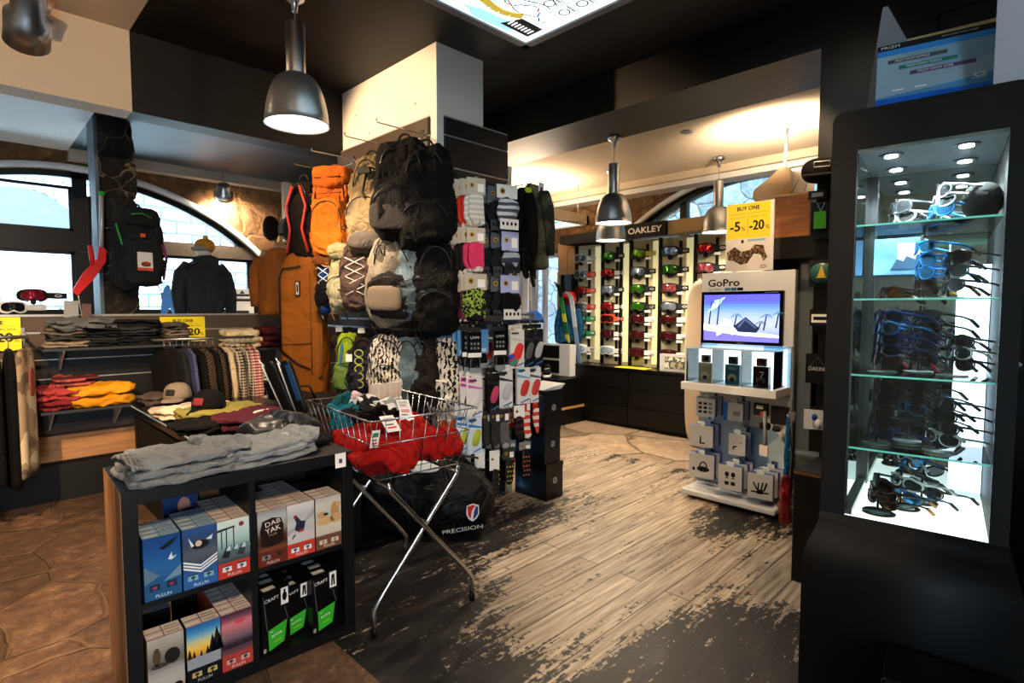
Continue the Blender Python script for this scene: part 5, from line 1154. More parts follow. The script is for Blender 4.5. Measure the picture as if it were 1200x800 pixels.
# gloves hanging below on a fourth bracket, jackets at the right end
def shell(lab, x, y, z, rz, m, w, h, sd, cat='jacket'):
    t = thing('hanging_'+cat, lab, cat, (x, y, z), rz); garment(w, h, .09, m, True, True, sd, True, t); return t
hook('long chrome arm for jackets at the right end of the sock wall', (3.14, WY, 2.46), .12, .34)
GRC = mat_two('camo', '2a2c22', '4a4a38', 9, c='5e5c48')
shell('dark olive shell jacket hanging at the right end of the sock wall', 3.17, 2.93, 2.44, radians(70), GRC, .42, .64, 4)
shell('black jacket hanging left of the olive one on the sock wall', 3.10, 2.98, 2.42, radians(62), cloth('0f1011', 8), .36, .60, 6)
shell('black fleece hanging at the back of the jacket arm', 3.13, 3.09, 2.40, radians(65), cloth('18191b', 8), .34, .5, 9)
b = MB(); b.soft(.035, .004, .02, mat('c4dc28', .5), k=4, n=5); o = b.build('neon_tag', loc=(3.02, 2.85, 2.37)); tag(o, 'neon yellow swing tag by the top neck warmers', 'tag')
b = MB().box(-.03, .03, -.001, .001, -.06, .06, PAPER); b.disc(0, .01, .014, .018, -.0015, DGREY, 10); o = b.build('price_tag', loc=(3.14, 2.83, 2.38)); tag(o, 'white swing tag on the olive shell jacket', 'tag')
for k, (x, z, c) in enumerate(((3.04, 1.86, '17181a'), (3.12, 1.8, '121314'))):
    t = thing('glove', ['black glove hanging right of the lilac card', 'black glove hanging under the black jacket'][k], 'glove', (x, 2.9, z), .4+k*.2); m = cloth(c, 9, .7)
    b = MB(); b.soft(.045, .022, .07, m, k=3, n=8, amp=.006); 
    for j in range(4): b.tube([(-.033+.022*j, 0, -.05), (-.036+.024*j, -.005, -.10), (-.036+.024*j, -.012, -.13-.008*(j in (1, 2)))], [.013, .012, .009], m, 8)
    b.tube([(.04, 0, .0), (.062, -.008, -.04), (.064, -.012, -.075)], [.014, .013, .010], m, 8); b.build('glove_body', t)
    b = MB(); b.soft(.05, .026, .018, cloth('26282c', 9), k=4, n=6, T=TR((0, 0, .07))); b.tube([(0, 0, .08), (0, .002, .12)], .002, STEEL, 5); b.build('cuff', t)
t = thing('snow_board', 'blue rounded board tip above the grey glove cards', 'snowboard', (3.30, 3.06, 1.38), .2); b = MB(); b.prism([(-.16, 0), (.16, 0)]+[(.16*cos(a), .10*sin(a)) for a in [pi*k/12 for k in range(1, 12)]], -.01, .01, mat('1d62c4', .4)); b.build('board', t)
t = thing('display_shelf', 'black shelf strip across the sock wall below the third row', 'shelf', (2.80, WY, 1.41)); b = MB().box(-.33, .42, -.30, 0, -.02, 0, SHB); b.build('board', t); b = MB().box(-.2, .28, -.30, -.05, .0, .035, mat('3b3a36', .5)); b.build('tray', t)
b = MB().box(-.12, .12, -.004, 0, -.02, .03, mat('5b5f62', .5)); b.text('THERMAL', WHITE, TR((0, -.005, .005)), .14); o = b.build('shelf_label', loc=(2.98, WY-.31, 1.43)); tag(o, 'grey strip label below the lilac carded neck warmers', 'label')
# fourth row: blue uv cards
def uvitem(front):
    def f(t, w, h, hh):
        b = MB(); b.box(-w/2, w/2, -.02, -.004, -h*.62, -hh*.2, mat('101216', .3) if front else mat('5a9ad2', .4)); 
        if front:
            b.text('UVM', mat('e8e8ea'), TR((0, -.0205, -hh*.2-.04)), w*.6, .018); b.box(-w/2, w/2, -.0205, -.02, -h*.62, -h*.52, PAPER)
            for i in range(3):
                for j in range(2): b.box(-w*.3+i*w*.25, -w*.3+i*w*.25+.014, -.0205, -.02, -h*.34-j*.03, -h*.34-j*.03+.016, mat('8a8c90'))
        else: b.box(-w*.3, w*.3, -.0205, -.02, -h*.58, -h*.5, mat('cfe2f2'))
        b.build('blue_carton', t)
        b = MB(); b.soft(w*.4, .016, h*.18, mat('16181b', .3), k=4, n=8, T=TR((0, -.01, -h*.80))); b.box(-w*.4, w*.4, -.028, -.026, -h*.98, -h*.86, mat('8d9296', .4)); b.build('blister', t)
    return f
uvb = Once(card_pack('goggle_pack', 'pack', 'pack', .085, .30, WHC, mat('23262a'), uvitem(False), head=.2)); uvf = Once(card_pack('goggle_pack', 'pack', 'pack', .10, .30, WHC, mat('23262a'), uvitem(True), head=.2))
r4, r5, r6, r7 = 1.36, 1.055, .75, .44
pack_stack('blue carded packs in the fourth row', 2.50, r4, 7, [uvb, uvb, uvf])
pack_stack('blue edged UVM packs in the middle of the fourth row', 2.74, r4, 3, [uvb, uvf])
def brace(mc, m2, acc):
    def f(t, w, h, hh):
        b = MB(); b.box(-w/2, w/2, -.03, -.004, -h, -hh*.3, m2); b.build('carton', t)
        b = MB(); b.soft(w*.30, .012, h*.22, mc, k=2.4, n=8, amp=.005, T=TR((.01, -.032, -h*.58), (0, radians(18), 0))); b.build('shown_support', t)
        b = MB(); b.flat([(-w/2, -h*.22), (w/2, -h*.32), (w/2, -h*.36), (-w/2, -h*.30)], -.031, mat(acc)); b.flat([(-w/2, -hh*.4), (w*.1, -hh*.4), (-w*.1, -h*.2), (-w/2, -h*.18)], -.0312, mat(acc)); b.flat([(-w*.2, -h*.95), (w*.45, -h*.86), (w*.45, -h*.9), (-w*.2, -h*.98)], -.0314, mat('2a6fae')); b.box(-w*.4, w*.1, -.0315, -.031, -h*.16, -h*.12, mat('222')if False else mat('222428')); b.build('printed_front', t)
    return f
def BP(mc, base, acc, w=.11, h=.29): return Once(card_pack('support_pack', 'pack', 'pack', w, h, WHC, mat(base), brace(mc, mat(base, .4), acc), head=.22))
pr = BP(mat('3a3436', .6), 'd8d8d8', 'c83a9a'); pb = BP(cloth('b59a88', 9), 'c9bcb2', 'c83a9a', .09); pkk = BP(mat('d8d8d8'), 'e6e6e6', 'd070b8'); pb_ = BP(mat('c04068'), '1b1a1d', '2a2a2e', .10); pr_ = BP(mat('c8342a'), 'e4e8ea', '6fb0d8'); pg = BP(mat('c0c6c8'), 'e0e4e6', '3a3e44'); ps = BP(mat('cc3a34'), 'e8eaea', '5a5e64')
pack_stack('pink and white support boxes in the fifth row', 2.50, r5, 6, [pr, pb, pr, pkk])
pack_stack('black and pink support box in the fifth row', 2.71, r5, 2, [pb_, pb_], y1=WY-.25)
pack_stack('grey knee support box in the fifth row', 2.83, r5+.015, 2, [pg, pg], y1=WY-.27)
pack_stack('red elbow support box on blue card in the fifth row', 2.99, r5+.02, 2, [pr_, pr_], y1=WY-.29)
pack_stack('red wrist support box rightmost in the fifth row', 3.13, r5+.02, 2, [ps, ps], y1=WY-.27)
for k, (x, cc, sc_, lab) in enumerate(((2.93, 'd0d2d4', 'e8302c', 'white and red race number pack in the fourth row'), (3.05, '1a1b1e', '5a5e62', 'black sole pack right of the race number pack'), (3.15, '17181b', 'b0b4b8', 'black pack with white insole picture, right end of fourth row'))):
    o = Once(card_pack('insole_pack', lab, 'pack', .12 if k == 0 else .10, .30, WHC, mat(cc), brace(mat(sc_), mat('e6e6e2' if k == 0 else '1c1d20', .4), cc if k == 0 else '3a3d42'), head=.2)); pack_stack(lab[:-0] if False else lab, x, r4, 2, [o, o], y1=WY-.28)
b = MB(); b.soft(.05, .02, .05, mat_two('camo', '1f4fc0', 'c83a50', 12, c='2a9a8a'), k=2.3, n=10); o = b.build('reflective_ball', loc=(2.90, 2.88, r4-.24)); tag(o, 'shiny blue red and green ball pouch below the race number pack', 'pouch')
# sixth row socks
gsk = cloth('3a3c3f', 12, .5); rsk = mat_two('stripes', 'd8402e', 'e8dcd4', 18)
pack_stack('blue carded hiking socks by the wire basket', 2.50, r6+.03, 4, [SP(.09, .26, cloth('c8521e', 10), sd=20), BP(mat('a8b83a'), 'cfe0ee', '2a7cc0', .10, .27)])
pack_stack('dark grey sport socks in the sixth row', 2.70, r6, 5, [SP(.08, .26, gsk, '6a6c70', sd=21, hm=mat('2b2d30'))])
pack_stack('grey sport socks with white label in the sixth row', 2.80, r6, 3, [SP(.09, .27, cloth('6a6c6e', 12), '9a9a9a', sd=22, hm=mat('2b2d30'))])
pack_stack('black and maroon socks with white label in the sixth row', 2.95, r6, 3, [SP(.09, .24, mat_two('stripes', '1a1416', '4a2228', 20), '1a1a1c', sd=23, hm=PAPER)])
pack_stack('red white banded socks left of the red pair', 3.04, r6+.05, 2, [SP(.08, .28, rsk, 'e8e8e6', sd=24, hm=cloth('c8302a', 9))], y1=WY-.29)
pack_stack('red topped white socks rightmost in the sixth row', 3.16, r6+.05, 2, [SP(.09, .27, rsk, 'c84a3a', sd=25, hm=cloth('c8302a', 9))], y1=WY-.30)
# seventh row ice grips
def grips(m, dots):
    def f(t, w, h, hh):
        b = MB(); b.soft(w*.36, .012, h*.36, m, k=2.6, n=8, T=TR((0, -.01, -hh-h*.32))); b.build('rubber_sole', t)
        b = MB(); dm = mat(dots, .4)
        for i in range(3):
            for j in range(5): b.soft(.006, .004, .006, dm, k=2, n=2, T=TR((-.022+.022*i+.006*(j % 2), -.024, -hh-.05-.035*j)))
        b.build('studs', t)
    return f
gp1 = Once(card_pack('ice_grip', 'g', 'ice grips', .10, .28, WHC, mat('3c4038'), grips(mat('1b1c1d', .5), 'd8c020'), head=.25)); gp2 = Once(card_pack('ice_grip', 'g', 'ice grips', .10, .27, WHC, mat('8a8d90'), grips(mat('161616', .4), 'e86a3a'), head=.15)); gp3 = Once(card_pack('ice_grip', 'g', 'ice grips', .08, .28, WHC, PAPER, grips(mat('20221f', .6), '4a4a4a'), head=.45))
pack_stack('white carded boot chains in the bottom row', 2.72, r7+.01, 3, [gp3], y1=WY-.27); pack_stack('yellow studded ice grips in the bottom row', 2.87, r7, 3, [gp1], y1=WY-.27); pack_stack('orange studded ice grips in the bottom row', 3.03, r7+.03, 3, [gp2], y1=WY-.29)
# boot boxes ---------------------------------------------------------------
c = on_z(640, 588, 0)
bx = thing('shoe_box', '', 'box'); g = NT('blue_glow_print'); v = g.coords((9, 3, 5)); n = g.n('TexNoise', i_Scale=1.0, i_Detail=4.0); g.l(v, n.inputs[0]); g.l(g.ramp(n.outputs[0], [(.45, lin('0a0e14')), (.6, lin('173654')), (.75, lin('6a93b8'))]), g.b.inputs['Base Color']); g.b.inputs['Roughness'].default_value = .35
b = MB().box(0, .20, 0, .34, 0, .285, mat('0f1113', .3)); b.build('carton', bx, .002)
b = MB().box(-.001, 0, .002, .338, .004, .25, g.m); b.build('printed_side', bx)
b = MB().box(-.003, .203, -.003, .343, .25, .288, mat('0b0c0e', .3)); b.build('lid', bx, .002)
b = MB(); b.tube([(.10+.022*cos(a), -.004, .15+.022*sin(a)) for a in [2*pi*k/24 for k in range(24)]], .0018, mat('c8ccd0'), 5, closed=True); b.text('2', mat('c8ccd0'), TR((.10, -.004, .15)), .014, .024); b.tube([(.088, -.004, .135), (.112, -.004, .165)], .002, mat('c8ccd0'), 4); b.build('printed_logo', bx)
O = Once(bx)
for k, lab in enumerate(('black shoe box with a round logo, bottom of three by the sock wall', 'black shoe box with a round logo, middle of three by the sock wall', 'black shoe box with a round logo, top of three by the sock wall')):
    O.put(lab, (c.x+(0, -.01, -.012)[k], c.y+(0, .01, .005)[k], k*.2895), (0, .05, .0)[k], None)
b = MB(); b.prism([(-.1, 0), (.12, 0), (.16, .03), (.02, .02)], -.12, .12, mat('c9ccd0', .5)); o = b.build('leaflet', loc=(c.x+.1, c.y+.15, .8685)); tag(o, 'pale leaflet lying on the top shoe box', 'leaflet')
# ================================================================== DUFFLE on the floor
p = on_z(505, 628, 0); t = thing('sports_bag', 'big black sports bag with a red blue crest on the floor', 'sports bag', (2.21, 3.04, 0), -.785)
def fnd(u, P):
    P.z = P.z*(1-.0*u.z); P.x *= 1-.22*max(0, u.z); P.y *= 1-.35*max(0, u.z); P.z += -.10*max(0, u.z)*abs(u.x)**2; return P
b = MB(); b.soft(.46, .24, .27, cloth('101114', 5, 1, .55, .2), k=3.4, n=20, amp=.03, fr=4, seed=8, fn=fnd, T=TR((0, 0, .275))); b.build('body', t)
b = MB(); b.tube([(-.36, -.05, .51), (0, -.05, .555), (.36, -.05, .50)], .008, mat('3a3c40', .4), 6); b.build('zipper', t)
b = MB(); b.tube([(-.2, -.225, .12), (-.19, -.2, .42), (-.10, -.1, .60), (.10, -.1, .60), (.19, -.2, .42), (.2, -.225, .12)], .012, mat('0c0c0e', .6), 6); b.build('handle', t)
TL_ = TR((.335, -.236, .20), (radians(6), 0, radians(12)))
b = MB(); sc_ = 1.3
def shp(pts, s=1): return [(x*sc_*s, z*sc_*s) for x, z in pts]
b.flat(shp([(-.03, .035), (0, .045), (.03, .035), (.032, -.01), (.02, -.035), (0, -.05), (-.02, -.035), (-.032, -.01)]), -.002, mat('e6e8ea'), TL_)
b.flat(shp([(-.026, .03), (0, .038), (.012, .034), (-.004, .008), (-.01, -.034), (-.022, -.018)]), -.003, mat('c8281f'), TL_); b.flat(shp([(.006, .0), (.016, .03), (.027, .028), (.027, -.01), (.014, -.03), (.002, -.04)]), -.003, mat('1f3a8c'), TL_); b.build('crest', t)
b = MB(); b.text('PRECISION', mat('d8dadc'), TR((.27, -.232, .085), (radians(8), radians(-6), radians(9))), .26, .028); b.build('lettering', t)
b = MB(); b.soft(.10, .015, .04, mat('c9ccd0', .6), k=3, n=6, T=TR((.02, -.19, .48), (-.5, 0, 0))); b.build('pale_label', t)
# ================================================================== WIRE BASKET STAND
BO = Vector((1.585, 2.50, 0)); BRZ = radians(-5); t = thing('wire_basket_stand', 'chrome folding wire basket stand full of red fleeces', 'basket stand', BO, BRZ)
bw, bd, zr, zbt = .29, .385, 1.0, .71
WIRE = mat('c4c6c8', .25, 1.0)
b = MB(); rim = [(-bw, -bd, zr), (bw, -bd, zr), (bw, bd, zr), (-bw, bd, zr)]; b.tube(rim, .005, WIRE, 6, closed=True)
bot = [(-bw+.07, -bd+.07, zbt), (bw-.07, -bd+.07, zbt), (bw-.07, bd-.07, zbt), (-bw+.07, bd-.07, zbt)]; b.tube(bot, .004, WIRE, 6, closed=True)
for s in range(4):
    a0, a1 = Vector(rim[s]), Vector(rim[(s+1) % 4]); c0, c1 = Vector(bot[s]), Vector(bot[(s+1) % 4]); n = 8 if s % 2 == 0 else 11
    for k in range(n+1): b.tube([a0.lerp(a1, k/n), c0.lerp(c1, k/n)], .0022, WIRE, 5)
mid = [Vector(rim[k]).lerp(Vector(bot[k]), .4) for k in range(4)]; b.tube(mid, .0025, WIRE, 5, closed=True)
for k in range(7):
    y = -bd+.07+(2*bd-.14)*k/6; b.tube([(-bw+.07, y, zbt), (bw-.07, y, zbt)], .0022, WIRE, 5)
b.build('wire_basket', t)
for yy, nm in ((-bd+.03, 0), (bd-.06, 1)):
    hw = .265
    for s in (-1, 1):
        b = MB(); o_ = .014*s; b.tube([(s*(bw-.09), yy+o_, zbt+.0), (s*(bw-.10), yy+o_, zbt-.04), (-s*(hw-.05), yy+o_, .22-.03), (-s*hw, yy+o_, .12), (-s*hw, yy+o_, .0)], .0125, CHROME, 12); lg = b.build('leg', t)
        b = MB().lathe([(.0001, 0), (.0155, 0), (.0155, .03), (.0125, .035)], BLACK, 12, T=TR((-s*hw, yy+o_, 0))); b.build('foot_cap', lg)
    b = MB().tube([(0, yy-.03, .475), (0, yy+.03, .475)], .006, STEEL, 8); b.build('pivot_bolt', t)
b = MB().tube([(bw-.10, -bd+.03, zbt-.03), (bw-.10, bd-.06, zbt-.03)], .008, CHROME, 8); b.build('crossbar', t)
b = MB().tube([(-bw+.10, -bd+.03, zbt-.03), (-bw+.10, bd-.06, zbt-.03)], .008, CHROME, 8); b.build('crossbar', t)
BT = Matrix.Translation(BO) @ Matrix.Rotation(BRZ, 4, 'Z')
REDF = cloth('a0100a', 10, 1, .95, .25)
def fleece(label, x, y, z, rz, tilt, L, sd, m=REDF, w=.12, h=.045, cat='fleece'):
    if m is REDF: z -= .055; h = .062; w = .125
    o = thing('folded_fleece', label, cat, BT @ Vector((x, y, z-.02)), BRZ+rz, None, tilt)
    b = MB()
    def fn(u, P):
        q = P.normalized(); f_ = sin(P.x*95+P.y*40+7*noise.noise(P*6+Vector((sd, 0, 0)))+sd); P += q*.012*f_; P.z += .02*sin(P.x*15+sd)+.015*sin(P.y*34+sd*2); P.y += .03*sin(P.x*9+sd); return P
    b.soft(L/2, w, h, m, k=2.5, n=36, amp=.02, fr=8, seed=sd, fn=fn); b.build('cloth', o); return o
fl = [('red fleece heaped over the near left basket corner', -.15, -.26, .90, .3, (.1, -.1), .34), ('red fleece bulging through the front basket wires', .0, -.24, .885, -.2, (0, .05), .36), ('red fleece lying at the front right of the basket', .12, -.20, .90, .5, (0, .2), .34),
      ('red fleece along the left basket side', -.14, -.02, .90, 1.2, (0, 0), .36), ('red fleece in the middle of the basket', .02, -.06, .935, .7, (.1, .1), .38), ('red fleece sloping down the right basket side', .15, .03, .90, 1.1, (.1, .1), .42),
      ('red fleece at the bottom rear of the basket', .0, .16, .88, .2, (0, 0), .4)]
for k, (lab, x, y, z, rz, tl, L) in enumerate(fl): fleece(lab, x, y, z, rz, tl, L, 5+k*3)
fleece('black scarf on top of the red fleeces at the back', -.08, .12, .975, .4, (0, .1), .30, 31, cloth('0e0e10', 9), .09, .035, 'scarf')
fleece('white and black patterned scarf at the back of the basket', .05, .22, .975, -.2, (0, 0), .30, 35, mat_two('camo', '16181a', 'c8cac8', 14, c='7d8588'), .08, .04, 'scarf')
fleece('teal hat bulging from the far left of the basket', -.20, .16, .955, 1.2, (0, 0), .22, 37, cloth('0f6f7e', 9), .07, .06, 'hat')
fleece('teal glove lying near the back rim of the basket', -.12, .27, .985, .5, (0, 0), .20, 39, cloth('12585e', 9), .05, .03, 'glove')
fleece('pale pink hat among the scarves in the basket', -.02, .27, 1.0, .2, (0, 0), .12, 40, cloth('d8b8c0', 9), .05, .035, 'hat')
def tagcard(label, x, y, z, rz, ty, w=.05, h=.08, cc='2a8a5a', c2='d83a3a'):
    o = thing('price_tag', label, 'tag', BT @ Vector((x, y, z-.035)), BRZ+rz, None, (ty, .1)); b = MB().box(-w/2, w/2, 0, .0015, -h, 0, PAPER); b.build('card', o); b = MB(); b.rect(-w*.35, w*.35, -h*.4, -h*.15, -.0006, mat(cc)); b.rect(-w*.35, w*.2, -h*.6, -h*.52, -.0006, mat('555555')); b.rect(-w*.35, w*.3, -h*.8, -h*.7, -.0006, mat(c2)); b.build('print', o); b = MB().tube([(0, 0, 0), (.01, .01, .03)], .0008, WHITE, 4); b.build('string', o)
tagcard('white tag with a green print at the near left of the basket', -.24, -.34, .985, .3, .1)
tagcard('large white tag on the red fleece by the left rim', -.13, -.22, 1.02, .4, -.7, .10, .09, 'c8ccd0')
tagcard('small white tag standing in the middle of the fleeces', .03, -.12, 1.03, -.2, -.3, .06, .07, 'd8a0a0')
tagcard('white tag with red print right of the middle tag', .07, -.07, 1.02, .3, -.4, .05, .07, 'e0c0c0')
tagcard('white tag lying at the back of the red fleeces', .1, .04, 1.04, .1, -.6, .08, .06, 'b8d0c0')
t = thing('catalogue', 'pale paper catalogue standing at the rear right of the basket', 'catalogue', BT @ Vector((.16, .33, .86)), BRZ+.1); b = MB().box(-.11, .10, 0, .02, 0, .20, mat('d9c6b8', .7)); b.build('cover', t); b = MB()
for k in range(4): b.box(-.06+.04*k, -.055+.04*k, -.001, 0, .01, .19, mat('f0e6dc'))
b.build('page_edge', t)
# ski skins sticking up at the left end
for k, (px, lab) in enumerate(((333, 'dark blue edged ski skin bag sticking up, left one'), (347, 'dark blue edged ski skin bag sticking up, right one'))):
    p = at_d(px+8, 478, 3.25); t = thing('skin_bag', lab, 'pouch', (p.x, p.y, .88), -.9, None, (0, radians(-24+5*k)))
    b = MB(); b.soft(.035, .02, .17, mat('14171c', .4), k=5, n=8, T=TR((0, 0, .16))); b.build('body', t)
    b = MB(); b.tube([(-.03, -.02, 0), (-.035, -.02, .33)], .004, mat('c8ccd0'), 5); b.box(.0, .03, -.022, -.018, .08, .3, mat('1f4a7a' if k else '101216')); b.build('edge_trim', t)
    b = MB().tube([(-.03, 0, .31), (-.05, 0, .36)], .003, WHITE, 5); b.build('cord', t)
for s in range(1):
    p = at_d(345, 500, 3.3); t = thing('storage_bin', 'black bin holding the ski skin bags behind the basket', 'bin', (p.x, p.y, 0), -.5); b = MB().box(-.14, .14, -.1, .1, 0, .88, BLACK); b.build('body', t, .004)
# ================================================================== GOGGLES
def goggle(fr, lens, strap, white_tag=True, s=1.0):
    t = thing('ski_goggles', '', 'ski goggles')
    b = MB(); w, h = .085*s, .045*s; n = 24
    def ring(k, z0, y0):
        pts = []
        for i in range(n):
            a = 2*pi*i/n; ca, sa = cos(a), sin(a)
            x = w*k*(abs(ca)**.7)*(1 if ca > 0 else -1); z = h*k*(abs(sa)**.75)*(1 if sa > 0 else -1)
            if sa < 0: z += h*.45*math.exp(-(x/(w*.25))**2)*abs(sa)
            pts.append((x, y0+.55*(x*x)/w*.8, z+z0))
        return pts
    R0, R1, R2, R3 = ring(1.06, 0, .03), ring(1.1, 0, 0), ring(.95, 0, -.012), ring(.84, 0, -.008)
    vs = R0+R1+R2+R3; b.add(vs, [(j*n+i, j*n+(i+1) % n, (j+1)*n+(i+1) % n, (j+1)*n+i) for j in range(3) for i in range(n)], mat(fr, .35), True); b.build('frame', t)
    b = MB(); c = (0, -.014, 0); R4 = ring(.5, 0, -.016); b.add(R3+R4+[c], [(i, (i+1) % n, (i+1) % n+n, i+n) for i in range(n)]+[(i+n, (i+1) % n+n, 2*n) for i in range(n)], mat(lens, .08, .65), True); b.build('lens', t)
    b = MB(); sm = mat(strap, .8); yy = .045
    b.add([(w*.95, yy-.03, .022*s), (w*.95, yy-.03, -.022*s), (w*1.7, yy-.02, -.024*s), (w*1.7, yy-.02, .024*s), (w*2.45, yy-.01, -.022*s), (w*2.45, yy-.01, .022*s), (w*2.45, yy+.0, -.022*s), (w*2.45, yy+.0, .022*s), (w*.95, yy+.0, -.016*s), (w*.95, yy+.0, .016*s)], [(0, 1, 2, 3), (3, 2, 4, 5), (5, 4, 6, 7), (9, 8, 6, 7)], sm, False); sp = b.build('strap', t)
    b = MB(); b.tube([(w*1.75+.020*s*cos(a), yy-.026, .008*s*sin(a)) for a in [2*pi*i/14 for i in range(14)]], .003*s, mat('e4e4e2' if strap not in ('e8e8e6', 'd8d8d8') else '202225'), 5, closed=True); b.build('strap_emblem', sp)
    if white_tag:
        b = MB(); b.box(w*.9, w*1.6, .02, .022, -.058*s, -.034*s, PAPER); b.build('price_label', t)
    b = MB(); b.tube([(0, .03, -.03), (0, .08, -.04)], .006, BLACK, 6); b.soft(.02, .012, .022, BLACK, k=3, n=5, T=TR((0, .03, -.052))); b.build('display_peg', t)
    return t
GX = 6.12
cols_y = [4.70, 4.25, 3.79, 3.35, 2.90]; rows_z = [2.18, 1.96, 1.74, 1.52, 1.36, 1.16, .94]
GL = {  # frame, lens, strap, words
 'gw': ('b8babc', '4a4f54', 'e4e4e2', 'white framed grey lens goggles'), 'gr': ('9a9c9e', '5a6066', 'c8382e', 'grey framed goggles with a red strap'), 'rr': ('2a0c0c', '8a1c10', 'c8502a', 'dark red goggles with an orange strap'),
 'gg': ('0c2e1c', '0e5a30', '1c8a58', 'green framed goggles with a green strap'), 'bg': ('101214', '3a7a1e', '1a1c1e', 'black framed goggles with a green lens'), 'br': ('141416', 'a0201a', 'd8d0cc', 'black framed red lens goggles with a pale strap'),
 'bl': ('1a1e28', '7f9ac8', '23252a', 'black framed blue lens goggles'), 'oo': ('b83c22', '4a1810', 'e05a3a', 'orange framed goggles with an orange strap'), 'mm': ('2a1416', '5c1c22', 'ececea', 'dark maroon goggles with a white and black strap'),
 'ss': ('2a2c30', '8fa0b4', '2a2c30', 'silver framed pale lens goggles'), 'ww': ('e8eaec', 'b4c8dc', 'e8e8e6', 'clear white framed goggles'), 'pk': ('2a2022', 'a8505a', '17181a', 'pink patterned frame goggles'), 'rb': ('141416', 'b01e16', '16181a', 'bright red lens goggles with a black strap'), 'yy': ('1a1c16', '6a9a1e', 'c8c048', 'green lens goggles with a yellow strap')}
GRID = [['gw', 'gr', 'rr', 'gr', 'gg', 'gg', 'ww'], ['bg', 'br', 'ss', 'br', 'oo', 'mm', 'ww'], ['yy', 'ss', 'bg', 'bg', 'mm', 'mm', 'mm'], ['bl', 'bg', 'pk', 'ss', 'mm', 'mm', 'mm'], ['rb', 'pk', 'oo', 'bl']]
gproto = {}
for ci, col in enumerate(GRID):
    for ri, kind in enumerate(col):
        if kind not in gproto: gproto[kind] = Once(goggle(*GL[kind][:3]))
        gproto[kind].put('%s, %s column, %s row' % (GL[kind][3], ORD[ci], ORD[ri]), (GX-.05, cols_y[ci]+.06, rows_z[ri]), -pi/2+.12, None, (0, 0), 1.3)
# panel, uprights, header, cabinet
g_ = NT('cream_panel'); g_.b.inputs['Base Color'].default_value = lin('c2bd9c'); g_.b.inputs['Roughness'].default_value = .6
t = thing('goggle_display', 'tall cream goggle display wall with black uprights and header', 'display wall', (GX, 3.6, 0))
b = MB().box(.03, .10, -1.55, 1.30, .76, 2.36, g_.m); b.build('back_panel', t)
for k, y in enumerate((4.86, 4.42, 4.13, 3.98, 3.56, 3.10, 2.64, 2.2)):
    b = MB().box(-.0, .035, y-3.6-.018, y-3.6+.018, .76, 2.36, BLACK); b.build('upright', t)
for k, y in enumerate((4.64, 4.19, 3.74, 3.29, 2.84)):
    b = MB().box(.0, .03, y-3.6-.012, y-3.6+.012, .80, 2.3, BLACK); b.build('peg_strip', t)
for y in (4.50, 4.05, 3.62, 3.17, 2.70):
    b = MB().box(.018, .03, y-3.6-.045, y-3.6+.045, .8, 2.33, emis('dcd6a4', .30)); b.build('light_strip', t)
b = MB().box(-.16, .16, .55, 1.42, 2.38, 2.50, mat('3a3630', .5)); b.box(-.16, .16, -1.6, .55, 2.38, 2.53, mat('b79a70', .5)); b.build('header', t)
hd = MB(); hd.box(-.20, -.16, -.23, .34, 2.36, 2.53, BLACK); T_ = TR((-.202, .055, 2.445), (0, 0, -pi/2)); hd.text('OAKLEY', WHITE, T_, .46, .07, bold=.06); hd.build('brand_sign', t)
t = thing('goggle_cabinet', 'low black drawer cabinet beneath the goggle display wall', 'cabinet', (5.86, 3.25, 0)); b = MB().box(.02, .40, -1.75, 1.73, .05, .74, BWOOD); b.box(-.005, .40, -1.76, 1.74, .72, .755, mat('1a1613', .3)); b.box(.05, .40, -1.7, 1.7, 0, .05, BLACKM); b.build('body', t)
for j in range(3):
    for k in range(3):
        y0 = -1.74+k*1.158; b = MB().box(0, .02, y0, y0+1.148, .06+j*.218, .06+j*.218+.210, BWOOD); b.build('drawer', t, .003)
p = on_z(742, 426, .757); b = MB().box(-.1, .1, -.22, .22, 0, .004, mat('e0d21c', .5)); o = b.build('flyer', loc=(5.95, p.y*5.95/p.x, .756)); tag(o, 'yellow flyer lying on the goggle cabinet', 'flyer')
t = thing('brochure_rack', 'clear and white brochure holder at the right end of the cabinet', 'brochure holder', (5.98, 3.22, .756)); b = MB().box(-.03, .03, -.3, .22, 0, .20, mat('c8ccd0', .3)); b.build('holder', t); b = MB().box(-.035, -.03, -.2, .15, .03, .17, mat_two('camo', 'b0a48c', '5a6a5a', 14, c='e0dccc')); b.build('leaflet', t)
b = MB(); b.soft(.05, .2, .9, mat('c8b49a', .5), k=4, n=8); o = b.build('surf_board', loc=(5.6, 2.72, .9)); tag(o, 'pale snowboard standing just left of the action camera stand', 'snowboard')

# mirror with frame, mannequin before it
def wx(px, py, X): return on_x(px, py, X)
a0 = wx(655, 322, 6.2); a1 = wx(680, 322, 6.2); zt_ = a0.z; zb_ = .85
t = thing('wall_mirror', 'tall mirror with a wooden frame left of the goggle wall', 'mirror', (6.24, (a0.y+a1.y)/2, 0)); hw = abs(a0.y-a1.y)/2
b = MB(); wf = mat_wood('9a6a38', 'c8935a', (30, 30, 3)); b.box(-.03, .02, -hw-.04, -hw, zb_, zt_, wf); b.box(-.03, .02, hw, hw+.04, zb_, zt_, wf); b.box(-.03, .02, -hw-.04, hw+.04, zt_, zt_+.04, wf); b.build('frame', t)
b = MB().box(0, .015, -hw, hw, zb_, zt_, mat('50565a', .05, 1)); b.build('glass', t)
q = wx(667, 352, 5.95); t = thing('mannequin', 'small mannequin in blue jacket with a red helmet before the mirror', 'mannequin', (5.95, q.y, .756), -1.2)
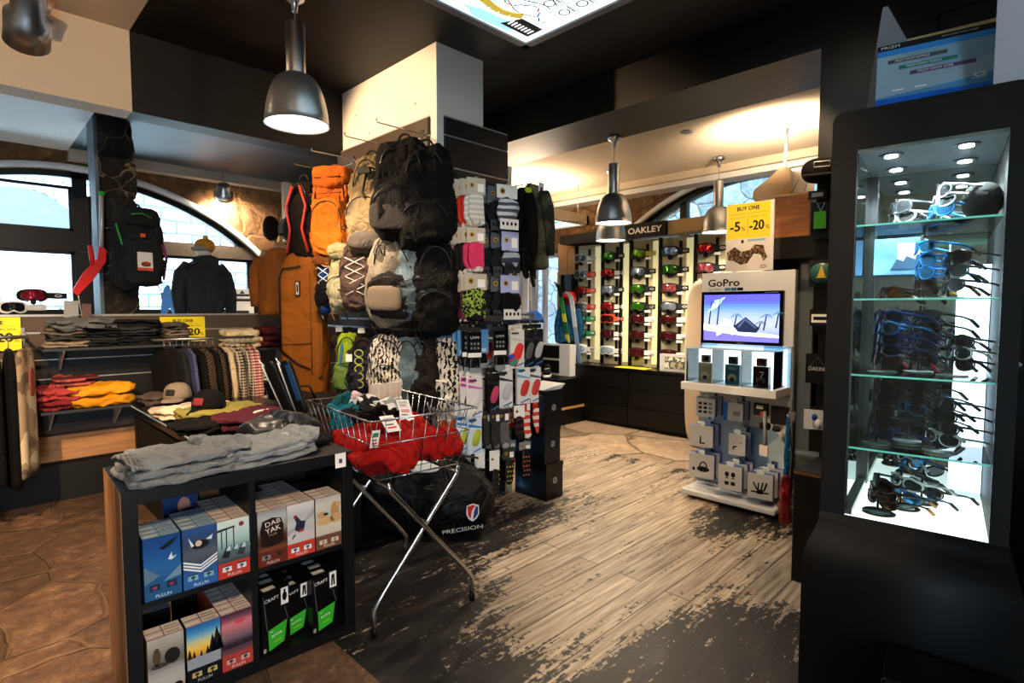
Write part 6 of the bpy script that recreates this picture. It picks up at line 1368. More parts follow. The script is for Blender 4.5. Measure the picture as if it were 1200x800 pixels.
b = MB(); b.soft(.14, .09, .30, cloth('17507a', 6), k=3, n=10, amp=.015, T=TR((0, 0, .50))); b.build('jacket', t); b = MB(); b.soft(.13, .085, .2, cloth('101114', 6), k=3, n=10, amp=.01, T=TR((0, 0, .19))); b.build('trousers', t)
for s in (-1, 1): b = MB().tube([(s*.12, 0, .72), (s*.17, 0, .5), (s*.15, -.04, .28)], [.05, .045, .035], cloth('17507a', 6), 10); b.build('sleeve', t)
b = MB(); b.soft(.10, .115, .10, mat('c01e16', .2), k=2.2, n=10, T=TR((0, 0, .88))); b.build('helmet', t); b = MB(); b.soft(.075, .02, .035, mat('5a1210', .1, .5), k=3, n=8, T=TR((0, -.105, .86))); b.build('goggle_lens', t); b = MB().tube([(0, 0, .72), (0, 0, .84)], .04, mat('1a1a1c'), 10); b.build('neck', t)
def ski(label, p0, tilt, rz, cs, L=1.7, w=.045, tipcurve=True, name='ski', cat='ski', group=None):
    t = thing(name, label, cat, p0, rz, group, tilt); n = 20
    b = MB(); vs = []; fs = []
    for i in range(n+1):
        u = i/n; z = L*u; ww = w*(1+.25*(2*u-1)**2)*(1 if u < .93 else sqrt(max(0.02, 1-((u-.93)/.07)**2))); y = -.10*max(0, u-.88)/.12*max(0, u-.88)/.12
        vs += [(-ww, y, z), (ww, y, z), (ww, y+.012, z), (-ww, y+.012, z)]
    for k, (c0, c1, cc) in enumerate(cs):
        m = mat(cc, .3) if isinstance(cc, str) else cc
        i0, i1 = int(c0*n), int(c1*n); fs = [(i*4+j, i*4+(j+1) % 4, (i+1)*4+(j+1) % 4, (i+1)*4+j) for i in range(i0, i1) for j in range(4)]; b.add(vs, fs, m)
    b.build('blade', t); return t
q = wx(676, 419, 5.93)
ski('green and yellow ski leaning between the mirror and goggles', (5.95, q.y+.12, .757), (0, 0), -pi/2-.1, [(0, .25, '2a8a4a'), (.25, .35, 'd8c82a'), (.35, .5, '1d6a3a'), (.5, .6, 'c8d02a'), (.6, .8, '2a8a4a'), (.8, 1, '14341e')], 1.15, .03).rotation_euler = (radians(14), 0, -pi/2)
ski('pale blue ski leaning right of the green ski', (5.96, q.y-.02, .757), (0, 0), -pi/2, [(0, .5, '7fa0c0'), (.5, 1, 'd0dce8')], 1.0, .03).rotation_euler = (radians(12), 0, -pi/2)
# white skis rack by the bright doorway
wsk = [(612, 'white snowboard with a faint tree print, leftmost by the doorway', .10, 'e8edf4'), (626, 'white ski with blue edges, middle of the doorway rack', .06, 'dfe8f2'), (638, 'white ski with a blue centre line beside the timber wall', .05, 'e6ecf4')]
for px, lab, w_, cc in wsk:
    q = wx(px, 470, 5.86); t = ski(lab, (5.86, q.y, .592), (0, 0), -pi/2, [(0, 1, cc)], 1.75, w_)
    b = MB(); b.tube([(0, -.004, .1), (0, -.004, 1.5)], .003, mat('4a62a8'), 4); b.tube([(-w_*.5, -.004, .9), (0, -.004, 1.3), (w_*.5, -.004, .9)], .002, mat('6a80b8'), 4); b.build('line_print', t)
q = wx(606, 470, 5.8); t = ski('yellow, black and red patterned ski left of the white skis', (5.8, q.y, .592), (0, 0), -pi/2, [(0, .35, 'c8d23a'), (.35, .45, '1a1c14'), (.45, .55, 'd8d43a'), (.55, .62, '1a1c14'), (.62, .75, 'c8a83a'), (.75, 1, '7a2a2e')], 1.35, .035)
# shoe shelf below
p = on_x(645, 478, 5.6); t = thing('shoe_shelf', 'low black shelf carrying shoes beneath the white skis', 'shelf', (5.55, 5.25, 0)); b = MB().box(-.2, .35, -.75, .85, .55, .59, BLACK); b.build('top_board', t); b = MB().box(-.2, .35, -.75, .75, .2, .23, mat('a87a48')); b.build('lower_board', t)
for y in (-.74, -.02, .72): b = MB().box(-.2, .35, y, y+.03, 0, .56, BLACK); b.build('upright', t)
def shoe(label, loc, rz, c1, c2, s=1.0):
    t = thing('shoe', label, 'shoe', loc, rz); b = MB()
    def fn(u, P): P.z += .02*max(0, -u.y*1.0)*0-.03*max(0, -u.y)*max(0, u.z); return P
    b.soft(.045*s, .13*s, .045*s, cloth(c1, 12, .4), k=3, n=8, fn=fn, T=TR((0, 0, .065*s))); b.build('upper', t)
    b = MB(); b.soft(.05*s, .14*s, .018*s, mat(c2, .5), k=4, n=8, T=TR((0, 0, .018*s))); b.build('sole', t)
    b = MB(); b.soft(.035*s, .05*s, .04*s, cloth(c1, 12, .4), k=2.6, n=6, T=TR((0, .06*s, .11*s))); b.build('ankle_collar', t)
    b = MB()
    for k in range(4): b.tube([(-.03*s, -.05*s+.022*s*k, .10*s), (.03*s, -.045*s+.022*s*k, .105*s)], .003, mat('e8e8e6'), 4)
    b.build('laces', t); return t
for k, (px, lab, c1, c2) in enumerate(((630, 'black and white shoe left of the stacked shoe displays', '1c1c1e', 'e8e8e6'), (641, 'black and white shoe standing in the white display box', '202022', 'dcdcda'))):
    p = on_x(px, 462, 5.5); shoe(lab, (5.5, p.y, .592), -.9, c1, c2, 1.1)
p = on_x(641, 500, 5.5); shoe('black and yellow shoe on the lower board of the shoe shelf', (5.5, p.y-.02, .232), -.9, '1a1b1c', 'c8d02a', 1.0)
b = MB(); 
p = on_x(648, 460, 5.75); b.box(-.01, .12, -.3, .3, 0, .42, mat('c9ccce', .5)); b.box(-.02, -.01, -.12, .28, .03, .2, BLACK); b.box(-.02, -.01, -.12, .28, .23, .4, BLACK); o = b.build('display_box', loc=(5.75, p.y, .592)); tag(o, 'white framed display box behind the black and white shoes', 'display box')

# ================================================================== ACTION CAMERA STAND
GS = thing('camera_stand', 'white action camera display tower reading GoPro', 'display stand', (4.04, 1.76, 0), -pi/2)
W2 = mat('e4e8ec', .35); PB = mat('b9cedd', .5)
b = MB().box(-.36, .36, .27, .31, .03, 1.78, mat('8d9094', .4)); b.build('frame', GS)
g = NT('panel_print'); v = g.coords((1.6, 1, 1.6)); vo = g.n('TexVoronoi', distance='CHEBYCHEV', i_Scale=2.2); g.l(v, vo.inputs['Vector']); sp_ = g.n('SeparateColor'); g.l(vo.outputs['Color'], sp_.inputs[0]); g.l(g.ramp(sp_.outputs[0], [(0, lin('8fb4cc')), (.35, lin('c3dbe8')), (.65, lin('f2f6f8'))], 'CONSTANT'), g.b.inputs['Base Color']); g.b.inputs['Roughness'].default_value = .4
b = MB().box(-.345, .345, .262, .27, .1, 1.22, g.m); b.build('printed_panel', GS)
b = MB().box(-.35, .36, .255, .27, 1.22, 1.78, W2); b.build('header_panel', GS)
b = MB(); b.text('GoPro', BLACK, TR((-.17, .254, 1.70)), .25, .055, bold=.04); b.text('Be a HERO.', BLACK, TR((-.235, .254, 1.648)), .10, .016)
for k, cc in enumerate(('2c86b0', '1e6f9c', '101418')): b.rect(-.16+k*.05, -.115+k*.05, 1.637, 1.66, .2535, mat(cc))
b.build('lettering', GS)
b = MB()
for k in range(40): b.box(-.362, -.358, .28, .30, .10+.04*k, .12+.04*k, BLACK)
b.build('slotted_post', GS)
pl = MB(); pl.prism([(-.36, .03), (.36, .03), (.36, .075), (-.36, .075)], -.02, .34, mat('c9cdd2', .35)); pl.build('base', GS, .012)
b = MB().box(-.3, .3, .05, .3, 0, .03, BLACK); b.build('foot', GS); b = MB(); b.text('READY FOR ANYTHING', mat('33383e'), TR((-.2, .02, .0765), (-pi/2, 0, 0)), .26, .016); b.build('base_lettering', GS)
GT = Matrix.Translation((4.04, 1.76, 0)) @ Matrix.Rotation(-pi/2, 4, 'Z')
def gp(x, y, z): return GT @ Vector((x, y, z))
# tv
t = thing('television', 'flat screen on the white stand showing palms and a beach hut', 'television', gp(-.02, .22, 1.425), -pi/2)
tw, th = .315, .205
b = MB().box(-tw, tw, 0, .035, -th, th, mat('0a0a0c', .15)); b.build('bezel', t, .004)
b = MB(); b.keep = True; E = 1.5; y0 = -.001; sw, sh = tw-.025, th-.025
def er(x0, x1, z0, z1, c, k=0): b.rect(x0*sw, x1*sw, z0*sh, z1*sh, y0-k*.0004, emis(c, E))
def ef(pts, c, k=1): b.flat([(x*sw, z*sh) for x, z in pts], y0-k*.0004, emis(c, E))
for k in range(20):
    f = k/19; er(-1, 1, -1+k*.1, -.9+k*.1, '%02x%02x%02x' % (int(70+70*sin(pi*min(1, f*1.3))), int(70+80*sin(pi*min(1, f*1.1+.05))**.7), int(170+60*f)))
ef([(-1, -.25), (-.4, -.45), (.2, -.55), (1, -.7), (1, -.8), (.1, -.75), (-1, -.55)], 'e8f0f8', 2); ef([(-1, -.55), (0, -.75), (1, -.8), (1, -1), (-1, -1)], '5f5ab4', 2)
ef([(-.15, -.35), (.15, .05), (.5, -.4), (.45, -.62), (-.05, -.6)], '1b2340', 3); ef([(-.08, -.4), (.13, -.02), (.16, -.02), (.45, -.42), (.4, -.42), (.14, -.1), (0, -.4)], '3f4d70', 4)
for (x, z, l) in ((-.85, -.3, .95), (-.62, -.3, 1.05), (-.15, -.4, .5), (.62, -.5, .6), (.92, -.4, .6), (.48, -.5, .3)):
    ef([(x-.02, z), (x+.02, z), (x+.08, z+l), (x+.045, z+l)], '1c2630', 3)
    for a in range(7): aa = a*pi/6-.2; ef([(x+.055, z+l), (x+.055+.10*cos(aa)+.03, z+l+.16*sin(aa)-.06), (x+.055+.2*cos(aa), z+l+.16*sin(aa)-.16), (x+.055+.08*cos(aa), z+l+.10*sin(aa)-.02)], ['12403c', '0f3428', '1f5c50'][a % 3], 4)
ef([(-.65, -.5), (-.5, -.25), (-.42, -.05), (-.32, -.1), (-.2, -.3), (-.1, -.6), (-.2, -.75), (-.3, -.4), (-.42, -.35), (-.5, -.7), (-.62, -.8)], 'f2dcd8', 5); ef([(-.9, .2), (-.7, .75), (-.4, .9), (-.6, .5)], 'a8e0f0', 3)
b.build('screen', t); b = MB(); b.rect(-.02, .03, -th+.008, -th+.014, -.001, GREYM); b.rect(.18, .28, th-.016, th-.010, -.001, GREYM); b.build('bezel_marks', t)
# glass case with cameras
t = thing('glass_showcase', 'small lit glass case of action cameras beneath the screen', 'showcase', gp(-.01, 0, 0), -pi/2)
b = MB().box(-.36, .36, -.03, .26, .865, .925, mat('f2f4f6', .3)); b.build('shelf_base', t, .004)
b = MB(); b.box(-.33, .33, .0, .004, .926, 1.19, GLASS); b.box(-.33, -.326, .0, .25, .926, 1.19, GLASS); b.box(.326, .33, 0, .25, .926, 1.19, GLASS); b.box(-.33, .33, 0, .25, 1.19, 1.194, GLASS); b.build('glass', t)
for x in (-.12, .10): b = MB().box(x, x+.004, 0, .25, .926, 1.19, GLASS); b.build('glass_divider', t)
b = MB().box(-.33, .33, .24, .25, .93, 1.19, emis('dceefc', 2.2)); b.build('lit_back', t)
b = MB()
for x in (-.332, -.12, .10, .328): b.box(x-.002, x+.002, -.002, .002, .926, 1.194, mat('cfe8f4', .1))
b.box(-.33, .33, -.003, 0, 1.188, 1.198, mat('d8ecf6', .2)); b.build('edge_trim', t)
def actioncam(label, x, cc, box):
    t = thing('action_camera', label, 'camera', gp(x, .08, .926), -pi/2)
    b = MB().box(-.055, .055, 0, .05, 0, .15, mat(box, .25)); b.build('pack', t)
    b = MB(); b.disc(.0, .05, .035, .03, -.001, mat('d8c8a8' if box != '101216' else '5a5e64'), 12)
    if box == '101216': b.text('7', WHITE, TR((.01, -.002, .09)), .03, .045)
    elif box == '1c6f9c': b.text('HERO', WHITE, TR((.0, -.002, .12)), .06)
    b.disc(.0, .035, .02, .018, -.0015, BLACK, 10); b.build('printed_front', t)
    b = MB(); b.box(-.035, .035, .0, .035, .152, .21, mat(cc, .4)); bd_ = b.build('camera_body', t, .006); b = MB().lathe([(.016, 0), (.016, .01), (.012, .012), (.001, .012)], mat('0a0c10', .1), 14, T=TR((.012, 0, .188), (pi/2, 0, 0))); b.build('lens', bd_)
actioncam('grey action camera on a sand coloured pack, left in the lit case', -.225, '4a4e52', 'a8a094')
actioncam('black action camera on a blue pack, middle of the lit case', -.01, '202226', '1c6f9c')
actioncam('black action camera on a black pack numbered 7 in the lit case', .20, '17191c', '101216')
# boxes on hooks
def gbox(label, x, z, w, h, kind, n=2, d=.05):
    hook('chrome hook carrying the '+label, gp(x, .262, z+.012), -pi/2, .22, r=.003)
    for k in range(n):
        t = thing('accessory_box', (label if k == n-1 else label.split(' on the ')[0]+', behind the front one'), 'box', gp(x, .19-(.055+d)*k*.95+.0, z), -pi/2+.12*(1 if k == n-1 else .4), None if k == n-1 else 'boxes behind: '+kind)
        b = MB().box(-w/2, w/2, 0, .001+d*.25, -h, 0, mat('b6b9bd', .35)); b.box(-w/2+.001, w/2, d*.25, d, -h, -.0, mat('1658b0', .35)); b.build('carton', t)
        b = MB(); b.box(-.025, .025, .0, .002, 0, .035, mat('cfe0ea', .3)); b.build('hang_tab', t)
        b = MB(); y = -.0008
        if kind == 'six':
            for i in range(3):
                for j in range(3): b.rect(-w*.36+i*w*.26, -w*.36+i*w*.26+w*.18, -h*.38-j*h*.22, -h*.25-j*h*.22, y, [BLACK, BLACK, mat('6a6e72')][i])
        elif kind == 'arm': b.flat([(-.01, -h*.5), (.0, -h*.5), (.0, -h*.78), (.03, -h*.8), (.03, -h*.86), (-.015, -h*.86)], y, BLACK)
        elif kind == 'clip': b.flat([(-.03, -h*.6), (.0, -h*.55), (.0, -h*.62), (-.02, -h*.66), (-.02, -h*.75), (-.03, -h*.75)], y, BLACK); b.disc(.03, -h*.4, .005, .006, y, BLACK, 8)
        elif kind == 'head':
            b.disc(.015, -h*.62, .05, .022, y, BLACK, 16); b.tube([(.015+.03*cos(a), y, -h*.6+.055*sin(a)) for a in [pi*k/8 for k in range(9)]], .005, BLACK, 5); b.disc(-.06, -h*.65, .012, .014, y, BLACK, 10)
        elif kind == 'four':
            for i in range(2):
                b.disc(-.022+.045*i, -h*.35, .016, .02, y, BLACK, 12); b.rect(-.038+.045*i, -.008+.045*i, -h*.8, -h*.65, y, BLACK)
                b.flat([(-.04+.045*i, -h*.52), (-.005+.045*i, -h*.52), (-.022+.045*i, -h*.47)], y, BLACK)
        elif kind == 'chest':
            b.tube([(-.045, y, -h*.35), (-.02, y, -h*.62), (.0, y, -h*.65), (.03, y, -h*.62), (.045, y, -h*.32)], .006, BLACK, 5); b.tube([(-.01, y, -h*.35), (-.012, y, -h*.6)], .005, BLACK, 5); b.tube([(.018, y, -h*.32), (.01, y, -h*.6)], .005, BLACK, 5); b.rect(-.02, .022, -h*.8, -h*.62, y, BLACK); b.rect(-.06, .06, -h*.76, -h*.70, y, BLACK)
        elif kind == 'blue': b.rect(-w/2, -w/2+.03, -h, 0, y, mat('1b66b8')); b.rect(-.0, .05, -h*.7, -h*.45, y, mat('8a8e92'))
        b.build('printed_icon', t)
gbox('silver box with nine small icons on the upper left hook', -.22, .80, .15, .15, 'six', 2)
gbox('silver and blue box on the upper middle hook', .0, .785, .14, .14, 'blue', 2)
gbox('silver box picturing a small arm on the middle left hook', -.25, .575, .18, .17, 'arm', 2)
gbox('narrow silver box picturing a clip on the middle hook', .035, .55, .12, .16, 'clip', 2)
gbox('silver box picturing a head strap, lower left', -.245, .345, .20, .19, 'head', 2)
gbox('silver box picturing four flat mounts, bottom middle', .03, .325, .17, .18, 'four', 3)
gbox('silver box picturing a chest harness, lower right', .25, .31, .17, .18, 'chest', 3)
t = thing('camera_grip_pack', 'black blister packs with a hanging white grip on the upper right', 'accessory pack', gp(.24, .12, .80), -pi/2)
b = MB(); b.box(-.10, .0, 0, .03, -.09, 0, mat('131417')); b.box(.02, .14, .01, .04, -.14, -.01, mat('17181b')); b.build('pack', t); b = MB(); b.soft(.04, .02, .03, mat('1a1a1c'), k=2.6, n=6, T=TR((-.01, -.01, -.16))); b.soft(.03, .02, .02, mat('22201e'), k=2.6, n=6, T=TR((.07, -.01, -.17))); b.build('mount', t)
b = MB(); b.tube([(-.01, -.02, -.05), (-.0, -.02, -.30)], .014, mat('aeb2b0', .3), 10); b.box(-.04, .02, -.03, -.02, -.38, -.30, mat('e6dcd8')); b.build('grip', t); b = MB(); b.rect(-.08, -.03, -.04, -.015, -.002, WHITE); b.rect(-.05, .0, -.10, -.06, -.003, mat('c8403a')); b.build('print', t)
# poster on top
t = thing('sale_poster', 'yellow BUY ONE -5% -20% poster standing on the white stand', 'poster', gp(.005, .27, 1.785), -pi/2)
b = MB().box(-.17, .19, 0, .012, 0, .52, mat('d8dadc', .4)); b.build('board', t)
P0 = .17
b = MB(); Y = mat('e6cf1a', .5); K = mat('1b1a12', .5); y = -.001
b.rect(-.165, .165, .25, .515, y, Y); b.text('BUY ONE', K, TR((0, y-.0005, .478)), .17, .03, bold=.05); b.rect(-.15, .15, .438, .440, y-.0005, K); b.text('Des Buy 2nd at', K, TR((-.08, y-.0005, .41)), .12, .01); b.text('Des Buy 3rd at', K, TR((.08, y-.0005, .41)), .12, .01); b.rect(-.001, .001, .28, .42, y-.0005, K)
b.text('-5', K, TR((-.10, y-.0005, .345)), .075, .07, bold=.05); b.text('%', K, TR((-.035, y-.0005, .325)), .03, .03); b.text('-20', K, TR((.065, y-.0005, .345)), .105, .07, bold=.05); b.text('%', K, TR((.145, y-.0005, .325)), .03, .03); b.build('yellow_print', t)
b = MB(); b.rect(-.165, .165, .0, .25, y, mat('d6d2cf')); g = mat_two('camo', '7a5c40', '4a3626', 30, c='a08a6a')
b.flat([(-.15, .09), (-.16, .15), (-.10, .19), (-.05, .15), (.02, .16), (.05, .2), (.12, .19), (.13, .14), (.15, .10), (.12, .07), (.10, .12), (.05, .13), (.0, .06), (-.05, .05), (-.10, .08)], y-.0006, g); b.rect(-.05, -.03, .215, .24, y-.0006, K); b.tube([(.12+.02*cos(a), y-.001, .03+.010*sin(a)) for a in [2*pi*k/12 for k in range(12)]], .002, K, 4, closed=True); b.rect(.0, .13, .225, .24, y-.0006, mat('7fa8c0')); b.build('picture_print', t)
# things right of the stand: nib accessories
NX = 3.72
def nib(px, py, X=3.67): return on_x(px, py, X)
p = nib(961, 200); t = thing('cap', 'black cap at the top of the accessory strip beside the showcase', 'cap', tuple(p), -1.3); b = MB(); b.soft(.10, .11, .07, cloth('101113', 9, .4), k=2.4, n=10); b.build('crown', t); b = MB(); b.soft(.09, .07, .010, cloth('0d0e10', 9), k=2.6, n=8, T=TR((0, -.14, -.05), (.25, 0, 0))); b.build('brim', t); b = MB(); b.tube([(-.03, -.112, .0), (.05, -.108, .0), (.05, -.108, .03), (-.03, -.112, .03)], .002, WHITE, 4, closed=True); b.build('label', t)
def accessory(label, px, py, w, h, main, parts, cat='accessory', rz=-1.45):
    p = nib(px, py); t = thing('accessory_pack', label, cat, tuple(p), rz); b = MB().box(-w/2, w/2, 0, .02, -h/2, h/2, mat(main, .5)); b.build('card', t)
    for nm, f in parts: b = MB(); f(b); b.build(nm, t)
    return t
accessory('black card with a neon green luggage tag beneath the cap', 962, 258, .11, .22, '1c1a1a', [('green_tag', lambda b: b.box(-.035, .03, -.02, -.002, -.05, .05, mat('6fd82a', .4))), ('loop', lambda b: b.tube([(0, -.01, .05), (-.02, -.015, .10), (.02, -.015, .10), (0, -.01, .05)], .004, mat('b8bcc0'), 5))])
accessory('small black key holder just under the black cap', 958, 228, .10, .05, '22252a', [('print', lambda b: b.rect(-.03, .03, -.012, .012, -.001, mat('c8ccd0')))])
accessory('round green disc with a golden tree emblem on the strip', 963, 320, .13, .16, '14181a', [('round_disc', lambda b: b.lathe([(.001, .015), (.058, .015), (.062, .01), (.062, 0)], mat('2a5a50', .3), 28, T=TR((0, 0, 0), (pi/2, 0, 0)))), ('tree_emblem', lambda b: [b.flat([(-.03+.007*k, -.028+.017*k), (.03-.007*k, -.028+.017*k), (0, .0+.017*k)], -.016-.0004*k, mat('c8a83a', .4)) for k in range(4)])])
accessory('black wallet with a white text label on the strip', 963, 372, .13, .10, '15161a', [('label', lambda b: (b.rect(-.055, .055, -.03, .02, -.001, PAPER), b.rect(-.045, .045, -.015, .005, -.0016, BLACK)))])
accessory('black pouch reading DAKINE above the keyring card', 958, 432, .13, .18, '0f1012', [('lettering', lambda b: (b.text('DAKINE', mat('c8ccce'), TR((0, -.001, .0)), .095, .024), b.tube([(-.05, -.001, .0), (0, -.001, .07), (.05, -.001, .0)], .0015, mat('8a8e90'), 4)))])
p = nib(957, 492); t = thing('keyring', 'keyring with a small white and blue plush on a clear card', 'keyring', tuple(p), -1.4); b = MB().box(-.07, .06, 0, .01, -.06, .06, mat('d8dcde', .4)); b.build('card', t); b = MB(); b.soft(.022, .018, .03, mat('e8eaec', .8), k=2.2, n=6, T=TR((.01, -.02, -.02))); b.soft(.015, .015, .02, mat('2a4a9a', .8), k=2.2, n=6, T=TR((-.01, -.02, .02))); b.build('plush', t)
t = thing('metal_strip', 'white slotted metal strip behind the hanging accessories', 'strip', (NX-.02, nib(957, 400, NX).y, 0)); b = MB().box(0, .015, -.012, .012, .9, 1.35, mat('d8d8d8', .4)); b.build('bar', t)
b = MB().box(3.70, 3.735, .55, 1.10, .62, ZL, mat('0d0d0f', .4)); o = b.build('accessory_board'); tag(o, 'black board carrying hanging accessories beside the glass showcase', 'board')
p = on_z(975, 632, 0); t = thing('black_box_unit', 'black floor cabinet between the camera stand and glass showcase', 'cabinet', (3.38, .80, 0)); b = MB().box(-.18, .2, -.3, .22, 0, .62, mat('121314', .5, bump=.15, scale=12)); b.build('body', t, .004); b = MB().box(-.182, .202, -.302, .222, .60, .615, mat('8a6038', .5)); b.build('wooden_edge', t)
t = thing('rucksack', 'slim red and blue rucksack hanging beside the camera stand', 'rucksack', (3.62, 1.20, .80), -1.1)
b = MB(); b.soft(.032, .05, .16, mat('7a0e14', .3, bump=.5, scale=6), k=2.8, n=12, amp=.02, fr=9, seed=4, T=TR((0, 0, -.50))); b.build('red_body', t); b = MB(); b.soft(.016, .012, .20, cloth('1d6aa0', 8), k=3, n=8, amp=.01, T=TR((.0, 0, -.17))); b.build('blue_strap', t); b = MB(); b.tube([(0, 0, .02), (.03, -.02, -.2), (.02, -.03, -.5)], .004, mat('15161a'), 5); b.build('cord', t)
hook('small hook carrying the slim red and blue rucksack', (3.70, 1.20, .82), -pi/2, .07)
# behind: black cupboard with a wooden box on top and a hat stand
t = thing('wall_cupboard', 'black cupboard with a lit niche behind the yellow poster', 'cupboard', (4.75, 1.30, 0), -pi/2); b = MB(); b.box(-.5, .55, 0, .4, 1.90, on_x(931, 279, 4.85).z, BLACK); b.box(.25, .55, 0, .4, 0, 1.95, BLACK); b.box(-.5, -.45, 0, .4, 0, 1.95, BLACK); b.box(-.45, .25, .38, .4, 0, 1.95, mat('9aa4a8', .1, .8)); b.build('body', t); b = MB().box(-.45, .25, .05, .35, 1.93, 1.95, emis('fff2d8', 1.2)); b.build('niche_light', t)
p = on_x(928, 262, 4.75); t = thing('wooden_crate', 'plain wooden box on top of the black cupboard', 'box', (4.85, on_x(931, 262, 4.85).y, on_x(931, 279, 4.85).z), -pi/2+.1); b = MB().box(-.13, .13, -.1, .2, 0, .33, mat_wood('7a4418', 'a8652c', (4, 30, 30), .6)); b.build('body', t, .004); b = MB().box(-.13, .13, -.1, .2, .33, .345, mat('caa880')); b.build('lid', t)
p = on_x(914, 215, 5.0); t = thing('wall_spotlight', 'tan flood lamp above the wooden box', 'lamp', (5.0, p.y, p.z)); b = MB().tube([(.1, 0, .12), (0, 0, 0), (-.14, .05, -.14)], [.05, .10, .13], mat('c8b090', .4), 16); b.build('lamp_head', t); l = lamp('flood_light', 'SPOT', (-.1, .05, .18), 70, WARM2, shadow_soft_size=.08, spot_size=radians(160), spot_blend=.5); l.rotation_euler = (pi, radians(25), 0); l.parent = t; b = MB().tube([(.1, 0, .12), (.14, 0, ZL-p.z)], .012, GREYM, 8); b.build('bracket', t)
p = on_x(893, 213, 4.9); t = thing('snowboard_poster', 'white drawing card propped beside the flood lamp', 'card', (5.1, on_x(936, 220, 5.1).y, on_x(936, 238, 5.1).z), -pi/2); b = MB().box(-.12, .12, 0, .01, 0, .30, PAPER); b.build('card', t); b = MB(); b.tube([(-.08, -.002, .05), (.0, -.002, .2), (.05, -.002, .1), (.09, -.002, .24)], .003, DGREY, 4); b.build('line_print', t)

# ================================================================== SUNGLASSES SHOWCASE (right)
CRZ = radians(-83)
CO = Vector(((2.161+2.222)/2, (.598+.095)/2, 0)); CT = Matrix.Translation(CO) @ Matrix.Rotation(CRZ, 4, 'Z')
def cp_(x, y, z): return CT @ Vector((x, y, z))
CW = .2535; xl, xr = -.178, .2065; zf, ztp = .78, 2.035; CD = .52
CB = mat('0a1014', .6, bump=.03, scale=300, spec=.3)
t = thing('glass_showcase', 'tall black showcase of sunglasses with lit glass shelves', 'showcase', CO, CRZ)
b = MB(); N_ = 14
# profile of the shell in (half width extra, y front, z): flared base, straight tower, round top corners
prof = [(.04, -.075, 0), (.04, -.075, .60), (.036, -.070, .64), (.026, -.052, .68), (.012, -.022, .715), (.003, -.005, .745), (0, 0, .775)]
vs = []
for e, y, z in prof: vs += [(-CW-e, y, z), (CW+e, y, z), (CW+e, CD, z), (-CW-e, CD, z)]
b.add(vs, [(i*4+j, i*4+(j+1) % 4, (i+1)*4+(j+1) % 4, (i+1)*4+j) for i in range(len(prof)-1) for j in range(4)]+[(0, 3, 2, 1), tuple((len(prof)-1)*4+j for j in range(4))], CB, True)
o = b.build('flared_base', t)
b = MB(); r_ = .035; zt2 = 2.165
arcR = [(CW-r_+r_*cos(a), zt2-r_+r_*sin(a)) for a in [pi/2*k/6 for k in range(7)]]; arcL = [(-x, z) for x, z in arcR[::-1]]
outer = [(-CW, .775), (CW, .775)]+arcR+arcL; n = len(outer); inner = [(xl, .775), (xr, .775), (xr, ztp), (xl, ztp)]
b.add([(x, 0, z) for x, z in [(-CW, .775), (xl, .775), (xl, ztp), (-CW, ztp)]], [(0, 1, 2, 3)], CB); b.add([(x, 0, z) for x, z in [(xr, .775), (CW, .775), (CW, ztp), (xr, ztp)]], [(0, 1, 2, 3)], CB)
b.add([(x, 0, z) for x, z in [(-CW, ztp), (CW, ztp)]+arcR+arcL], [tuple(range(2+len(arcR)*2))], CB)
b.add([(x, y, z) for y in (0, CD) for x, z in outer], [(i, (i+1) % n, (i+1) % n+n, i+n) for i in range(n)]+[tuple(range(n, 2*n))], CB, True)
b.add([(x, y, z) for y in (0, CD) for x, z in inner], [(i, (i+1) % 4, (i+1) % 4+4, i+4) for i in range(4)], CB)
b.build('tower_body', t)
b = MB().box(xl, xr, .01, CD-.03, zf-.004, zf, emis('f4f7ee', 1.15)); b.build('lit_floor', t)
b = MB().box(xl, xr, CD-.045, CD-.03, zf, ztp, mat('a8b4ba', .02, 1)); b.build('back_mirror', t)
b = MB().box(xl, xl+.004, .02, CD-.05, zf, ztp, mat('98a4aa', .02, 1)); b.build('side_mirror', t)
b = MB(); 
for (x, y) in ((xl+.012, CD-.06),): b.box(x-.012, x+.012, y-.012, y+.012, zf, ztp, mat('5a5c5e', .3, .8))
b.box(xl, xl+.02, .01, CD-.05, zf, zf+.02, STEEL); b.build('corner_post', t)
b = MB().box(xl, xr, .01, CD-.05, ztp-.012, ztp, mat('a8b0b2', .35, .5)); b.build('inner_ceiling', t)
b = MB().box(xr-.10, xr-.004, CD-.06, CD-.05, zf+.03, 1.66, emis('cfe4ff', 2.4)); b.build('light_tube', t)  # pale blue emissive panel before the right part of the back mirror
for (x, y) in ((-.09, .10), (.11, .10), (-.09, .34), (.11, .34)):
    b = MB().lathe([(.001, 0), (.020, 0), (.034, -.002), (.036, .004)], STEEL, 20, T=TR((x, y, ztp-.016))); dl = b.build('downlight_ring', t)
    b = MB().lathe([(.001, -.004), (.019, -.004)], emis('fdfdff', 30), 16, T=TR((x, y, ztp-.016)), cap=False); b.build('bulb', dl)
    l = lamp('showcase_light', 'SPOT', (x, y, ztp-.03), 24, COOL, shadow_soft_size=.02, spot_size=radians(130), spot_blend=.6); l.parent = t
shz = [1.015, 1.27, 1.53, 1.78]
for z in shz:
    b = MB(); b.box(xl+.003, xr-.003, .02, CD-.06, z-.003, z+.003, GLASS); sh = b.build('glass_shelf', t)
    b = MB(); b.box(xl+.003, xr-.003, .017, .020, z-.003, z+.003, GLASS_EDGE); b.build('green_edge', sh)
b = MB().box(xl, xr, .006, .009, zf, ztp, GLASS); b.build('door_glass', t)
b = MB(); b.tube([(xl+.01, .004, 1.97), (xl+.03, .0, 1.955)], .005, STEEL, 6); b.build('lock', t)
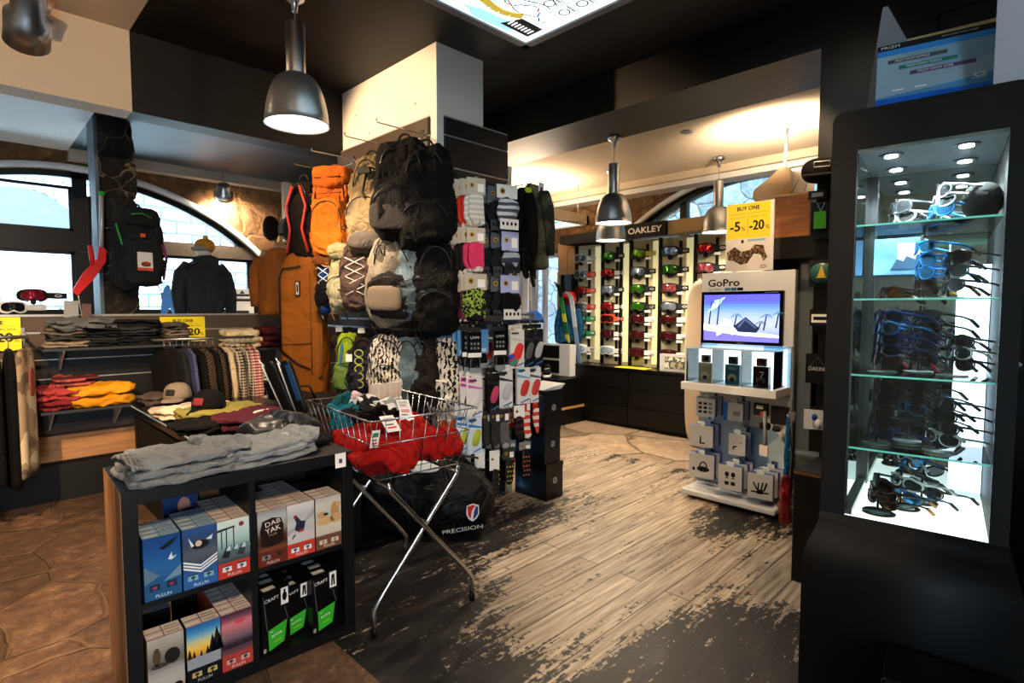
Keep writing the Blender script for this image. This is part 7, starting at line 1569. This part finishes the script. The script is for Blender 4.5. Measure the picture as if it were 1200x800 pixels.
def sunglasses(fr, lens, tip=None, wrap=1.0):
    t = thing('sunglasses', '', 'sunglasses'); fm = mat(fr, .25); lm = mat(lens, .04, .8)
    def cur(x): return .9*x*x*wrap*4
    b = MB()
    for s in (-1, 1):
        pts = [(s*.035+.030*cos(a)*(1.05 if cos(a)*s > 0 else .95), 0, .019*sin(a)*(1 if sin(a) > 0 else 1.05)) for a in [2*pi*k/18 for k in range(18)]]
        pts = [(x, cur(x), z) for x, y, z in pts]; b.tube(pts, .0028, fm, 6, closed=True)
    b.tube([(-.008, .001, .008), (0, 0, .010), (.008, .001, .008)], .003, fm, 6); b.tube([(-.066, cur(.066), .012), (-.03, cur(.03), .020), (0, 0, .014), (.03, cur(.03), .020), (.066, cur(.066), .012)], .004, fm, 6); f_ = b.build('frame', t)
    b = MB(); 
    for s in (-1, 1): b.tube([(s*.010, .008, -.002), (s*.011, .012, -.010)], .002, mat('2a2a2a'), 5)
    b.build('nose_pads', f_)
    for s in (-1, 1):
        b = MB(); n = 18; pts = []
        for k in range(n):
            a = 2*pi*k/n; x = s*.035+.029*cos(a); pts.append((x, cur(x)-.001, .018*sin(a)))
        cx = s*.035; b.add(pts+[(cx, cur(cx)-.004, 0)], [(k, (k+1) % n, n) for k in range(n)], lm, True); b.build('lens', t)
    for s in (-1, 1):
        b = MB(); b.tube([(s*.067, cur(.067), .012), (s*.070, cur(.067)+.02, .012), (s*.069, .085, .010), (s*.064, .118, .002), (s*.060, .140, -.014)], [.0045, .0038, .0032, .0036, .0042], fm, 6); tp = b.build('temple', t)
        b = MB(); b.tube([(s*.065, .112, .004), (s*.060, .141, -.015)], .0052, mat(tip or '17181a', .5), 6); b.build('temple_tip', tp)
    return t
SG = {'blk': ('0b0b0d', '14161a', None), 'blu': ('152a6a', '1a2e5c', '1a2a5a'), 'lbl': ('1f6aa8', '3a8ac0', None), 'red': ('121214', '7a1a1c', 'b82428'), 'amb': ('2a1a10', 'b86a1c', '3a2414'), 'gun': ('3a3e42', '5a6064', None), 'wht': ('d8dcde', '6a7074', 'c8ccce'), 'brn': ('2e1c12', '5a3a22', 'a87a3a')}
sproto = {k: Once(sunglasses(*v)) for k, v in SG.items()}
SGW = {'blk': 'black sunglasses', 'blu': 'dark blue framed sunglasses', 'lbl': 'bright blue lens sunglasses', 'red': 'black sunglasses with red temples', 'amb': 'amber lens sunglasses', 'gun': 'gunmetal sunglasses', 'wht': 'white framed sunglasses', 'grn': 'green lens sunglasses', 'brn': 'brown tortoise sunglasses'}
ST = MB()
def tower(lx, ly, z0, kinds, where, rz=.55, step=.043, stand=True, start=.045):
    for k, kd in enumerate(kinds):
        r_ = rz+R.uniform(-.15, .15); pos = ['lowest', 'second', 'third', 'fourth', 'fifth', 'topmost'][k if k < len(kinds)-1 else 5] if len(kinds) > 1 else 'alone'
        sproto[kd].put('%s, %s %s' % (SGW[kd], pos, where), cp_(lx+R.uniform(-.006, .006), ly, z0+start+step*k), CRZ+radians(-50)+r_-.55, None, (radians(-7), 0), 1.1)
    if stand:
        t = thing('sunglasses_stand', 'clear rod stand holding sunglasses '+where, 'stand', cp_(lx-.0, ly+.0, z0), CRZ)
        h = start+step*len(kinds)
        b = MB().lathe([(.001, 0), (.045, 0), (.045, .004), (.001, .004)], mat('9fa6a8', .1, .4), 24); b.build('base', t)
        b = MB().tube([(0, .02, 0), (0, .02, h)], .004, mat('1a1c1e', .3), 8); b.build('rod', t)
T1 = 'of the front left stack on the '; T2 = 'of the rear middle stack on the '; T3 = 'of the right stack on the '
tower(-.095, .15, shz[1]+.003, ['red', 'blu', 'blu', 'lbl', 'blu'], 'of the front left stack, third glass shelf down', .5, .038)
tower(.005, .24, shz[1]+.003, ['blk', 'gun', 'blu', 'blk', 'gun'], 'of the middle stack, third glass shelf down', .5, .038)
tower(.10, .16, shz[1]+.003, ['gun', 'wht', 'gun'], 'of the right stack, third glass shelf down', .3, .036)
tower(-.105, .14, shz[0]+.003, ['blu', 'blk', 'blk', 'blk', 'blk'], 'of the front left stack, lowest glass shelf', .5, .040)
tower(-.02, .25, shz[0]+.003, ['blk', 'gun', 'lbl', 'blk', 'blk'], 'of the middle stack, lowest glass shelf', .55, .038)
tower(.07, .14, shz[0]+.003, ['wht', 'gun', 'blk', 'gun'], 'of the right stack, lowest glass shelf', .4, .040)
tower(-.09, .12, shz[2]+.003, ['amb'], 'pair at the front left, second glass shelf down', .4, .04, False, .02)
tower(.0, .22, shz[2]+.003, ['brn', 'lbl', 'lbl', 'lbl'], 'of the middle stack, second glass shelf down', .4, .045)
tower(.08, .15, shz[2]+.003, ['gun', 'gun', 'blk'], 'of the right stack, second glass shelf down', .3, .045)
tower(-.08, .25, shz[3]+.003, ['wht', 'gun'], 'of the left pair on the top glass shelf', .4, .035)
tower(.04, .15, shz[3]+.003, ['lbl', 'wht', 'wht'], 'of the middle stack on the top glass shelf', .2, .03)
tower(-.09, .10, zf, ['brn', 'brn', 'blk'], 'of the front stack on the lit floor', .45, .030, True, .045)
tower(-.03, .22, zf, ['lbl', 'wht'], 'of the second stack on the lit floor', .5, .045)
tower(.03, .33, zf, ['gun'], 'pair at the rear of the lit floor', .5, .045)
for k, (x, y) in enumerate(((-.085, .085), (-.02, .2), (.03, .31))):
    b = MB(); n = 36; vs = []
    for i in range(n+1):
        a = -pi*.9+1.85*pi*i/n
        for r_ in (.036, .052): vs += [(r_*cos(a), r_*.85*sin(a), 0), (r_*cos(a), r_*.85*sin(a), .004)]
    b.add(vs, [(i*4, i*4+2, i*4+6, i*4+4) for i in range(n)]+[(i*4+1, i*4+5, i*4+7, i*4+3) for i in range(n)]+[(i*4+2, i*4+3, i*4+7, i*4+6) for i in range(n)], mat('4a3a24', .2, .5))
    o = b.build('display_ring', loc=cp_(x, y, zf+.001)); o.rotation_euler.z = CRZ; tag(o, ['bronze open ring base under the front stack of sunglasses', 'bronze open ring base under the second stack of sunglasses', 'bronze open ring base at the rear of the lit floor'][k], 'stand')
t = thing('cap', 'black beanie on a form at the right of the top glass shelf', 'hat', cp_(.155, .13, shz[3]+.004), CRZ); b = MB(); b.soft(.052, .05, .06, cloth('16171a', 30, .4), k=2.3, n=10, T=TR((0, 0, .058))); b.build('crown', t)
# cards inside (blue landscape card)
t = thing('picture_card', 'pale blue landscape card under the top glass shelf', 'card', cp_(-.08, .40, shz[2]+.10), CRZ); b = MB().box(-.075, .075, 0, .003, 0, .14, mat('7db4e8', .4)); b.build('card', t); b = MB(); b.flat([(-.02, .02), (.07, .02), (.07, .05), (.03, .07), (.02, .05), (.0, .06)], -.001, mat('44688c')); b.flat([(-.0, .04), (.07, .05), (.07, .12), (.0, .12)], -.0006, mat('d6eafc')); b.build('landscape_print', t)
# chart on top
t = thing('chart_holder', 'blue lens conditions chart leaning on top of the black showcase', 'sign', cp_(.02, .13, 2.166), CRZ+.06, None, (radians(-12), 0))
b = MB(); w = .155; b.prism([(-w, .04), (-w+.02, 0), (w-.01, 0), (w+.012, .05), (w+.012, .245), (-w, .245)], 0, .004, mat('1668d8', .3)); b.build('board', t)
b = MB(); y = -.0008; b.rect(-w, w+.012, .225, .245, y, mat('12181c')); b.rect(-w, w+.012, .205, .225, y, mat('2a86d8')); b.rect(-w, w+.012, .055, .205, y, mat('8fb0c4', .5)); b.flat([(-w, .055), (w+.012, .055), (w+.012, .09), (.05, .075), (-w, .06)], y-.0004, mat('4a8cc0')); b.flat([(-w*.6, .205), (w*.2, .12), (w, .15), (w, .205)], y-.0002, mat('7aa4bf'))
b.rect(-.125, .03, .175, .188, y-.0006, mat('4c5458')); b.rect(-.095, .055, .150, .163, y-.0006, mat('1b7a70')); b.rect(-.065, .10, .125, .138, y-.0006, mat('5c3c70'))
for (s, x, z) in (('PRIZM SNOW SAPPHIRE', -.06, .1815), ('PRIZM SNOW TORCH', -.03, .1565), ('PRIZM SNOW ROSE', .0, .1315)): b.text(s, WHITE, TR((x, y-.001, z)), .09, .007)
b.text('PRIZM', WHITE, TR((-.12, y-.001, .235)), .05, .009); b.text('LENS CONDITIONS CHART', mat('c8ccd0'), TR((.06, y-.001, .235)), .09, .005); b.text('OAKLEY', WHITE, TR((.11, y-.001, .073)), .035, .006); b.tube([(.11+.014*cos(a), y-.001, .084+.006*sin(a)) for a in [2*pi*k/14 for k in range(14)]], .0018, WHITE, 4, closed=True)
for x in (-.11, -.05): b.rect(x, x+.03, .078, .082, y-.0008, WHITE)
b.build('printed_chart', t); t.scale = (1.06,)*3
t = thing('side_panel', 'grey triangular upright board left of the lens chart', 'board', cp_(-.185, .20, 2.166), CRZ); b = MB().prism([(0, 0), (.045, .40), (.06, .40), (.16, .18), (.16, 0)], 0, .006, mat('7c838c', .4)); b.build('board', t)
t = thing('white_carton', 'white board standing at the right end on top of the showcase', 'board', cp_(.215, .04, 2.166), CRZ); b = MB().box(-.05, .25, 0, .03, 0, .30, mat('c4ccdc', .5)); b.build('board', t)
b = MB().box(-.10, .20, .18, .20, .0, .30, mat('b8ab78', .6)); o = b.build('cardboard_sheet', loc=cp_(0, .1, 2.166)); o.rotation_euler.z = CRZ; tag(o, 'khaki cardboard sheet behind the blue lens chart', 'board')
t = thing('black_crate', 'low black box on the floor before the showcase base', 'box', cp_(.13, -.30, 0), CRZ); b = MB().box(-.165, .165, -.02, .20, 0, .42, mat('08080a', .3)); b.build('body', t, .012)
t = thing('wooden_counter', 'dark counter with a light wooden edge peeking out right of the showcase', 'counter', cp_(.62, .5, 0), CRZ); b = MB().box(-.2, .2, 0, .3, 0, .72, BLACK); b.build('body', t); b = MB().box(-.21, .21, -.01, .31, .72, .82, mat_wood('a8753c', 'd0a064', (4, 30, 30))); b.build('wooden_edge', t)

# ================================================================== LEFT WINDOW
p = on_y(236, 372, 5.9); t = thing('mannequin', 'mannequin torso in a dark hooded jacket and mustard beanie, back turned', 'mannequin', (p.x+.05, 5.95, 1.40), .25); t.scale = (.9, .9, .88)
jm = cloth('34383f', 5, 1.0, .7, .2)
def fnj(u, P):
    k = (u.z+1)/2; P.x *= .86+.2*min(1, k*1.3); 
    if k > .72: P.x *= 1-.62*((k-.72)/.28)**1.6
    return P
b = MB(); b.soft(.235, .13, .335, jm, k=3.4, n=18, amp=.02, fr=5, seed=3, fn=fnj, T=TR((0, 0, .335))); b.build('jacket', t)
for s in (-1, 1): b = MB().tube([(s*.155, 0, .57), (s*.24, 0, .47), (s*.285, -.01, .27), (s*.275, -.03, .04)], [.075, .078, .068, .055], jm, 14); b.build('sleeve', t)
b = MB(); b.soft(.115, .09, .085, jm, k=2.6, n=12, amp=.016, seed=6, T=TR((0, -.07, .61))); b.soft(.13, .08, .04, jm, k=2.4, n=10, amp=.015, seed=8, T=TR((0, -.03, .655))); b.build('hood', t)
b = MB().tube([(0, 0, .62), (0, 0, .74)], .055, mat('d8d4cc'), 14); b.soft(.07, .08, .06, mat('d8d4cc'), k=2.2, n=8, T=TR((0, 0, .74))); b.build('neck', t)
b = MB(); b.soft(.092, .105, .085, cloth('b8832a', 40, .5), k=2.4, n=12, amp=.006, T=TR((.02, 0, .80))); bn = b.build('beanie', t); b = MB(); b.soft(.095, .105, .03, cloth('8f9078', 40, .5), k=3, n=10, T=TR((-.01, 0, .765))); b.build('folded_band', bn); b = MB(); b.soft(.03, .03, .025, cloth('c8a040', 30), k=2, n=6, T=TR((.03, 0, .89))); b.build('pompom', bn)
# hung backpack + shovel on the stone post
def alp(t, zc, w, h, d):
    b = MB(); b.tube([(-w*.44, -d*.3, zc+h*.30), (-w*.38, -d*.5, zc+h*.05), (-w*.25, -d*.62, zc-h*.1)], .007, mat('2fae4a'), 6); b.tube([(-w*.2, -d*.6, zc+h*.42), (.0, -d*.66, zc+h*.44), (w*.2, -d*.6, zc+h*.4)], .005, mat('2fae4a'), 6); b.build('green_piping', t)
    b = MB().box(-.06, .05, -d*.86, -d*.84, zc-h*.28, zc-h*.05, mat('e6e8ea')); b.box(-.06, .05, -d*.865, -d*.86, zc-h*.28, zc-h*.245, mat('d8502a')); b.soft(.035, .003, .02, mat_two('camo', 'c84a38', '7a3028', 60), k=2.4, n=6, T=TR((0, -d*.87, zc-h*.20))); b.build('swing_tag', t)
    b = MB(); b.tube([(w*.46, -d*.2, zc+h*.15), (w*.58, -d*.1, zc-.05), (w*.52, 0, zc-h*.38)], .011, mat('7a2a6a'), 6); b.tube([(w*.4, -d*.3, zc+h*.1), (w*.5, -d*.3, zc-h*.05)], .007, mat('d8603a'), 6); b.build('purple_strap', t)
    b = MB().box(-.018, .018, -d*.66, -d*.6, zc+h*.14, zc+h*.19, mat('d8603a')); b.build('logo', t)
p = on_y(157, 240, 5.5); backpack('dark alpine backpack with green piping hanging on the stone post', (p.x, 5.46, p.z), .15, .37, .64, .20, cloth('24292c', 6, .9), cloth('2b3034', 6, .9), pocket=.62, seed=61, lid=True, extra=alp, top=.85)
p = on_y(118, 230, 5.5); t = thing('avalanche_shovel', 'red avalanche shovel with a pale shaft hanging on the post', 'shovel', (p.x, 5.47, p.z), 0, None, (0, radians(2)))
b = MB().tube([(0, 0, 0), (.0, 0, -.42)], .016, mat('c8ccce', .3, .6), 10); b.build('shaft', t); b = MB(); b.soft(.022, .02, .018, mat('1fae4a', .4), k=2.4, n=6, T=TR((0, 0, .02))); b.build('green_knob', t)
b = MB(); b.prism([(-.02, -.40), (.03, -.42), (.03, -.52), (-.06, -.68), (-.15, -.80), (-.19, -.77), (-.12, -.62), (-.03, -.50)], -.02, .0, mat('c41e1e', .3)); b.build('blade', t, .006)
b = MB().tube([(-.08, 0, -.02), (-.075, 0, -.40), (-.06, 0, -.55)], .014, mat('14161a'), 8); b.tube([(-.075, -.004, -.40), (-.055, -.004, -.56)], .018, mat('c41e1e', .35), 8); b.build('second_shaft', t)
b = MB(); b.box(-.24, -.15, -.03, -.028, -.98, -.84, mat('8a8e94')); b.box(-.13, -.07, -.03, -.028, -.98, -.86, mat('5a4440')); b.tube([(-.15, -.02, -.80), (-.13, -.03, -.95)], .002, WHITE, 4); b.build('swing_tag', t)
gw = Once(goggle('17181b', 'a0283a', '1c1c1f', False, 1.1)); gw2 = Once(goggle('e4e6e8', '2a2c30', 'c8ccd0', False, 1.05))
p = on_y(38, 345, 6.0); 
def wgog(o, lab, px, py):
    p = on_y(px, py, 6.0); g = o.put(lab, (p.x, 6.0, p.z), .15)
wgog(gw, 'black goggles with a pink lens displayed in the left window', 40, 346); wgog(gw2, 'white goggles with a dark lens low in the left window', 16, 360)
t = thing('goggle_riser', 'clear riser carrying the black and white window goggles', 'stand', (on_y(28, 370, 6.05).x, 6.08, 1.40)); b = MB(); b.box(-.3, .3, 0, .02, 0, .05, GLASS); b.box(-.02, .02, .0, .01, 0, .22, GLASS); b.build('body', t)
t = thing('window_sticker', 'white house shaped window card right of the mannequin', 'sticker', tuple(on_y(284, 350, 6.9))); b = MB().box(-.13, .13, 0, .003, -.2, .12, PAPER); b.build('card', t); b = MB(); b.flat([(-.03, .06), (.03, .06), (0, .10)], -.001, DGREY); b.rect(-.08, .08, .03, .055, -.001, DGREY); b.rect(-.09, .09, -.03, .0, -.001, DGREY); b.rect(-.07, .07, -.17, -.14, -.001, DGREY); b.build('print', t)
t = thing('window_poster', 'blue skier silhouette sticker between the post and mannequin', 'sticker', tuple(on_y(196, 350, 6.9))); b = MB(); b.keep = True; b.flat([(-.07, -.2), (-.05, .05), (-.02, .12), (0, .16), (.03, .14), (.05, .03), (.1, 0), (.06, -.2), (.02, -.1), (-.02, -.2)], 0, mat('3a7ac0', .5)); b.build('silhouette', t)
